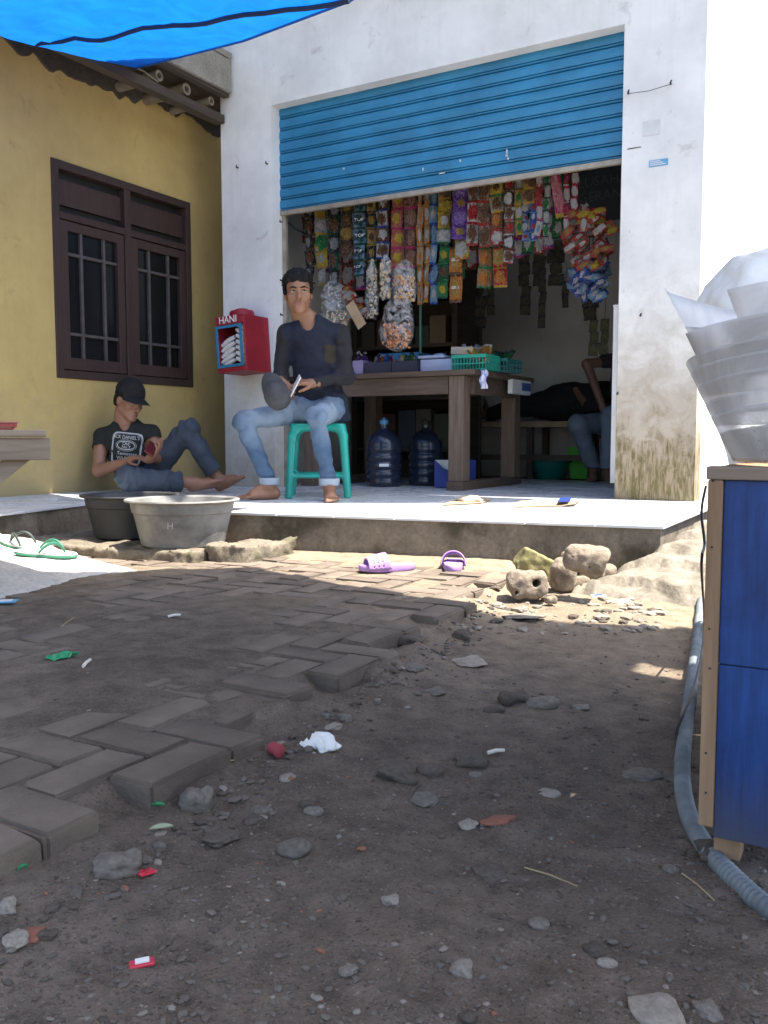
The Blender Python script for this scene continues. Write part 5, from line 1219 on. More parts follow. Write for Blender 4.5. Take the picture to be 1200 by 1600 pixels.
gtray('sachet_carton', 551, 567, 566, 588, TY+.05, .12, plastic('lilac_carton', (.30,.25,.45), .5), 'lilac and white sachet carton at the left of the counter', 'carton', [(Pu, Wt, Wt), (Bk, Wt, Pu)], 5)
gtray('blue_tray', 570, 611, 568, 587, TY+.04, .16, M_navy, 'navy tray with a blue packet on the counter', 'tray', [(Bl, Cy, Bl), (Bk, Bl, Bl), (R_, Wt, Yl), (Wt, Bk, R_)], 10)
gtray('sweet_tray', 612, 652, 567, 586, TY+.04, .16, M_navy, 'navy tray of dark green sweets on the counter', 'tray', [(Dg, Bk, Gr), (Dg, Gr, Sv), (Yl, Gr, Wt)], 12)
for k, (u0, u1, v0, v1, pals, lab) in enumerate([(558, 586, 546, 575, [(R_, R_, Wt), ((.6,.1,.03), R_, R_)], 'red sachet row at the back of the counter'), (584, 604, 544, 575, [(Yl, R_, R_), (Gr, Yl, Yl)], 'yellow-green sachet row beside the red one'),
        (604, 630, 546, 576, [(Bk, Wt, Wt), (Wt, Bk, Bk)], 'black and white sachet row on the counter'), (630, 656, 547, 574, [(R_, Wt, Bk), (Wt, R_, R_)], 'red and white round-printed sachets beside the black row')]):
    gtray('sachet_rack', u0, u1, v0+16, v1, TY+.24+.01*k, .12, M_navy, lab, 'sachet rack', pals, 7)
gbox('blue_basket', 594, 654, 536, 556, TY+.42, .22, M_blueb, 'sky blue plastic box behind the sachets on the counter', 'box').location.z = TZ+.10
gbox('box_stand', 594, 654, 556, 580, TY+.42, .2, M_darkwood, 'dark block under the sky blue box', 'block')
gtray('food_container', 657, 707, 563, 584, TY+.08, .20, M_trans, 'frosted blue food container with lid on the counter', 'container')
c0 = PY(682, 560, TY+.18); S = SDF((-.14, -.12, -.02), (.14, .12, .05), .006); S.rbox((0, 0, 0), (.105, .105, .012), .008).ell((.02, 0, .012), (.05, .05, .02), k=.01)
o = S.build('container_lid', M_trans, None, 1); o.location = (c0.x, TY+.185, TZ+.105); tag(o, 'frosted domed lid resting on the food container', 'lid')
gtray('green_basket', 706, 759, 556, 582, TY+.06, .24, plastic('basket_green', (.02,.33,.24), .4), 'teal green slotted basket at the near corner of the counter', 'basket', [(Gd, Wt, Yl), (Cy, Wt, Bl), (Yl, Wt, Or), (Wt, Cy, Gr)], 8, True)
gtray('dark_basket', 757, 792, 562, 584, TY+.34, .28, plastic('basket_dark_teal', (.02,.14,.14), .4), 'dark teal basket behind the green one', 'basket', [(Dg, Bk, Gr), (Bk, Bl, Sv)], 7, True)
o = gbox('clear_box', 704, 738, 543, 557, TY+.12, .10, mat('grey_clear_pack', (.30,.32,.34), (.45,.35,.2), 12, .3), 'grey clear pack of biscuits on top of the green basket', 'pack'); o.location.z = TZ+.118; o.rotation_euler = (0, .05, 0)
o = MB().prism([(0, 0), (.075, 0), (.03, .10)], 0, .02, Matrix.Rotation(rad(90), 4, 'X')).build('yellow_card', plastic('yellow_card', (.55,.45,.03), .5), None); q = PY(654, 573, TY+.3); o.location = (q.x, TY+.3, TZ+.002); tag(o, 'yellow triangular card standing on the counter', 'card')
mb = MB()
for k in range(5): mb.tube([(0, 0, 0), (.02*k-.02, .0, .07), (.035*k-.02, 0, .12+.01*k)], [.004, .006, .001], 5)
o = mb.build('dry_leaves', M_twig, None); q = PY(674, 560, TY+.36); o.location = (q.x, TY+.36, TZ+.002); tag(o, 'dry pointed leaves standing behind the yellow card', 'leaves')
tag(MB().tube([(PY(657, 500, TY+.32).x, TY+.32, TZ+.001), (PY(657, 500, TY+.32).x, TY+.32, 2.3)], .010, 8).build('green_pole', plastic('green_pipe', (.06,.16,.12), .5), None), 'thin green pole rising from the counter between the strips', 'pole')
mb = MB(); P = []
for i in range(9): P.append([((j/4-.5)*.05+.006*math.sin(i), -.01+.008*math.sin(i*1.2+j*1.5), -.016*i) for j in range(5)])
o = mb.grid(P).build('striped_cloth', mat('blue_white_cloth', (.08,.12,.55), (.7,.7,.75), 3, .8, .1, stretch=(14, 1, 1), lo=.45, hi=.55), None, smooth=True); q = PY(757, 578, TY-.01); o.location = (q.x, TY-.012, q.z); o.modifiers.new('s', 'SOLIDIFY').thickness = .003; tag(o, 'blue and white striped cloth hanging over the counter corner', 'cloth')
q0_, q1_ = PX(797, 619, TXR), PX(826, 594, TXR); t = empty('white_carton', (TXR, (q0_.y+q1_.y)/2, q0_.z), 'white and blue carton fixed under the far end of the counter', 'carton')
MB().bbox((TXR-.02, q0_.y, q0_.z+.02), (TXR+.018, q1_.y, q1_.z-.012)).build('carton_body', M_whitepl, t, bevel=.003)
MB().bbox((TXR+.0185, (q0_.y+q1_.y)/2, q0_.z+.05), (TXR+.020, q1_.y-.01, q1_.z-.03)).build('blue_print', plastic('print_blue', (.05,.12,.4)), t)
# ------------------------------------------------------------------ floor goods
M_jug = mat('dark_blue_bottle', (.018,.026,.05), (.012,.018,.035), 6, .22, .05, spec=.6)
def jug(u, v, label, cap, lab_on):
    p = PZ(u, v, SZ); t = empty('water_jug', (p.x, p.y, SZ+.001), label, 'water jug', 'water jugs under the counter')
    prof = [(.118, 0), (.132, .012), (.134, .05)]
    for k in range(4): z = .06+.062*k; prof += [(.128, z), (.127, z+.008), (.136, z+.016), (.137, z+.048), (.134, z+.054)]
    prof += [(.134, .315), (.128, .345), (.105, .385), (.065, .415), (.034, .432), (.030, .445), (.030, .475)]
    MB().lathe(prof, p+Vector((0, 0, .001)), 36).build('bottle', M_jug, t, smooth=True, angle=60)
    MB().lathe([(.033, 0), (.034, .03), (.028, .036), (.012, .038), (.012, .05)], p+Vector((0, 0, .470)), 18).build('cap', cap, t, smooth=True)
    if lab_on:
        a = math.atan2(-p.y, -p.x); o = MB().box((0, 0, 0), (.07, .002, .022)).build('paper_label', M_whitepl, t, origin=O0); o.location = (.1385*math.cos(a), .1385*math.sin(a), .165); o.rotation_euler = (0, 0, a+math.pi/2)
jug(600, 760, 'dark water jug with blue cap and white label, left of two under the counter', plastic('cap_blue', (.06,.22,.4)), True)
jug(665, 758, 'dark water jug with black cap, right of two under the counter', M_black, False)
p = PZ(700, 763, SZ); t = empty('blue_carton', p, 'open blue cardboard carton behind the counter leg', 'carton')
mb = MB(); w = .24
for dx, dy, sx_, sy_ in ((-.12, 0, .004, .2), (.12, 0, .004, .2), (0, -.1, .24, .004), (0, .1, .24, .004)): mb.box((p.x+dx, p.y+.12+dy, SZ+.105), (sx_, sy_, .2))
mb.build('walls', plastic('carton_blue', (.03,.06,.30), .6), t)
MB().add([(p.x-.115, p.y+.018, SZ+.206), (p.x+.06, p.y+.018, SZ+.206), (p.x+.06, p.y-.03, SZ+.12), (p.x-.02, p.y-.04, SZ+.15)], [(0, 1, 2, 3)]).build('flap', M_whiteff, t)
p = PZ(858, 748, SZ); t = empty('teal_basin', p, 'teal plastic basin on the floor by the bench', 'basin'); MB().lathe([(.13, 0), (.135, .004), (.185, .15), (.20, .155), (.20, .163), (.182, .163), (.13, .012)], p, 36).build('bowl', plastic('basin_teal', (.01,.16,.14), .4), t, smooth=True)
p = PZ(908, 748, SZ); t = empty('green_bin', p, 'bright green square bin beside the seated legs', 'bin')
mb = MB(); n4 = [(-1, -1), (1, -1), (1, 1), (-1, 1)]; vs = []
for z, s in ((0, .075), (.285, .10), (.285, .093), (.01, .07)): vs += [(p.x+a*s, p.y+b*s, SZ+.001+z) for a, b in n4]
mb.add(vs, [(3, 2, 1, 0)]+[(r*4+k, r*4+(k+1) % 4, (r+1)*4+(k+1) % 4, (r+1)*4+k) for r in range(3) for k in range(4)]+[(12, 13, 14, 15)]); mb.build('bin_body', plastic('bin_green', (.06,.42,.04), .4), t, bevel=.006)
# bench at the back
BNY = 7.55; ba, bb_ = PY(690, 660, BNY), PY(935, 662, BNY); bz = ba.z
bn = empty('back_bench', ((ba.x+bb_.x)/2, BNY+.2, SZ), 'low wooden bench along the back of the shop under the lying person', 'bench')
MB().bbox((ba.x, BNY, bz-.05), (bb_.x, BNY+.5, bz)).build('seat', mat('tan_bench_board', (.30,.22,.14), (.22,.16,.10), 6, .7), bn, bevel=.004)
for x in (ba.x+.1, PY(826, 700, BNY).x, bb_.x-.06):
    for y in (BNY+.04, BNY+.44): MB().box((x, y, (SZ+bz-.05)/2), (.055, .05, bz-.05-SZ)).build('leg', M_darkwood, bn)
MB().bbox((ba.x, BNY+.02, SZ+.17), (bb_.x-.08, BNY+.06, SZ+.22)).build('stretcher', M_darkwood, bn)
# white cabinet edge just inside the right jamb
pa, pb = PY(960, 480, 5.60), PY(969, 755, 5.60)
t = empty('white_cabinet', (pa.x+.02, 5.9, SZ), 'narrow white cabinet side just inside the right pillar', 'cabinet')
MB().bbox((pa.x, 5.58, pb.z), (pa.x+.035, 6.3, pa.z)).build('side_panel', M_whitepl, t, bevel=.003); MB().bbox((pa.x-.003, 5.575, pa.z), (pa.x+.30, 6.3, pa.z+.012)).build('top_edge', M_whitepl, t, bevel=.003)
# dark shelving filled with goods on the left
sh = empty('goods_shelf', (-3.9, 7.2, SZ), 'dark shelving of goods in the gloom behind the seated man', 'shelf')
for x in (-4.35, -3.35): MB().bbox((x, 6.95, SZ), (x+.05, 7.4, 3.0)).build('upright', M_darkwood, sh)
for k in range(6): MB().bbox((-4.34, 6.96, SZ+.25+.45*k), (-3.31, 7.39, SZ+.28+.45*k)).build('board', M_darkwood, sh)
MB().bbox((-4.36, 7.41, SZ), (-3.28, 7.43, 3.05)).build('back_panel', M_darkwood, sh)
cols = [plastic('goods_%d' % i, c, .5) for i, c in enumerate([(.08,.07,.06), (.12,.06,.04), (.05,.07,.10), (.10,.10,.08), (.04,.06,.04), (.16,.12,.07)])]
i_ = 0
for k in range(5):
    x = -4.28; j_ = 0
    while x < -3.45:
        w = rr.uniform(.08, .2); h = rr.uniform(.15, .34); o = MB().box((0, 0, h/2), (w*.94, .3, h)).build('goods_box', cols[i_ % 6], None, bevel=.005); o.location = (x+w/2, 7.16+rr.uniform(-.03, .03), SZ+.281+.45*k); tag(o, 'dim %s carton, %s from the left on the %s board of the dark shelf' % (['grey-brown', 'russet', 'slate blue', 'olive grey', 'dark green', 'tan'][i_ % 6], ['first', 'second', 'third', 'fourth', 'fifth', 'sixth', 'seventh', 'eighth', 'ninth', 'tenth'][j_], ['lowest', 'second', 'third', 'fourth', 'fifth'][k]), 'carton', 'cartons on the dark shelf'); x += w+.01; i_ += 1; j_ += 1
# added banner darkened as the shadowed shop back, with raised lettering
bn0, bn1 = PY(896, 262, 6.9), PY(985, 330, 6.9); t = empty('shade_banner', ((bn0.x+bn1.x)/2, 6.9, bn1.z), 'dark banner toned as shadowed back wall, dim capital letters, upper right inside shop', 'banner')
MB().bbox((bn0.x-.1, 6.9, bn1.z-.05), (-1.16, 6.91, bn0.z+.3)).build('cloth', mat('shade_banner_cloth', (.035,.042,.05), None, 4, .8), t)
M_let = mat('dim_lettering', (.075,.085,.095), None, 4, .8)
for txt, v in (('LUSAHA', 288), ('GERANG S', 311)):
    me = text_mesh(txt, .105, .001, 'LEFT'); me.materials.append(M_let); q = PY(903, v, 6.9); o = link('lettering', me, None, t, (q.x-t.location.x, -.003, q.z-t.location.z), (rad(90), 0, 0))
# ------------------------------------------------------------------ small things on the facade and floor
def sticker(u0, u1, v0, v1, m, label, stripes=None):
    a, b = PY(u0, v1, FY0), PY(u1, v0, FY0); t = empty('sticker', ((a.x+b.x)/2, FY0, a.z), label, 'sticker')
    MB().bbox((a.x, FY0-.0025, a.z), (b.x, FY0-.0006, b.z)).build('backing', m, t)
    if stripes:
        for k in range(3): MB().bbox((a.x+.006, FY0-.004, a.z+(b.z-a.z)*(.2+.27*k)), (a.x+(b.x-a.x)*(.9-.15*k), FY0-.0028, a.z+(b.z-a.z)*(.32+.27*k))).build('print_line', stripes, t)
sticker(1014, 1044, 247, 262, plastic('sticker_blue', (.12,.36,.58), .5), 'small blue sticker on the right pillar', M_whitepl)
sticker(980, 1002, 229, 234, mat('sticker_dark', (.25,.25,.26), None, 5), 'thin dark sticker on the right pillar above the blue one', M_black)
sticker(1004, 1032, 186, 214, mat('faded_paper', (.66,.68,.68), None, 9, .8), 'faded paper remnant high on the right pillar')
for u, v, lab in ((1048, 131, 'black nail stub high on the right pillar'), (982, 146, 'small nail at the edge of the right pillar'), (1001, 493, 'dark nail stub midway down the right pillar'), (965, 615, 'round screw low on the right pillar edge'), (372, 262, 'small nail high on the left pillar'), (418, 256, 'second small nail high on the left pillar'), (441, 492, 'bent nail beside the seated man'), (440, 347, 'bent nail at the top of the left jamb')):
    q = PY(u, v, FY0); tag(MB().tube([(q.x, FY0+.005, q.z), (q.x+.003, FY0-.025, q.z-.004), (q.x+.012, FY0-.034, q.z+.008)], [.006, .005, .004], 6).build('nail', M_black, None), lab, 'nail')
q0, q1 = PY(984, 146, FY0-.03), PY(1046, 132, FY0-.03); tag(MB().tube([q0, (q0+q1)/2+Vector((0, 0, -.01)), q1], .0018, 5).build('string', M_wire, None), 'thin string stretched between two nails on the right pillar', 'string')
q0 = PY(446, 343, 5.52); tag(MB().tube([q0, PY(462, 358, 5.56), PY(478, 366, 5.7)], .006, 6).build('cable', M_wire, None, smooth=True), 'dark cable crossing the left inside corner of the opening', 'cable')
def cardboard_sheet(uvs, label, m, seed, extra=None):
    ps = [PZ(u, v, SZ+.006) for u, v in uvs]; P = []; n = 8; rs = np.random.RandomState(seed)
    for i in range(n+1):
        row = []
        for j in range(n+1):
            a = ps[0].lerp(ps[1], i/n); b = ps[3].lerp(ps[2], i/n); p = a.lerp(b, j/n); p.z = SZ+.005+.018*max(0, float(fbm(p.x*6+seed, p.y*6, 0, 2))); row.append(p)
        P.append(row)
    t = empty('cardboard_sheet', ps[0], label, 'cardboard'); o = MB().grid(P).build('sheet', m, t); o.modifiers.new('s', 'SOLIDIFY').thickness = .004
    if extra:
        c = (ps[0]+ps[1]+ps[2]+ps[3])/4; S = SDF((-.14, -.1, -.02), (.14, .1, .08), .007); S.ell((0, 0, .004), (.075, .05, .018)); S.noise(.016, 22, 1., 3); x = S.build('crumpled_paper', mat('pale_brown_paper', (.5,.42,.33), None, 12, .8), None, 1); x.location = (c.x, c.y, SZ+.012); tag(x, 'crumpled pale paper lying on the front cardboard scrap', 'paper')
    else:
        a, b = ps[1].lerp(ps[0], .12), ps[2].lerp(ps[3], .12); a2, b2 = ps[1].lerp(ps[0], .32), ps[2].lerp(ps[3], .32); MB().add([v_+Vector((0, 0, .022)) for v_ in (a, b, b2, a2)], [(0, 1, 2, 3)]).build('blue_print', plastic('print_navy', (.03,.06,.25)), t)
    return t
cardboard_sheet([(690, 789), (752, 786), (768, 781), (715, 780)], 'torn cardboard scrap on the tiled doorstep with crumpled paper', M_card, 1, True)
cardboard_sheet([(806, 792), (900, 790), (905, 783), (812, 784)], 'flat cardboard sheet with blue print on the tiled doorstep', M_card, 5)
# ------------------------------------------------------------------ people
from mathutils.bvhtree import BVHTree
def skin_mat(name, c, lip=False):
    m, N, L, B = _m(name); co = N.new('ShaderNodeTexCoord').outputs['Object']; n = noise_node(N, L, co, 14, 5, .6)
    r = ramp(N, L, n.outputs[0], [(.3, tuple(q*.85 for q in c)), (.7, tuple(min(1, q*1.1) for q in c))]); L.new(r.outputs[0], B.inputs['Base Color'])
    B.inputs['Roughness'].default_value = .48; B.inputs['Specular IOR Level'].default_value = .4
    n2 = noise_node(N, L, co, 160, 3, .6); bumpn(N, L, B, n2.outputs[0], .15, .002); return m
def denim(name, c1, c2, sc=9): 
    m = mat(name, c1, c2, sc, .85, .5, 260, .002, lo=.3, hi=.7); return m
def cloth(name, c, sc=30): return mat(name, c, tuple(q*.7 for q in c), sc, .9, .4, 200, .002)
M_skin1 = skin_mat('skin_tan', (.25,.125,.074)); M_lip = skin_mat('lips', (.22,.085,.06)); M_skin2 = skin_mat('skin_warm', (.26,.13,.082)); M_skin3 = skin_mat('skin_dark', (.16,.09,.06))
M_hair = mat('black_hair', (.005,.005,.006), (.016,.014,.014), 40, .75, .6, 120, .004, spec=.15, stretch=(1, 1, .3))
M_eyew = plastic('eye_white', (.42,.39,.36), .25); M_iris = plastic('dark_iris', (.012,.008,.006), .15)
M_nail = plastic('nail', (.50,.33,.27), .4)
def head(S, c, Rm, s=1.):
    T = lambda p: np.array(c)+Rm @ (np.array([p[0], -p[1], p[2]])*s)
    E = lambda p, r, k=.015, op='add': S.ell(T(p), np.array(r)*s, Rm, k*s, op)
    Cn = lambda p, q, a, b, k=.012, op='add': S.cone(T(p), T(q), a*s, b*s, k*s, op)
    E((0, -.012, .035), (.074, .093, .084)); E((0, .028, -.025), (.059, .064, .085), .03); E((0, .05, .045), (.058, .045, .05), .03)
    for g in (-1, 1):
        Cn((g*.051, .0, -.052), (g*.014, .072, -.098), .017, .017, .03); E((g*.045, .058, -.02), (.022, .024, .022), .025); E((g*.076, -.008, -.008), (.009, .020, .031), .006)
        E((g*.031, .100, .006), (.019, .016, .0125), .010, 'sub'); E((g*.031, .0815, .006), (.0150, .009, .0090), .004)
        E((g*.0115, .100, -.036), (.0085, .010, .0075), .006)
    Cn((-.034, .084, .024), (.034, .084, .024), .011, .011, .018)
    Cn((0, .088, .012), (0, .113, -.026), .0075, .0125, .010); E((0, .112, -.030), (.011, .010, .010), .006)
    E((0, .086, -.066), (.030, .014, .022), .015); E((0, .098, -.060), (.021, .007, .0055), .003); E((0, .0975, -.0705), (.018, .007, .0060), .003); Cn((-.017, .104, -.0652), (.017, .104, -.0652), .002, .002, .003, 'sub')
    E((0, .078, -.098), (.024, .020, .018), .02); Cn((0, -.02, -.06), (0, -.025, -.13), .045, .046, .03)
    return T
def eyes(T, Rm, parent, s=1., gaze=(0, 0), closed=False):
    for g in (-1, 1):
        mb = MB(); seg = [tuple(T((g*.031+.0135*math.cos(a)*math.cos(b), (.0845 if not closed else .0825)+.0115*math.cos(a)*math.sin(b), .006+(.0036 if not closed else .0012)*math.sin(a)*2))) for a in np.linspace(-1.5, 1.5, 7) for b in np.linspace(0, math.pi, 9)]
        P = [seg[i*9:(i+1)*9] for i in range(7)]; e = mb.grid(P).build('eye', M_eyew, parent, smooth=True, angle=180, origin=(0, 0, 0))
        if not closed:
            mb = MB(); c = np.array([g*.031+gaze[0], .0972, .0062+gaze[1]]); ring = [tuple(T(c+np.array([.0068*math.cos(a), 0, .0062*math.sin(a)]))) for a in np.linspace(0, 2*math.pi, 12, endpoint=False)]
            mb.add(ring+[tuple(T(c+np.array([0, .0012, 0])))], [(k, (k+1) % 12, 12) for k in range(12)]); mb.build('iris', M_iris, e, origin=(0, 0, 0))
def brows(S, T, s=1.):
    for g in (-1, 1):
        S.cone(T((g*.013, .0985, .0245)), T((g*.034, .097, .0295)), .0052*s, .0054*s, .004); S.cone(T((g*.034, .097, .0295)), T((g*.053, .082, .0245)), .0054*s, .0036*s, .004); S.cone(T((g*.017, .0955, .0108)), T((g*.045, .0905, .0108)), .0030*s, .0030*s, .003)
def hand(S, w, d, n, thumb, curl=.5, sc=1., spread=.0, nails=None):
    w, d, n = [np.array(q, float) for q in (w, d, n)]; d /= np.linalg.norm(d); n -= d*(n@d); n /= np.linalg.norm(n); s = np.cross(d, n)*thumb
    S.cone(w-d*.02, w+d*.02, .025*sc, .026*sc, .02); S.cone(w+d*.02+s*.018*sc, w+d*.078*sc+s*.026*sc, .018*sc, .0125*sc, .012); S.cone(w+d*.02-s*.014*sc, w+d*.072*sc-s*.024*sc, .018*sc, .0125*sc, .012); S.cone(w+d*.02, w+d*.078*sc, .018*sc, .0125*sc, .014)
    for i, (off, l) in enumerate(((.029, .92), (.0105, 1.), (-.009, .94), (-.0275, .76))):
        p = w+d*(.080-.006*(i == 3)-.002*(i == 0))*sc+s*off*sc; ang = 0
        for k, ln in enumerate((.040, .027, .021)):
            ang += curl*(.8 if k == 0 else 1.)+.05*i; dd = d*math.cos(ang)+n*math.sin(ang)+s*spread*(1.5-i)*.1; q = p+dd*ln*l*sc; S.cone(p, q, (.0092-.0009*k)*sc, (.0086-.0009*k)*sc, .003); p = q
    p = w+d*.018*sc+s*.026*sc; q = p+(d*.62+s*.62+n*.45)*.034*sc; S.cone(p, q, .0145*sc, .011*sc, .008); p2 = q+(d*.85+s*.18+n*.48)*.032*sc; S.cone(q, p2, .0105*sc, .0095*sc, .004); p3 = p2+(d*.85-s*.1+n*.5)*.024*sc; S.cone(p2, p3, .0095*sc, .008*sc, .003)
    return p3
def foot(S, ankle, heel, toe, up=(0, 0, 1), sc=1.):
    a, h, t = [np.array(q, float) for q in (ankle, heel, toe)]; f = t-h; L = np.linalg.norm(f); f /= L; u = np.array(up, float); u -= f*(u@f); u /= np.linalg.norm(u); s = np.cross(f, u)
    S.cone(a, h+f*.02+u*.012, .036*sc, .031*sc, .02); S.cone(a+f*.012, h+f*L*.62+u*.018, .034*sc, .026*sc, .03); S.cone(h+f*.01, h+f*L*.68, .029*sc, .022*sc, .02); S.cone(h+f*L*.30+s*.010, h+f*L*.74+s*.024, .024*sc, .019*sc, .015); S.cone(h+f*L*.30-s*.012, h+f*L*.70-s*.026, .022*sc, .017*sc, .015)
    for i, (o, l, r) in enumerate(((.030, 1.02, .0125), (.011, 1.0, .0095), (-.005, .96, .009), (-.019, .91, .0085), (-.032, .85, .0085))):
        S.cone(h+f*L*.70+s*o*.85, h+f*L*l+s*o-u*.006, r*1.1*sc, r*sc, .004)
def Rz(yaw=0., pitch=0., roll=0.): return np.array((Euler((0, roll, 0)).to_matrix().to_4x4() @ Euler((0, 0, 0)).to_matrix().to_4x4()).to_3x3()) @ np.array(Matrix.Rotation(yaw, 3, 'Z')) @ np.array(Matrix.Rotation(pitch, 3, 'X'))
def seg_d(P, a, b):
    a, b = np.array(a), np.array(b); d = b-a; t = np.clip(((P-a)@d)/(d@d), 0, 1); return np.linalg.norm(P-a-t[:, None]*d, axis=1)
def project(obj, me, off=.003, back=False):
    V = [tuple(v.co) for v in obj.data.vertices]; bv = BVHTree.FromPolygons(V, [tuple(p.vertices) for p in obj.data.polygons])
    for v in me.vertices:
        h = bv.ray_cast(Vector((v.co.x, -2, v.co.z)), Vector((0, 1, 0)))
        if h[0] is not None: v.co.y = h[0].y-off
def folds(S, pts, amp=.004, freq=60): # creases radiating around a bend
    for (p, ax, rad_) in pts:
        p, ax = np.array(p, float), np.array(ax, float); ax /= np.linalg.norm(ax); m = rad_*1.5; sl, (X, Y, Z) = S._win(p-m, p+m)
        w = (X-p[0])*ax[0]+(Y-p[1])*ax[1]+(Z-p[2])*ax[2]; r2 = (X-p[0])**2+(Y-p[1])**2+(Z-p[2])**2
        ph = 1.4*vnoise(X*18+3, Y*18+1, Z*18); S.g[sl] += (amp*np.sin(w*freq*2+ph*2.2)*np.exp(-r2/rad_**2)).astype(np.float32)
# ---------------------------------------------------------------- man seated on the stool
def man_on_stool():
    t = empty('person', sc_, 'barefoot man in navy v-neck shirt and faded jeans seated on the teal stool', 'person'); t.rotation_euler = (0, 0, YAW)
    Hc = np.array([-.115, -.085, 1.245]); Rh = Rz(yaw=rad(7), pitch=rad(3), roll=rad(-3)); hs = 1.03
    shR, elR, wrR = (-.200, -.045, 1.005), (-.235, -.035, .745), (-.205, -.262, .700)
    shL, elL, wrL = (.140, -.045, 1.010), (.180, -.045, .755), (-.012, -.262, .690)
    hipR, knR, anR = (-.095, -.03, .535), (-.435, -.27, .470), (-.275, -.305, .10)
    hipL, knL, anL = (.080, -.03, .54), (.015, -.435, .485), (.088, -.405, .10)
    neck = (-.055, -.05, 1.085)
    # skin: one continuous body
    S = SDF((-.56, -.68, -.005), (.30, .16, 1.42), .0045)
    T = head(S, Hc, Rh, hs); S.cone(T((0, -.02, -.09)), neck, .045, .050, .03); S.cone(neck, (-.04, -.035, .97), .060, .105, .04, flat=((0, 1, 0), 1.3)); S.cone((-.04, -.035, .97), (0, 0, .56), .112, .10, .05, flat=((0, 1, 0), 1.35))
    for a, b, c in ((shR, elR, wrR), (shL, elL, wrL)): S.cone(a, b, .036, .028, .03); S.cone(b, c, .028, .025, .02)
    for a, b, c in ((hipR, knR, anR), (hipL, knL, anL)): S.cone(a, b, .060, .044, .03); S.cone(b, c, .044, .032, .02)
    foot(S, (-.275, -.305, .085), (-.232, -.288, .032), (-.445, -.375, .020)); foot(S, (.088, -.405, .085), (.084, -.375, .032), (.118, -.600, .020))
    tip = hand(S, (-.012, -.265, .690), (-.90, -.30, .10), (-.25, .30, -.9), 1, .62, 1.0)
    hand(S, (-.205, -.262, .700), (.45, -.55, -.45), (.3, .45, -.7), -1, .75, 1.0)
    S.plane_cut((0, 0, .004), (0, 0, -1))
    mf = lambda P: (np.linalg.norm((P-T((0, .1, -.066)))*np.array([1., .8, 1.9]), axis=1) < .018*hs).astype(int)
    S.build('body', None, t, 1, origin=O0, mats=[M_skin1, M_lip], mfun=mf)
    eyes(T, Rh, t, hs, (.002, .0015))
    # hair
    S = SDF(Hc-.17, Hc+.19, .0038); Eh = lambda p, r, k=.02, op='add': S.ell(T(p), np.array(r)*hs, Rh, k, op)
    Eh((0, -.018, .064), (.091, .106, .089)); Eh((0, -.05, .025), (.086, .080, .078)); Eh((0, .130, -.040), (.068, .076, .095), .010, 'sub'); Eh((0, .02, -.10), (.14, .14, .085), .012, 'sub')
    Eh((.012, .055, .094), (.070, .046, .032)); Eh((.036, .078, .080), (.034, .018, .018)); Eh((-.030, .080, .082), (.036, .018, .020))
    for g in (-1, 1): Eh((g*.077, .020, .022), (.010, .026, .030), .010)
    q_ = np.random.RandomState(4)
    for _ in range(150):
        th = q_.rand()*2*math.pi; z_ = q_.rand()**.8; n_ = np.array((math.cos(th)*math.sqrt(1-z_*z_), math.sin(th)*math.sqrt(1-z_*z_), z_)); p_ = np.array((0, -.018, .055))+n_*np.array((.083, .098, .080))
        if p_[1] > .04 and p_[2] < .085: continue
        d_ = n_*.5+np.array((q_.randn()*.5, .75+q_.randn()*.4, -.35+q_.randn()*.4)); d_ /= np.linalg.norm(d_); S.cone(T(p_), T(p_+d_*(.022+.014*q_.rand())), .0075, .002, .004)
    for _ in range(26):
        x_ = q_.uniform(-.062, .066); p_ = np.array((x_, .080-.25*abs(x_)**1.3, .098)); S.cone(T(p_), T(p_+np.array((q_.randn()*.010+.006, .008, -.026-.016*q_.rand()))), .0075, .0025, .003)
    S.noise(.0065, 55, 1., 3)
    brows(S, T, hs)
    S.build('hair', M_hair, t, 1, origin=O0)
    # shirt
    S = SDF((-.32, -.36, .42), (.28, .18, 1.16), .006)
    S.cone((0, .0, .50), (-.02, -.02, .80), .130, .124, .05, flat=((0, 1, 0), 1.25)); S.cone((-.02, -.02, .80), (-.035, -.04, .97), .130, .132, .05, flat=((0, 1, 0), 1.35)); S.cone((-.175, -.042, 1.000), (.115, -.042, 1.004), .058, .058, .05); S.cone((-.12, -.045, 1.03), (-.06, -.045, 1.075), .050, .058, .05); S.cone((.05, -.045, 1.03), (-.045, -.045, 1.075), .050, .058, .05)
    for a, b, c in ((shR, elR, wrR), (shL, elL, wrL)):
        bb = np.array(b); cc = np.array(c); S.cone(a, b, .056, .047, .035); S.cone(b, cc+(bb-cc)*.04, .047, .035, .02)
    S.cone((.09, .0, .60), (.13, -.03, .50), .09, .07, .05); folds(S, [(elL, (.4, -.6, -.5), .10), (elR, (0, -.6, -.5), .08), ((.08, -.1, .66), (.3, 0, 1), .14), ((-.1, -.12, .64), (-.4, 0, 1), .12), ((.12, -.06, .93), (1, 0, .6), .08)], .010, 34); S.noise(.008, 11, 3., 4)
    S.cone((-.055, -.02, 1.15), (-.055, -.10, 1.075), .058, .050, .004, 'sub'); S.cone((-.055, -.10, 1.078), (-.055, -.20, .985), .049, .004, .004, 'sub'); S.plane_cut((0, 0, .475), (0, .1, -1))
    sl_m = cloth('charcoal_sleeve', (.022,.021,.026)); sb_m = cloth('navy_jersey', (.014,.018,.034))
    def mf(P):
        ar = np.minimum(np.minimum(seg_d(P, shR, elR), seg_d(P, elR, wrR)), np.minimum(seg_d(P, shL, elL), seg_d(P, elL, wrL)))
        return ((ar < .066) & ((np.abs(P[:, 0]+.03) > .148) | (P[:, 1] < -.175))).astype(int)
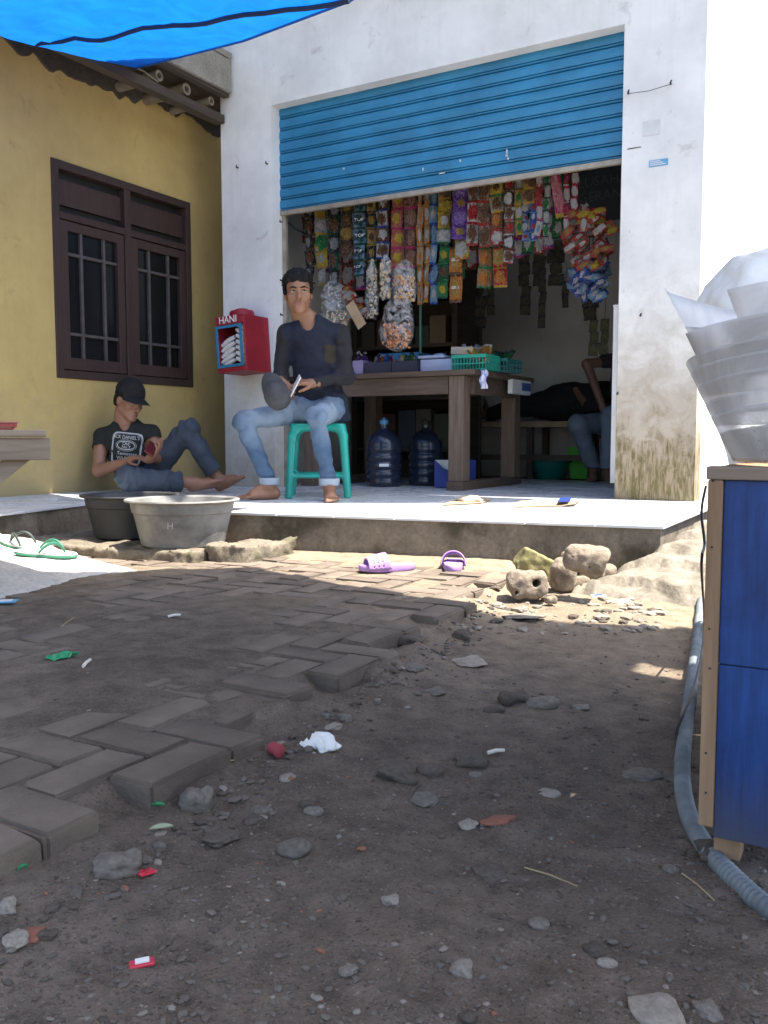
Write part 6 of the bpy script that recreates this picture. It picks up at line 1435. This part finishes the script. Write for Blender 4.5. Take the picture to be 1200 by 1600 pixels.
    sh_ = S.build('shirt', None, t, 2, origin=O0, mats=[sb_m, sl_m], mfun=mf)
    mb = MB(); mb.grid([[(.045+.068*i/8-.010*max(0, (5-j))/5*abs(i-4)/4*0, -.3, .835+.10*j/8-(.014*(1-abs(i-4)/4) if j == 0 else 0)) for j in range(9)] for i in range(9)]); o = mb.build('pocket', cloth('brown_pocket', (.035,.028,.018)), t, smooth=True, angle=180, origin=O0); project(sh_, o.data, .0035); o.data.update()
    # jeans
    S = SDF((-.58, -.56, .05), (.24, .18, .68), .006)
    S.ell((-.005, .01, .53), (.165, .135, .10)); S.cone((-.07, -.02, .54), (.07, -.02, .545), .10, .10, .04)
    for a, b, c in ((hipR, knR, anR), (hipL, knL, anL)): S.cone(a, b, .074, .055, .05); S.cone(b, c, .055, .045, .03)
    folds(S, [(knR, (.5, .3, -.8), .10), (knL, (0, .5, -.8), .10), ((-.15, -.10, .53), (1, .6, 0), .12), ((.06, -.14, .56), (.3, 1, 0), .12), ((-.30, -.29, .18), (0, 0, 1), .08), ((.085, -.41, .17), (0, 0, 1), .08)], .009, 34); S.noise(.007, 14, 5., 4)
    S.plane_cut((0, 0, .098), (0, 0, -1)); S.plane_cut((0, 0, .456), (0, 0, -1)) if False else None
    m_j = denim_faded('faded_jeans', [(knR, hipR), (knL, hipL)])
    S.build('jeans', m_j, t, 2, origin=O0)
    for (x, y) in ((-.275, -.305), (.088, -.405)):
        MB().lathe([(.050, 0), (.060, .004), (.062, .036), (.059, .044), (.050, .042)], (x, y, .088), 24, cap0=False, cap1=False).build('cuff', denim('pale_cuff', (.32,.37,.43), (.22,.27,.33)), t, smooth=True, origin=O0)
    return t
def denim_faded(name, segs, base=((.075,.125,.20), (.042,.075,.13)), pale=(.27,.34,.42)):
    m, N, L, B = _m(name); co = N.new('ShaderNodeTexCoord').outputs['Object']; n = noise_node(N, L, co, 9, 6, .65); c = ramp(N, L, n.outputs[0], [(.3, base[1]), (.7, base[0])]).outputs[0]
    n3 = noise_node(N, L, co, 5, 4, .6)
    for (k, h) in segs:   # worn pale thighs and knees
        q = np.array(k)*.55+np.array(h)*.45+np.array((0, -.05, .05)); vm = N.new('ShaderNodeVectorMath'); vm.operation = 'DISTANCE'; L.new(co, vm.inputs[0]); vm.inputs[1].default_value = tuple(q)
        ad = N.new('ShaderNodeMath'); ad.operation = 'MULTIPLY_ADD'; ad.inputs[1].default_value = -.22; L.new(n3.outputs[0], ad.inputs[0]); L.new(vm.outputs['Value'], ad.inputs[2])
        w = ramp(N, L, ad.outputs[0], [(.0, .75), (.16, 0.)]).outputs[0]; c = mixc(N, L, w, c, pale)
    L.new(c, B.inputs['Base Color']); B.inputs['Roughness'].default_value = .88; B.inputs['Specular IOR Level'].default_value = .2
    n2 = noise_node(N, L, co, 280, 3, .6); bumpn(N, L, B, n2.outputs[0], .4, .002); return m
man_on_stool()
def world_at(o, p): return o.matrix_basis @ Vector(p)
# grey cap in his hands
def cap_mesh(parent, c, Rm, m, mb_, s=1., names=('crown', 'brim', 'button')):
    T = lambda p: np.array(c)+Rm @ (np.array([p[0], -p[1], p[2]])*s)
    S = SDF(np.array(c)-.26*s, np.array(c)+.26*s, .005); S.ell(T((0, 0, 0)), np.array((.091, .111, .108))*s, Rm, .01); S.ell(T((0, 0, -.012)), np.array((.084, .104, .103))*s, Rm, .003, 'sub'); n = Rm @ np.array((0, 0, -1.)); S.plane_cut(T((0, 0, -.006)), n); S.noise(.002, 22, 2., 2)
    S.build(names[0], m, parent, 1, origin=O0)
    P = []
    for i in range(9):
        f = i/8; row = []
        for j in range(15):
            a = rad(-72+144*j/14); r0 = np.array((math.sin(a)*.089, math.cos(a)*.109)); k = .080*max(math.cos(a*1.22), 0)**.6; row.append(tuple(T((r0[0]*(1+.02*f), r0[1]+k*f, .004-.016*(math.sin(a))**2*f-.012*f-.016*abs(math.sin(a))**1.5))))
        P.append(row)
    o = MB().grid(P).build(names[1], mb_, parent, smooth=True, angle=180, origin=O0); o.modifiers.new('s', 'SOLIDIFY').thickness = .004
    MB().lathe([(.008, 0), (.007, .004), (0, .006)], cap1=False, M=Matrix.Translation(tuple(T((0, 0, .1035)))) @ Matrix(Rm.tolist()).to_4x4(), seg=10).build(names[2], mb_, parent, smooth=True, origin=O0)
M_capg = cloth('grey_cap_twill', (.062,.064,.072), 20)
cp = empty('cap', sc_, 'grey cloth cap hanging from the seated man\'s hands', 'cap'); cp.rotation_euler = (0, 0, YAW)
cap_mesh(cp, np.array((-.218, -.335, .615)), np.array(Matrix.Rotation(rad(-28), 3, 'Y')) @ np.array(Matrix.Rotation(rad(74), 3, 'X')) @ np.array(Matrix.Rotation(rad(180), 3, 'Z')), M_capg, M_capg, .86)
ph = empty('phone', sc_, 'phone edge glinting in the seated man\'s left hand', 'phone'); ph.rotation_euler = (0, 0, YAW)
o = MB().box((0, 0, 0), (.008, .07, .135)).build('phone_body', plastic('phone_white', (.7,.7,.7), .2), ph, bevel=.003, origin=O0); o.location = (-.115, -.335, .672); o.rotation_euler = (rad(20), rad(24), rad(20))
# ---------------------------------------------------------------- man sitting on the veranda floor
def man_on_floor():
    loc = Vector((-4.54, 4.45, SZ)); t = empty('person', loc, 'man in black cap and printed t-shirt sitting on the veranda floor looking at a phone', 'person'); t.rotation_euler = (0, 0, YAW)
    Hc = np.array([-.005, -.075, .615]); Rh = Rz(yaw=rad(58), pitch=rad(14), roll=rad(8)); hs = 1.0
    shR, elR, wrR = (-.215, .0, .375), (-.205, -.115, .150), (.035, -.245, .215)
    shL, elL, wrL = (.135, -.02, .395), (.185, -.10, .235), (.185, -.285, .235)
    hipL, knL, anL = (.11, -.02, .105), (.395, -.12, .425), (.590, -.07, .085)
    hipR, knR, anR = (-.015, -.04, .105), (.07, -.425, .115), (.44, -.235, .075)
    S = SDF((-.32, -.54, -.002), (.80, .18, .80), .0045); T = head(S, Hc, Rh, hs); neck = np.array((-.035, -.025, .455))
    S.cone(T((0, -.02, -.09)), neck, .050, .056, .03); S.cone(neck, (-.03, -.01, .34), .068, .115, .04, flat=((0, 1, 0), 1.3)); S.cone((-.03, -.01, .34), (.04, 0, .11), .12, .12, .05, flat=((0, 1, 0), 1.3))
    for a, b, c in ((shR, elR, wrR), (shL, elL, wrL)): S.cone(a, b, .050, .043, .03); S.cone(b, c, .043, .028, .02)
    for a, b, c in ((hipL, knL, anL), (hipR, knR, anR)): S.cone(a, b, .07, .055, .03); S.cone(b, c, .05, .036, .02)
    foot(S, (.60, -.072, .075), (.585, -.065, .032), (.775, -.135, .115), (-.4, .1, .9)); foot(S, (.45, -.232, .07), (.43, -.23, .045), (.635, -.20, .075), (0, .6, .8))
    hand(S, wrL, (.62, -.30, .50), (-.55, -.15, .65), -1, .30, .98); hand(S, wrR, (.75, -.35, .30), (.25, .2, -.9), -1, .42, .98)
    mf = lambda P: (np.linalg.norm((P-T((0, .1, -.066)))*np.array([1., .9, 1.9]), axis=1) < .019).astype(int)
    S.build('body', None, t, 1, origin=O0, mats=[M_skin2, M_lip], mfun=mf); eyes(T, Rh, t, hs, (0, -.004), True)
    S = SDF(Hc-.16, Hc+.17, .0045); S.ell(T((0, -.025, .035)), (.080, .090, .075), Rh, .02); S.ell(T((0, -.06, -.02)), (.066, .045, .06), Rh, .02); S.ell(T((0, .125, -.03)), (.1, .105, .13), Rh, .012, 'sub'); S.ell(T((0, .03, -.11)), (.12, .12, .085), Rh, .015, 'sub'); brows(S, T, hs); S.cone(T((-.02, .092, -.05)), T((.02, .092, -.05)), .004, .004, .003); S.noise(.002, 50, 3., 2); S.build('hair', M_hair, t, 1, origin=O0)
    blk = cloth('black_cap_cloth', (.012,.012,.013)); cap_mesh(t, T((0, -.008, .052)), Rh @ np.array(Matrix.Rotation(rad(4), 3, 'X')), blk, blk, 1.0, ('cap_crown', 'cap_brim', 'cap_button'))
    pm = MB().grid([[tuple(T((-.026+.052*i/6, .0, .07+.04*j/4))) for j in range(5)] for i in range(7)])
    mb = MB(); mb.grid([[tuple(T((-.024+.048*i/6, math.sqrt(max(0, 1-((-.024+.048*i/6)/.088)**2-((.02+.032*j/4)/.105)**2))*.106-.006, .052+.02+.032*j/4))) for j in range(5)] for i in range(7)]); mb.build('cap_badge', mat('grey_badge', (.35,.33,.3), (.1,.1,.1), 40, .7), t, smooth=True, origin=O0)
    # shirt
    S = SDF((-.34, -.22, .02), (.26, .18, .55), .006); S.cone((.045, .0, .10), (-.02, -.015, .27), .132, .148, .05, flat=((0, 1, 0), 1.2)); S.cone((-.02, -.015, .27), (-.035, -.02, .345), .155, .15, .05, flat=((0, 1, 0), 1.3)); S.cone((-.19, -.01, .375), (.11, -.02, .39), .056, .056, .05); S.cone((-.12, -.02, .405), (-.05, -.025, .45), .05, .055, .05); S.cone((.06, -.02, .405), (-.025, -.025, .45), .05, .055, .05)
    for a, b in ((shR, elR), (shL, elL)):
        a, b = np.array(a), np.array(b); S.cone(a, a+(b-a)*.50, .063, .060, .035)
    for a, b in ((shR, elR), (shL, elL)):
        a, b = np.array(a), np.array(b); d = (b-a)/np.linalg.norm(b-a); q = a+(b-a)*.52; S.cone(q+d*.002, q+d*.09, .075, .075, .003, 'sub')
    folds(S, [((.05, -.1, .15), (.3, 0, 1), .14), ((-.15, -.08, .22), (1, 0, .6), .10), ((.1, -.08, .25), (1, 0, -.5), .1)], .010, 34); S.noise(.007, 11, 7., 4)
    S.cone(np.array(neck)+np.array((0, -.01, .06)), (-.03, -.17, .385), .062, .010, .004, 'sub'); S.cone(T((0, 0, -.1)), neck, .062, .058, .004, 'sub')
    sh_ = S.build('shirt', cloth('black_green_tee', (.018,.022,.020)), t, 2, origin=O0)
    # printed bottle-label graphic: lettering, oval and border
    def prt(me, x, z, tilt=.0, name='shirt_print'):
        for v in me.vertices:
            a, b = v.co.x, v.co.y; v.co.x = x+a*math.cos(tilt)-b*math.sin(tilt); v.co.z = z+a*math.sin(tilt)+b*math.cos(tilt); v.co.y = -1
        project(sh_, me, .004); me.materials.append(M_prn); link(name, me, None, t)
    tl = rad(-6); xc, zc = -.012, .300
    prt(text_mesh("JACK DANIEL'S", .034, 0, sx=.80), xc-.004, zc+.072, tl); prt(text_mesh('Old', .030, 0), xc, zc+.029, tl); prt(text_mesh('No.7', .028, 0), xc+.001, zc+.006, tl); prt(text_mesh('Tennessee', .032, 0, sx=.95), xc+.004, zc-.038, tl); prt(text_mesh('WHISKEY', .034, 0, sx=1.0), xc+.006, zc-.070, tl)
    def ringm(rx, rz_, w, n=40, sq=1.):
        mb = MB(); vs = []
        for k in range(n):
            a = 2*math.pi*k/n; c, s = math.cos(a), math.sin(a); c = math.copysign(abs(c)**sq, c); s = math.copysign(abs(s)**sq, s); vs += [(c*rx, s*rz_, 0), (c*(rx-w), s*(rz_-w), 0)]
        mb.add(vs, [(2*k, 2*((k+1) % n), 2*((k+1) % n)+1, 2*k+1) for k in range(n)]); return mb.mesh('ring')
    prt(ringm(.060, .030, .0045), xc, zc+.018, tl); prt(ringm(.068, .038, .002), xc, zc+.018, tl); prt(ringm(.098, .108, .006, 80, .28), xc, zc-.004, tl); prt(ringm(.090, .100, .002, 80, .28), xc, zc-.004, tl)
    # jeans
    S = SDF((-.22, -.54, .0), (.70, .16, .53), .006); S.ell((.04, .0, .095), (.165, .13, .092)); 
    for a, b, c in ((hipL, knL, anL), (hipR, knR, anR)): S.cone(a, b, .092, .070, .05); S.cone(b, c, .070, .056, .03)
    S.cone((.09, -.40, .10), (.36, -.28, .085), .078, .062, .03); folds(S, [(knL, (.6, 0, .2), .11), (hipL, (.6, -.2, .6), .12), (knR, (1, .4, 0), .12), ((.3, -.3, .1), (1, .3, 0), .1)], .011, 34); S.noise(.008, 11, 9., 4); S.plane_cut((.575, 0, .10), (.55, .1, -.8)) if False else None
    an = np.array(anL); d = an-np.array(knL); d /= np.linalg.norm(d); S.cone(an-d*.012, an+d*.1, .075, .075, .003, 'sub'); an = np.array(anR); d = an-np.array(knR); d /= np.linalg.norm(d); S.cone(an-d*.03, an+d*.1, .075, .075, .003, 'sub'); S.plane_cut((0, 0, .003), (0, 0, -1))
    S.build('jeans', denim('dark_jeans', (.052,.068,.095), (.030,.040,.058)), t, 2, origin=O0)
    q = empty('phone', loc, 'dark red phone held by the man in the black cap', 'phone'); q.rotation_euler = (0, 0, YAW); o = MB().box((0, 0, 0), (.066, .010, .13)).build('phone_body', plastic('dark_red_phone', (.10,.012,.018), .3), q, bevel=.003, origin=O0); o.location = (.205, -.335, .298); o.rotation_euler = (rad(-48), rad(38), rad(25))
M_prn = mat('white_print', (.55,.57,.57), None, 30, .85)
man_on_floor()
# ---------------------------------------------------------------- two people in the back of the shop
def back_people():
    p = PZ(945, 752, SZ); t = empty('person', p, 'person in jeans seated at the back right, half hidden by the white cabinet', 'person'); t.rotation_euler = (0, 0, YAW)
    sh, el, wr = (.07, -.02, 1.02), (-.185, -.06, .985), (-.07, -.20, .60); k1, a1 = (-.03, -.30, .55), (-.045, -.28, .09); k2, a2 = (-.27, -.16, .48), (-.10, -.02, .10)
    S = SDF((-.42, -.60, 0), (.48, .30, 1.42), .008); Hc = np.array((.24, -.02, 1.22)); Rh = Rz(yaw=rad(-20), pitch=rad(15)); T = head(S, Hc, Rh, 1.)
    S.cone(T((0, -.02, -.09)), (.2, .02, 1.07), .05, .056, .03); S.cone((.2, .03, 1.03), (.16, .05, .56), .11, .12, .05); S.cone(sh, el, .045, .040, .03); S.cone(el, wr, .040, .028, .02); S.cone((.34, .0, 1.02), (.38, -.05, .75), .045, .04, .03); S.cone((.38, -.05, .75), (.10, -.28, .62), .04, .028, .02)
    hand(S, wr, (.35, -.5, -.55), (-.4, .3, -.6), 1, .5); hand(S, (.10, -.28, .62), (-.9, -.2, -.1), (0, .2, -1), -1, .5)
    for a, b, c in (((.10, .05, .50), k1, a1), ((.04, .06, .50), k2, a2)): S.cone(a, b, .075, .055, .03); S.cone(b, c, .05, .036, .02)
    foot(S, (-.045, -.28, .08), (-.04, -.25, .035), (-.06, -.47, .022)); foot(S, (-.10, -.02, .08), (-.09, .0, .035), (-.16, -.20, .022)); S.plane_cut((0, 0, .003), (0, 0, -1)); S.build('body', M_skin3, t, 1, origin=O0)
    S = SDF(Hc-.16, Hc+.17, .008); S.ell(T((0, -.02, .05)), (.085, .10, .085), Rh); S.ell(T((0, .12, -.04)), (.08, .09, .10), Rh, .01, 'sub'); S.build('hair', M_hair, t, 1, origin=O0)
    S = SDF((-.1, -.25, .42), (.52, .3, 1.16), .009); S.cone((.2, .03, 1.0), (.16, .05, .54), .15, .145, .05, flat=((0, 1, 0), 1.2)); S.cone(sh, (.32, 0, 1.03), .065, .065, .05); S.cone(sh, (-.03, -.035, 1.01), .062, .060, .03); S.cone((.33, 0, 1.02), (.37, -.04, .85), .062, .058, .03); S.cone(T((0, 0, -.11)), (.2, .02, 1.09), .06, .055, .004, 'sub'); S.noise(.006, 9, 2.); S.build('shirt', cloth('dark_shirt', (.03,.028,.032)), t, 1, origin=O0)
    S = SDF((-.42, -.46, .06), (.34, .3, .72), .009); S.ell((.10, .06, .50), (.17, .14, .11))
    for a, b, c in (((.10, .05, .50), k1, a1), ((.04, .06, .50), k2, a2)): S.cone(a, b, .095, .080, .05); S.cone(b, c, .078, .066, .03)
    S.noise(.005, 9, 4.); S.plane_cut((0, 0, .115), (0, 0, -1)); S.build('jeans', denim('mid_jeans', (.15,.19,.24), (.10,.13,.17)), t, 1, origin=O0)
    st = empty('low_stool', world_at(t, (.12, .12, 0)), 'dark low stool under the half-hidden person at the back', 'stool'); c = world_at(t, (.12, .12, 0))
    MB().box((c.x, c.y, SZ+.38), (.36, .36, .04), rz=YAW).build('seat_board', M_darkwood, st)
    for a in (-1, 1):
        for b in (-1, 1):
            q = world_at(t, (.12+a*.14, .12+b*.14, 0)); MB().box((q.x, q.y, SZ+.18), (.045, .045, .358), rz=YAW).build('leg', M_darkwood, st)
    # lying person in black
    f0 = PY(752, 655, BNY+.25); h0 = PY(925, 640, BNY+.25); o_ = Vector((f0.x, BNY+.25, bz)); t = empty('person', o_, 'person in black clothes lying on the back bench, feet towards the counter', 'person'); L = h0.x-f0.x+.55
    S = SDF((-.15, -.35, -.01), (L+.35, .35, .45), .009)
    for g in (-1, 1):
        S.cone((.45, g*.10, .13), (.06, g*.10, .075), .055, .042, .02); foot(S, (.05, g*.11, .07), (.03, g*.11, .035), (-.03, g*.15, .22), (-1, 0, .2)); S.cone((.85, g*.10, .13), (.45, g*.10, .14), .08, .06, .03)
    S.cone((.85, 0, .13), (1.35, 0, .14), .12, .13, .05, flat=((0, 0, 1), 1.1)); Hc = np.array((1.62, 0, .14)); Rh = np.array(Matrix.Rotation(rad(90), 3, 'Y')) @ np.array(Matrix.Rotation(rad(90), 3, 'Z')); S.cone((1.35, 0, .15), (1.52, 0, .14), .06, .055, .03); head(S, Hc, Rh); S.cone((1.36, -.18, .13), (1.1, -.24, .12), .045, .04, .03); S.cone((1.1, -.24, .12), (.95, -.12, .27), .04, .03, .02); hand(S, (.95, -.12, .27), (-.7, .6, .1), (0, 0, -1), 1, .4); S.build('body', M_skin3, t, 1, origin=O0)
    S = SDF((.0, -.36, -.02), (1.6, .36, .48), .010); S.cone((.80, 0, .15), (1.15, 0, .17), .165, .18, .06, flat=((0, 0, 1), 1.05)); S.cone((1.15, 0, .17), (1.38, 0, .16), .18, .15, .06, flat=((0, 0, 1), 1.1))
    S.cone((.60, 0, .15), (.85, 0, .18), .13, .17, .08)
    for g in (-1, 1): S.cone((.85, g*.09, .14), (.45, g*.10, .15), .115, .09, .05); S.cone((.45, g*.10, .15), (.16, g*.10, .09), .088, .065, .04); S.cone((1.38, g*.15, .14), (1.12, g*.24, .12), .07, .06, .04)
    S.noise(.012, 7, 3.); S.plane_cut((0, 0, .004), (0, 0, -1)); S.build('clothes', cloth('black_cotton', (.012,.012,.014)), t, 1, origin=O0)
back_people()
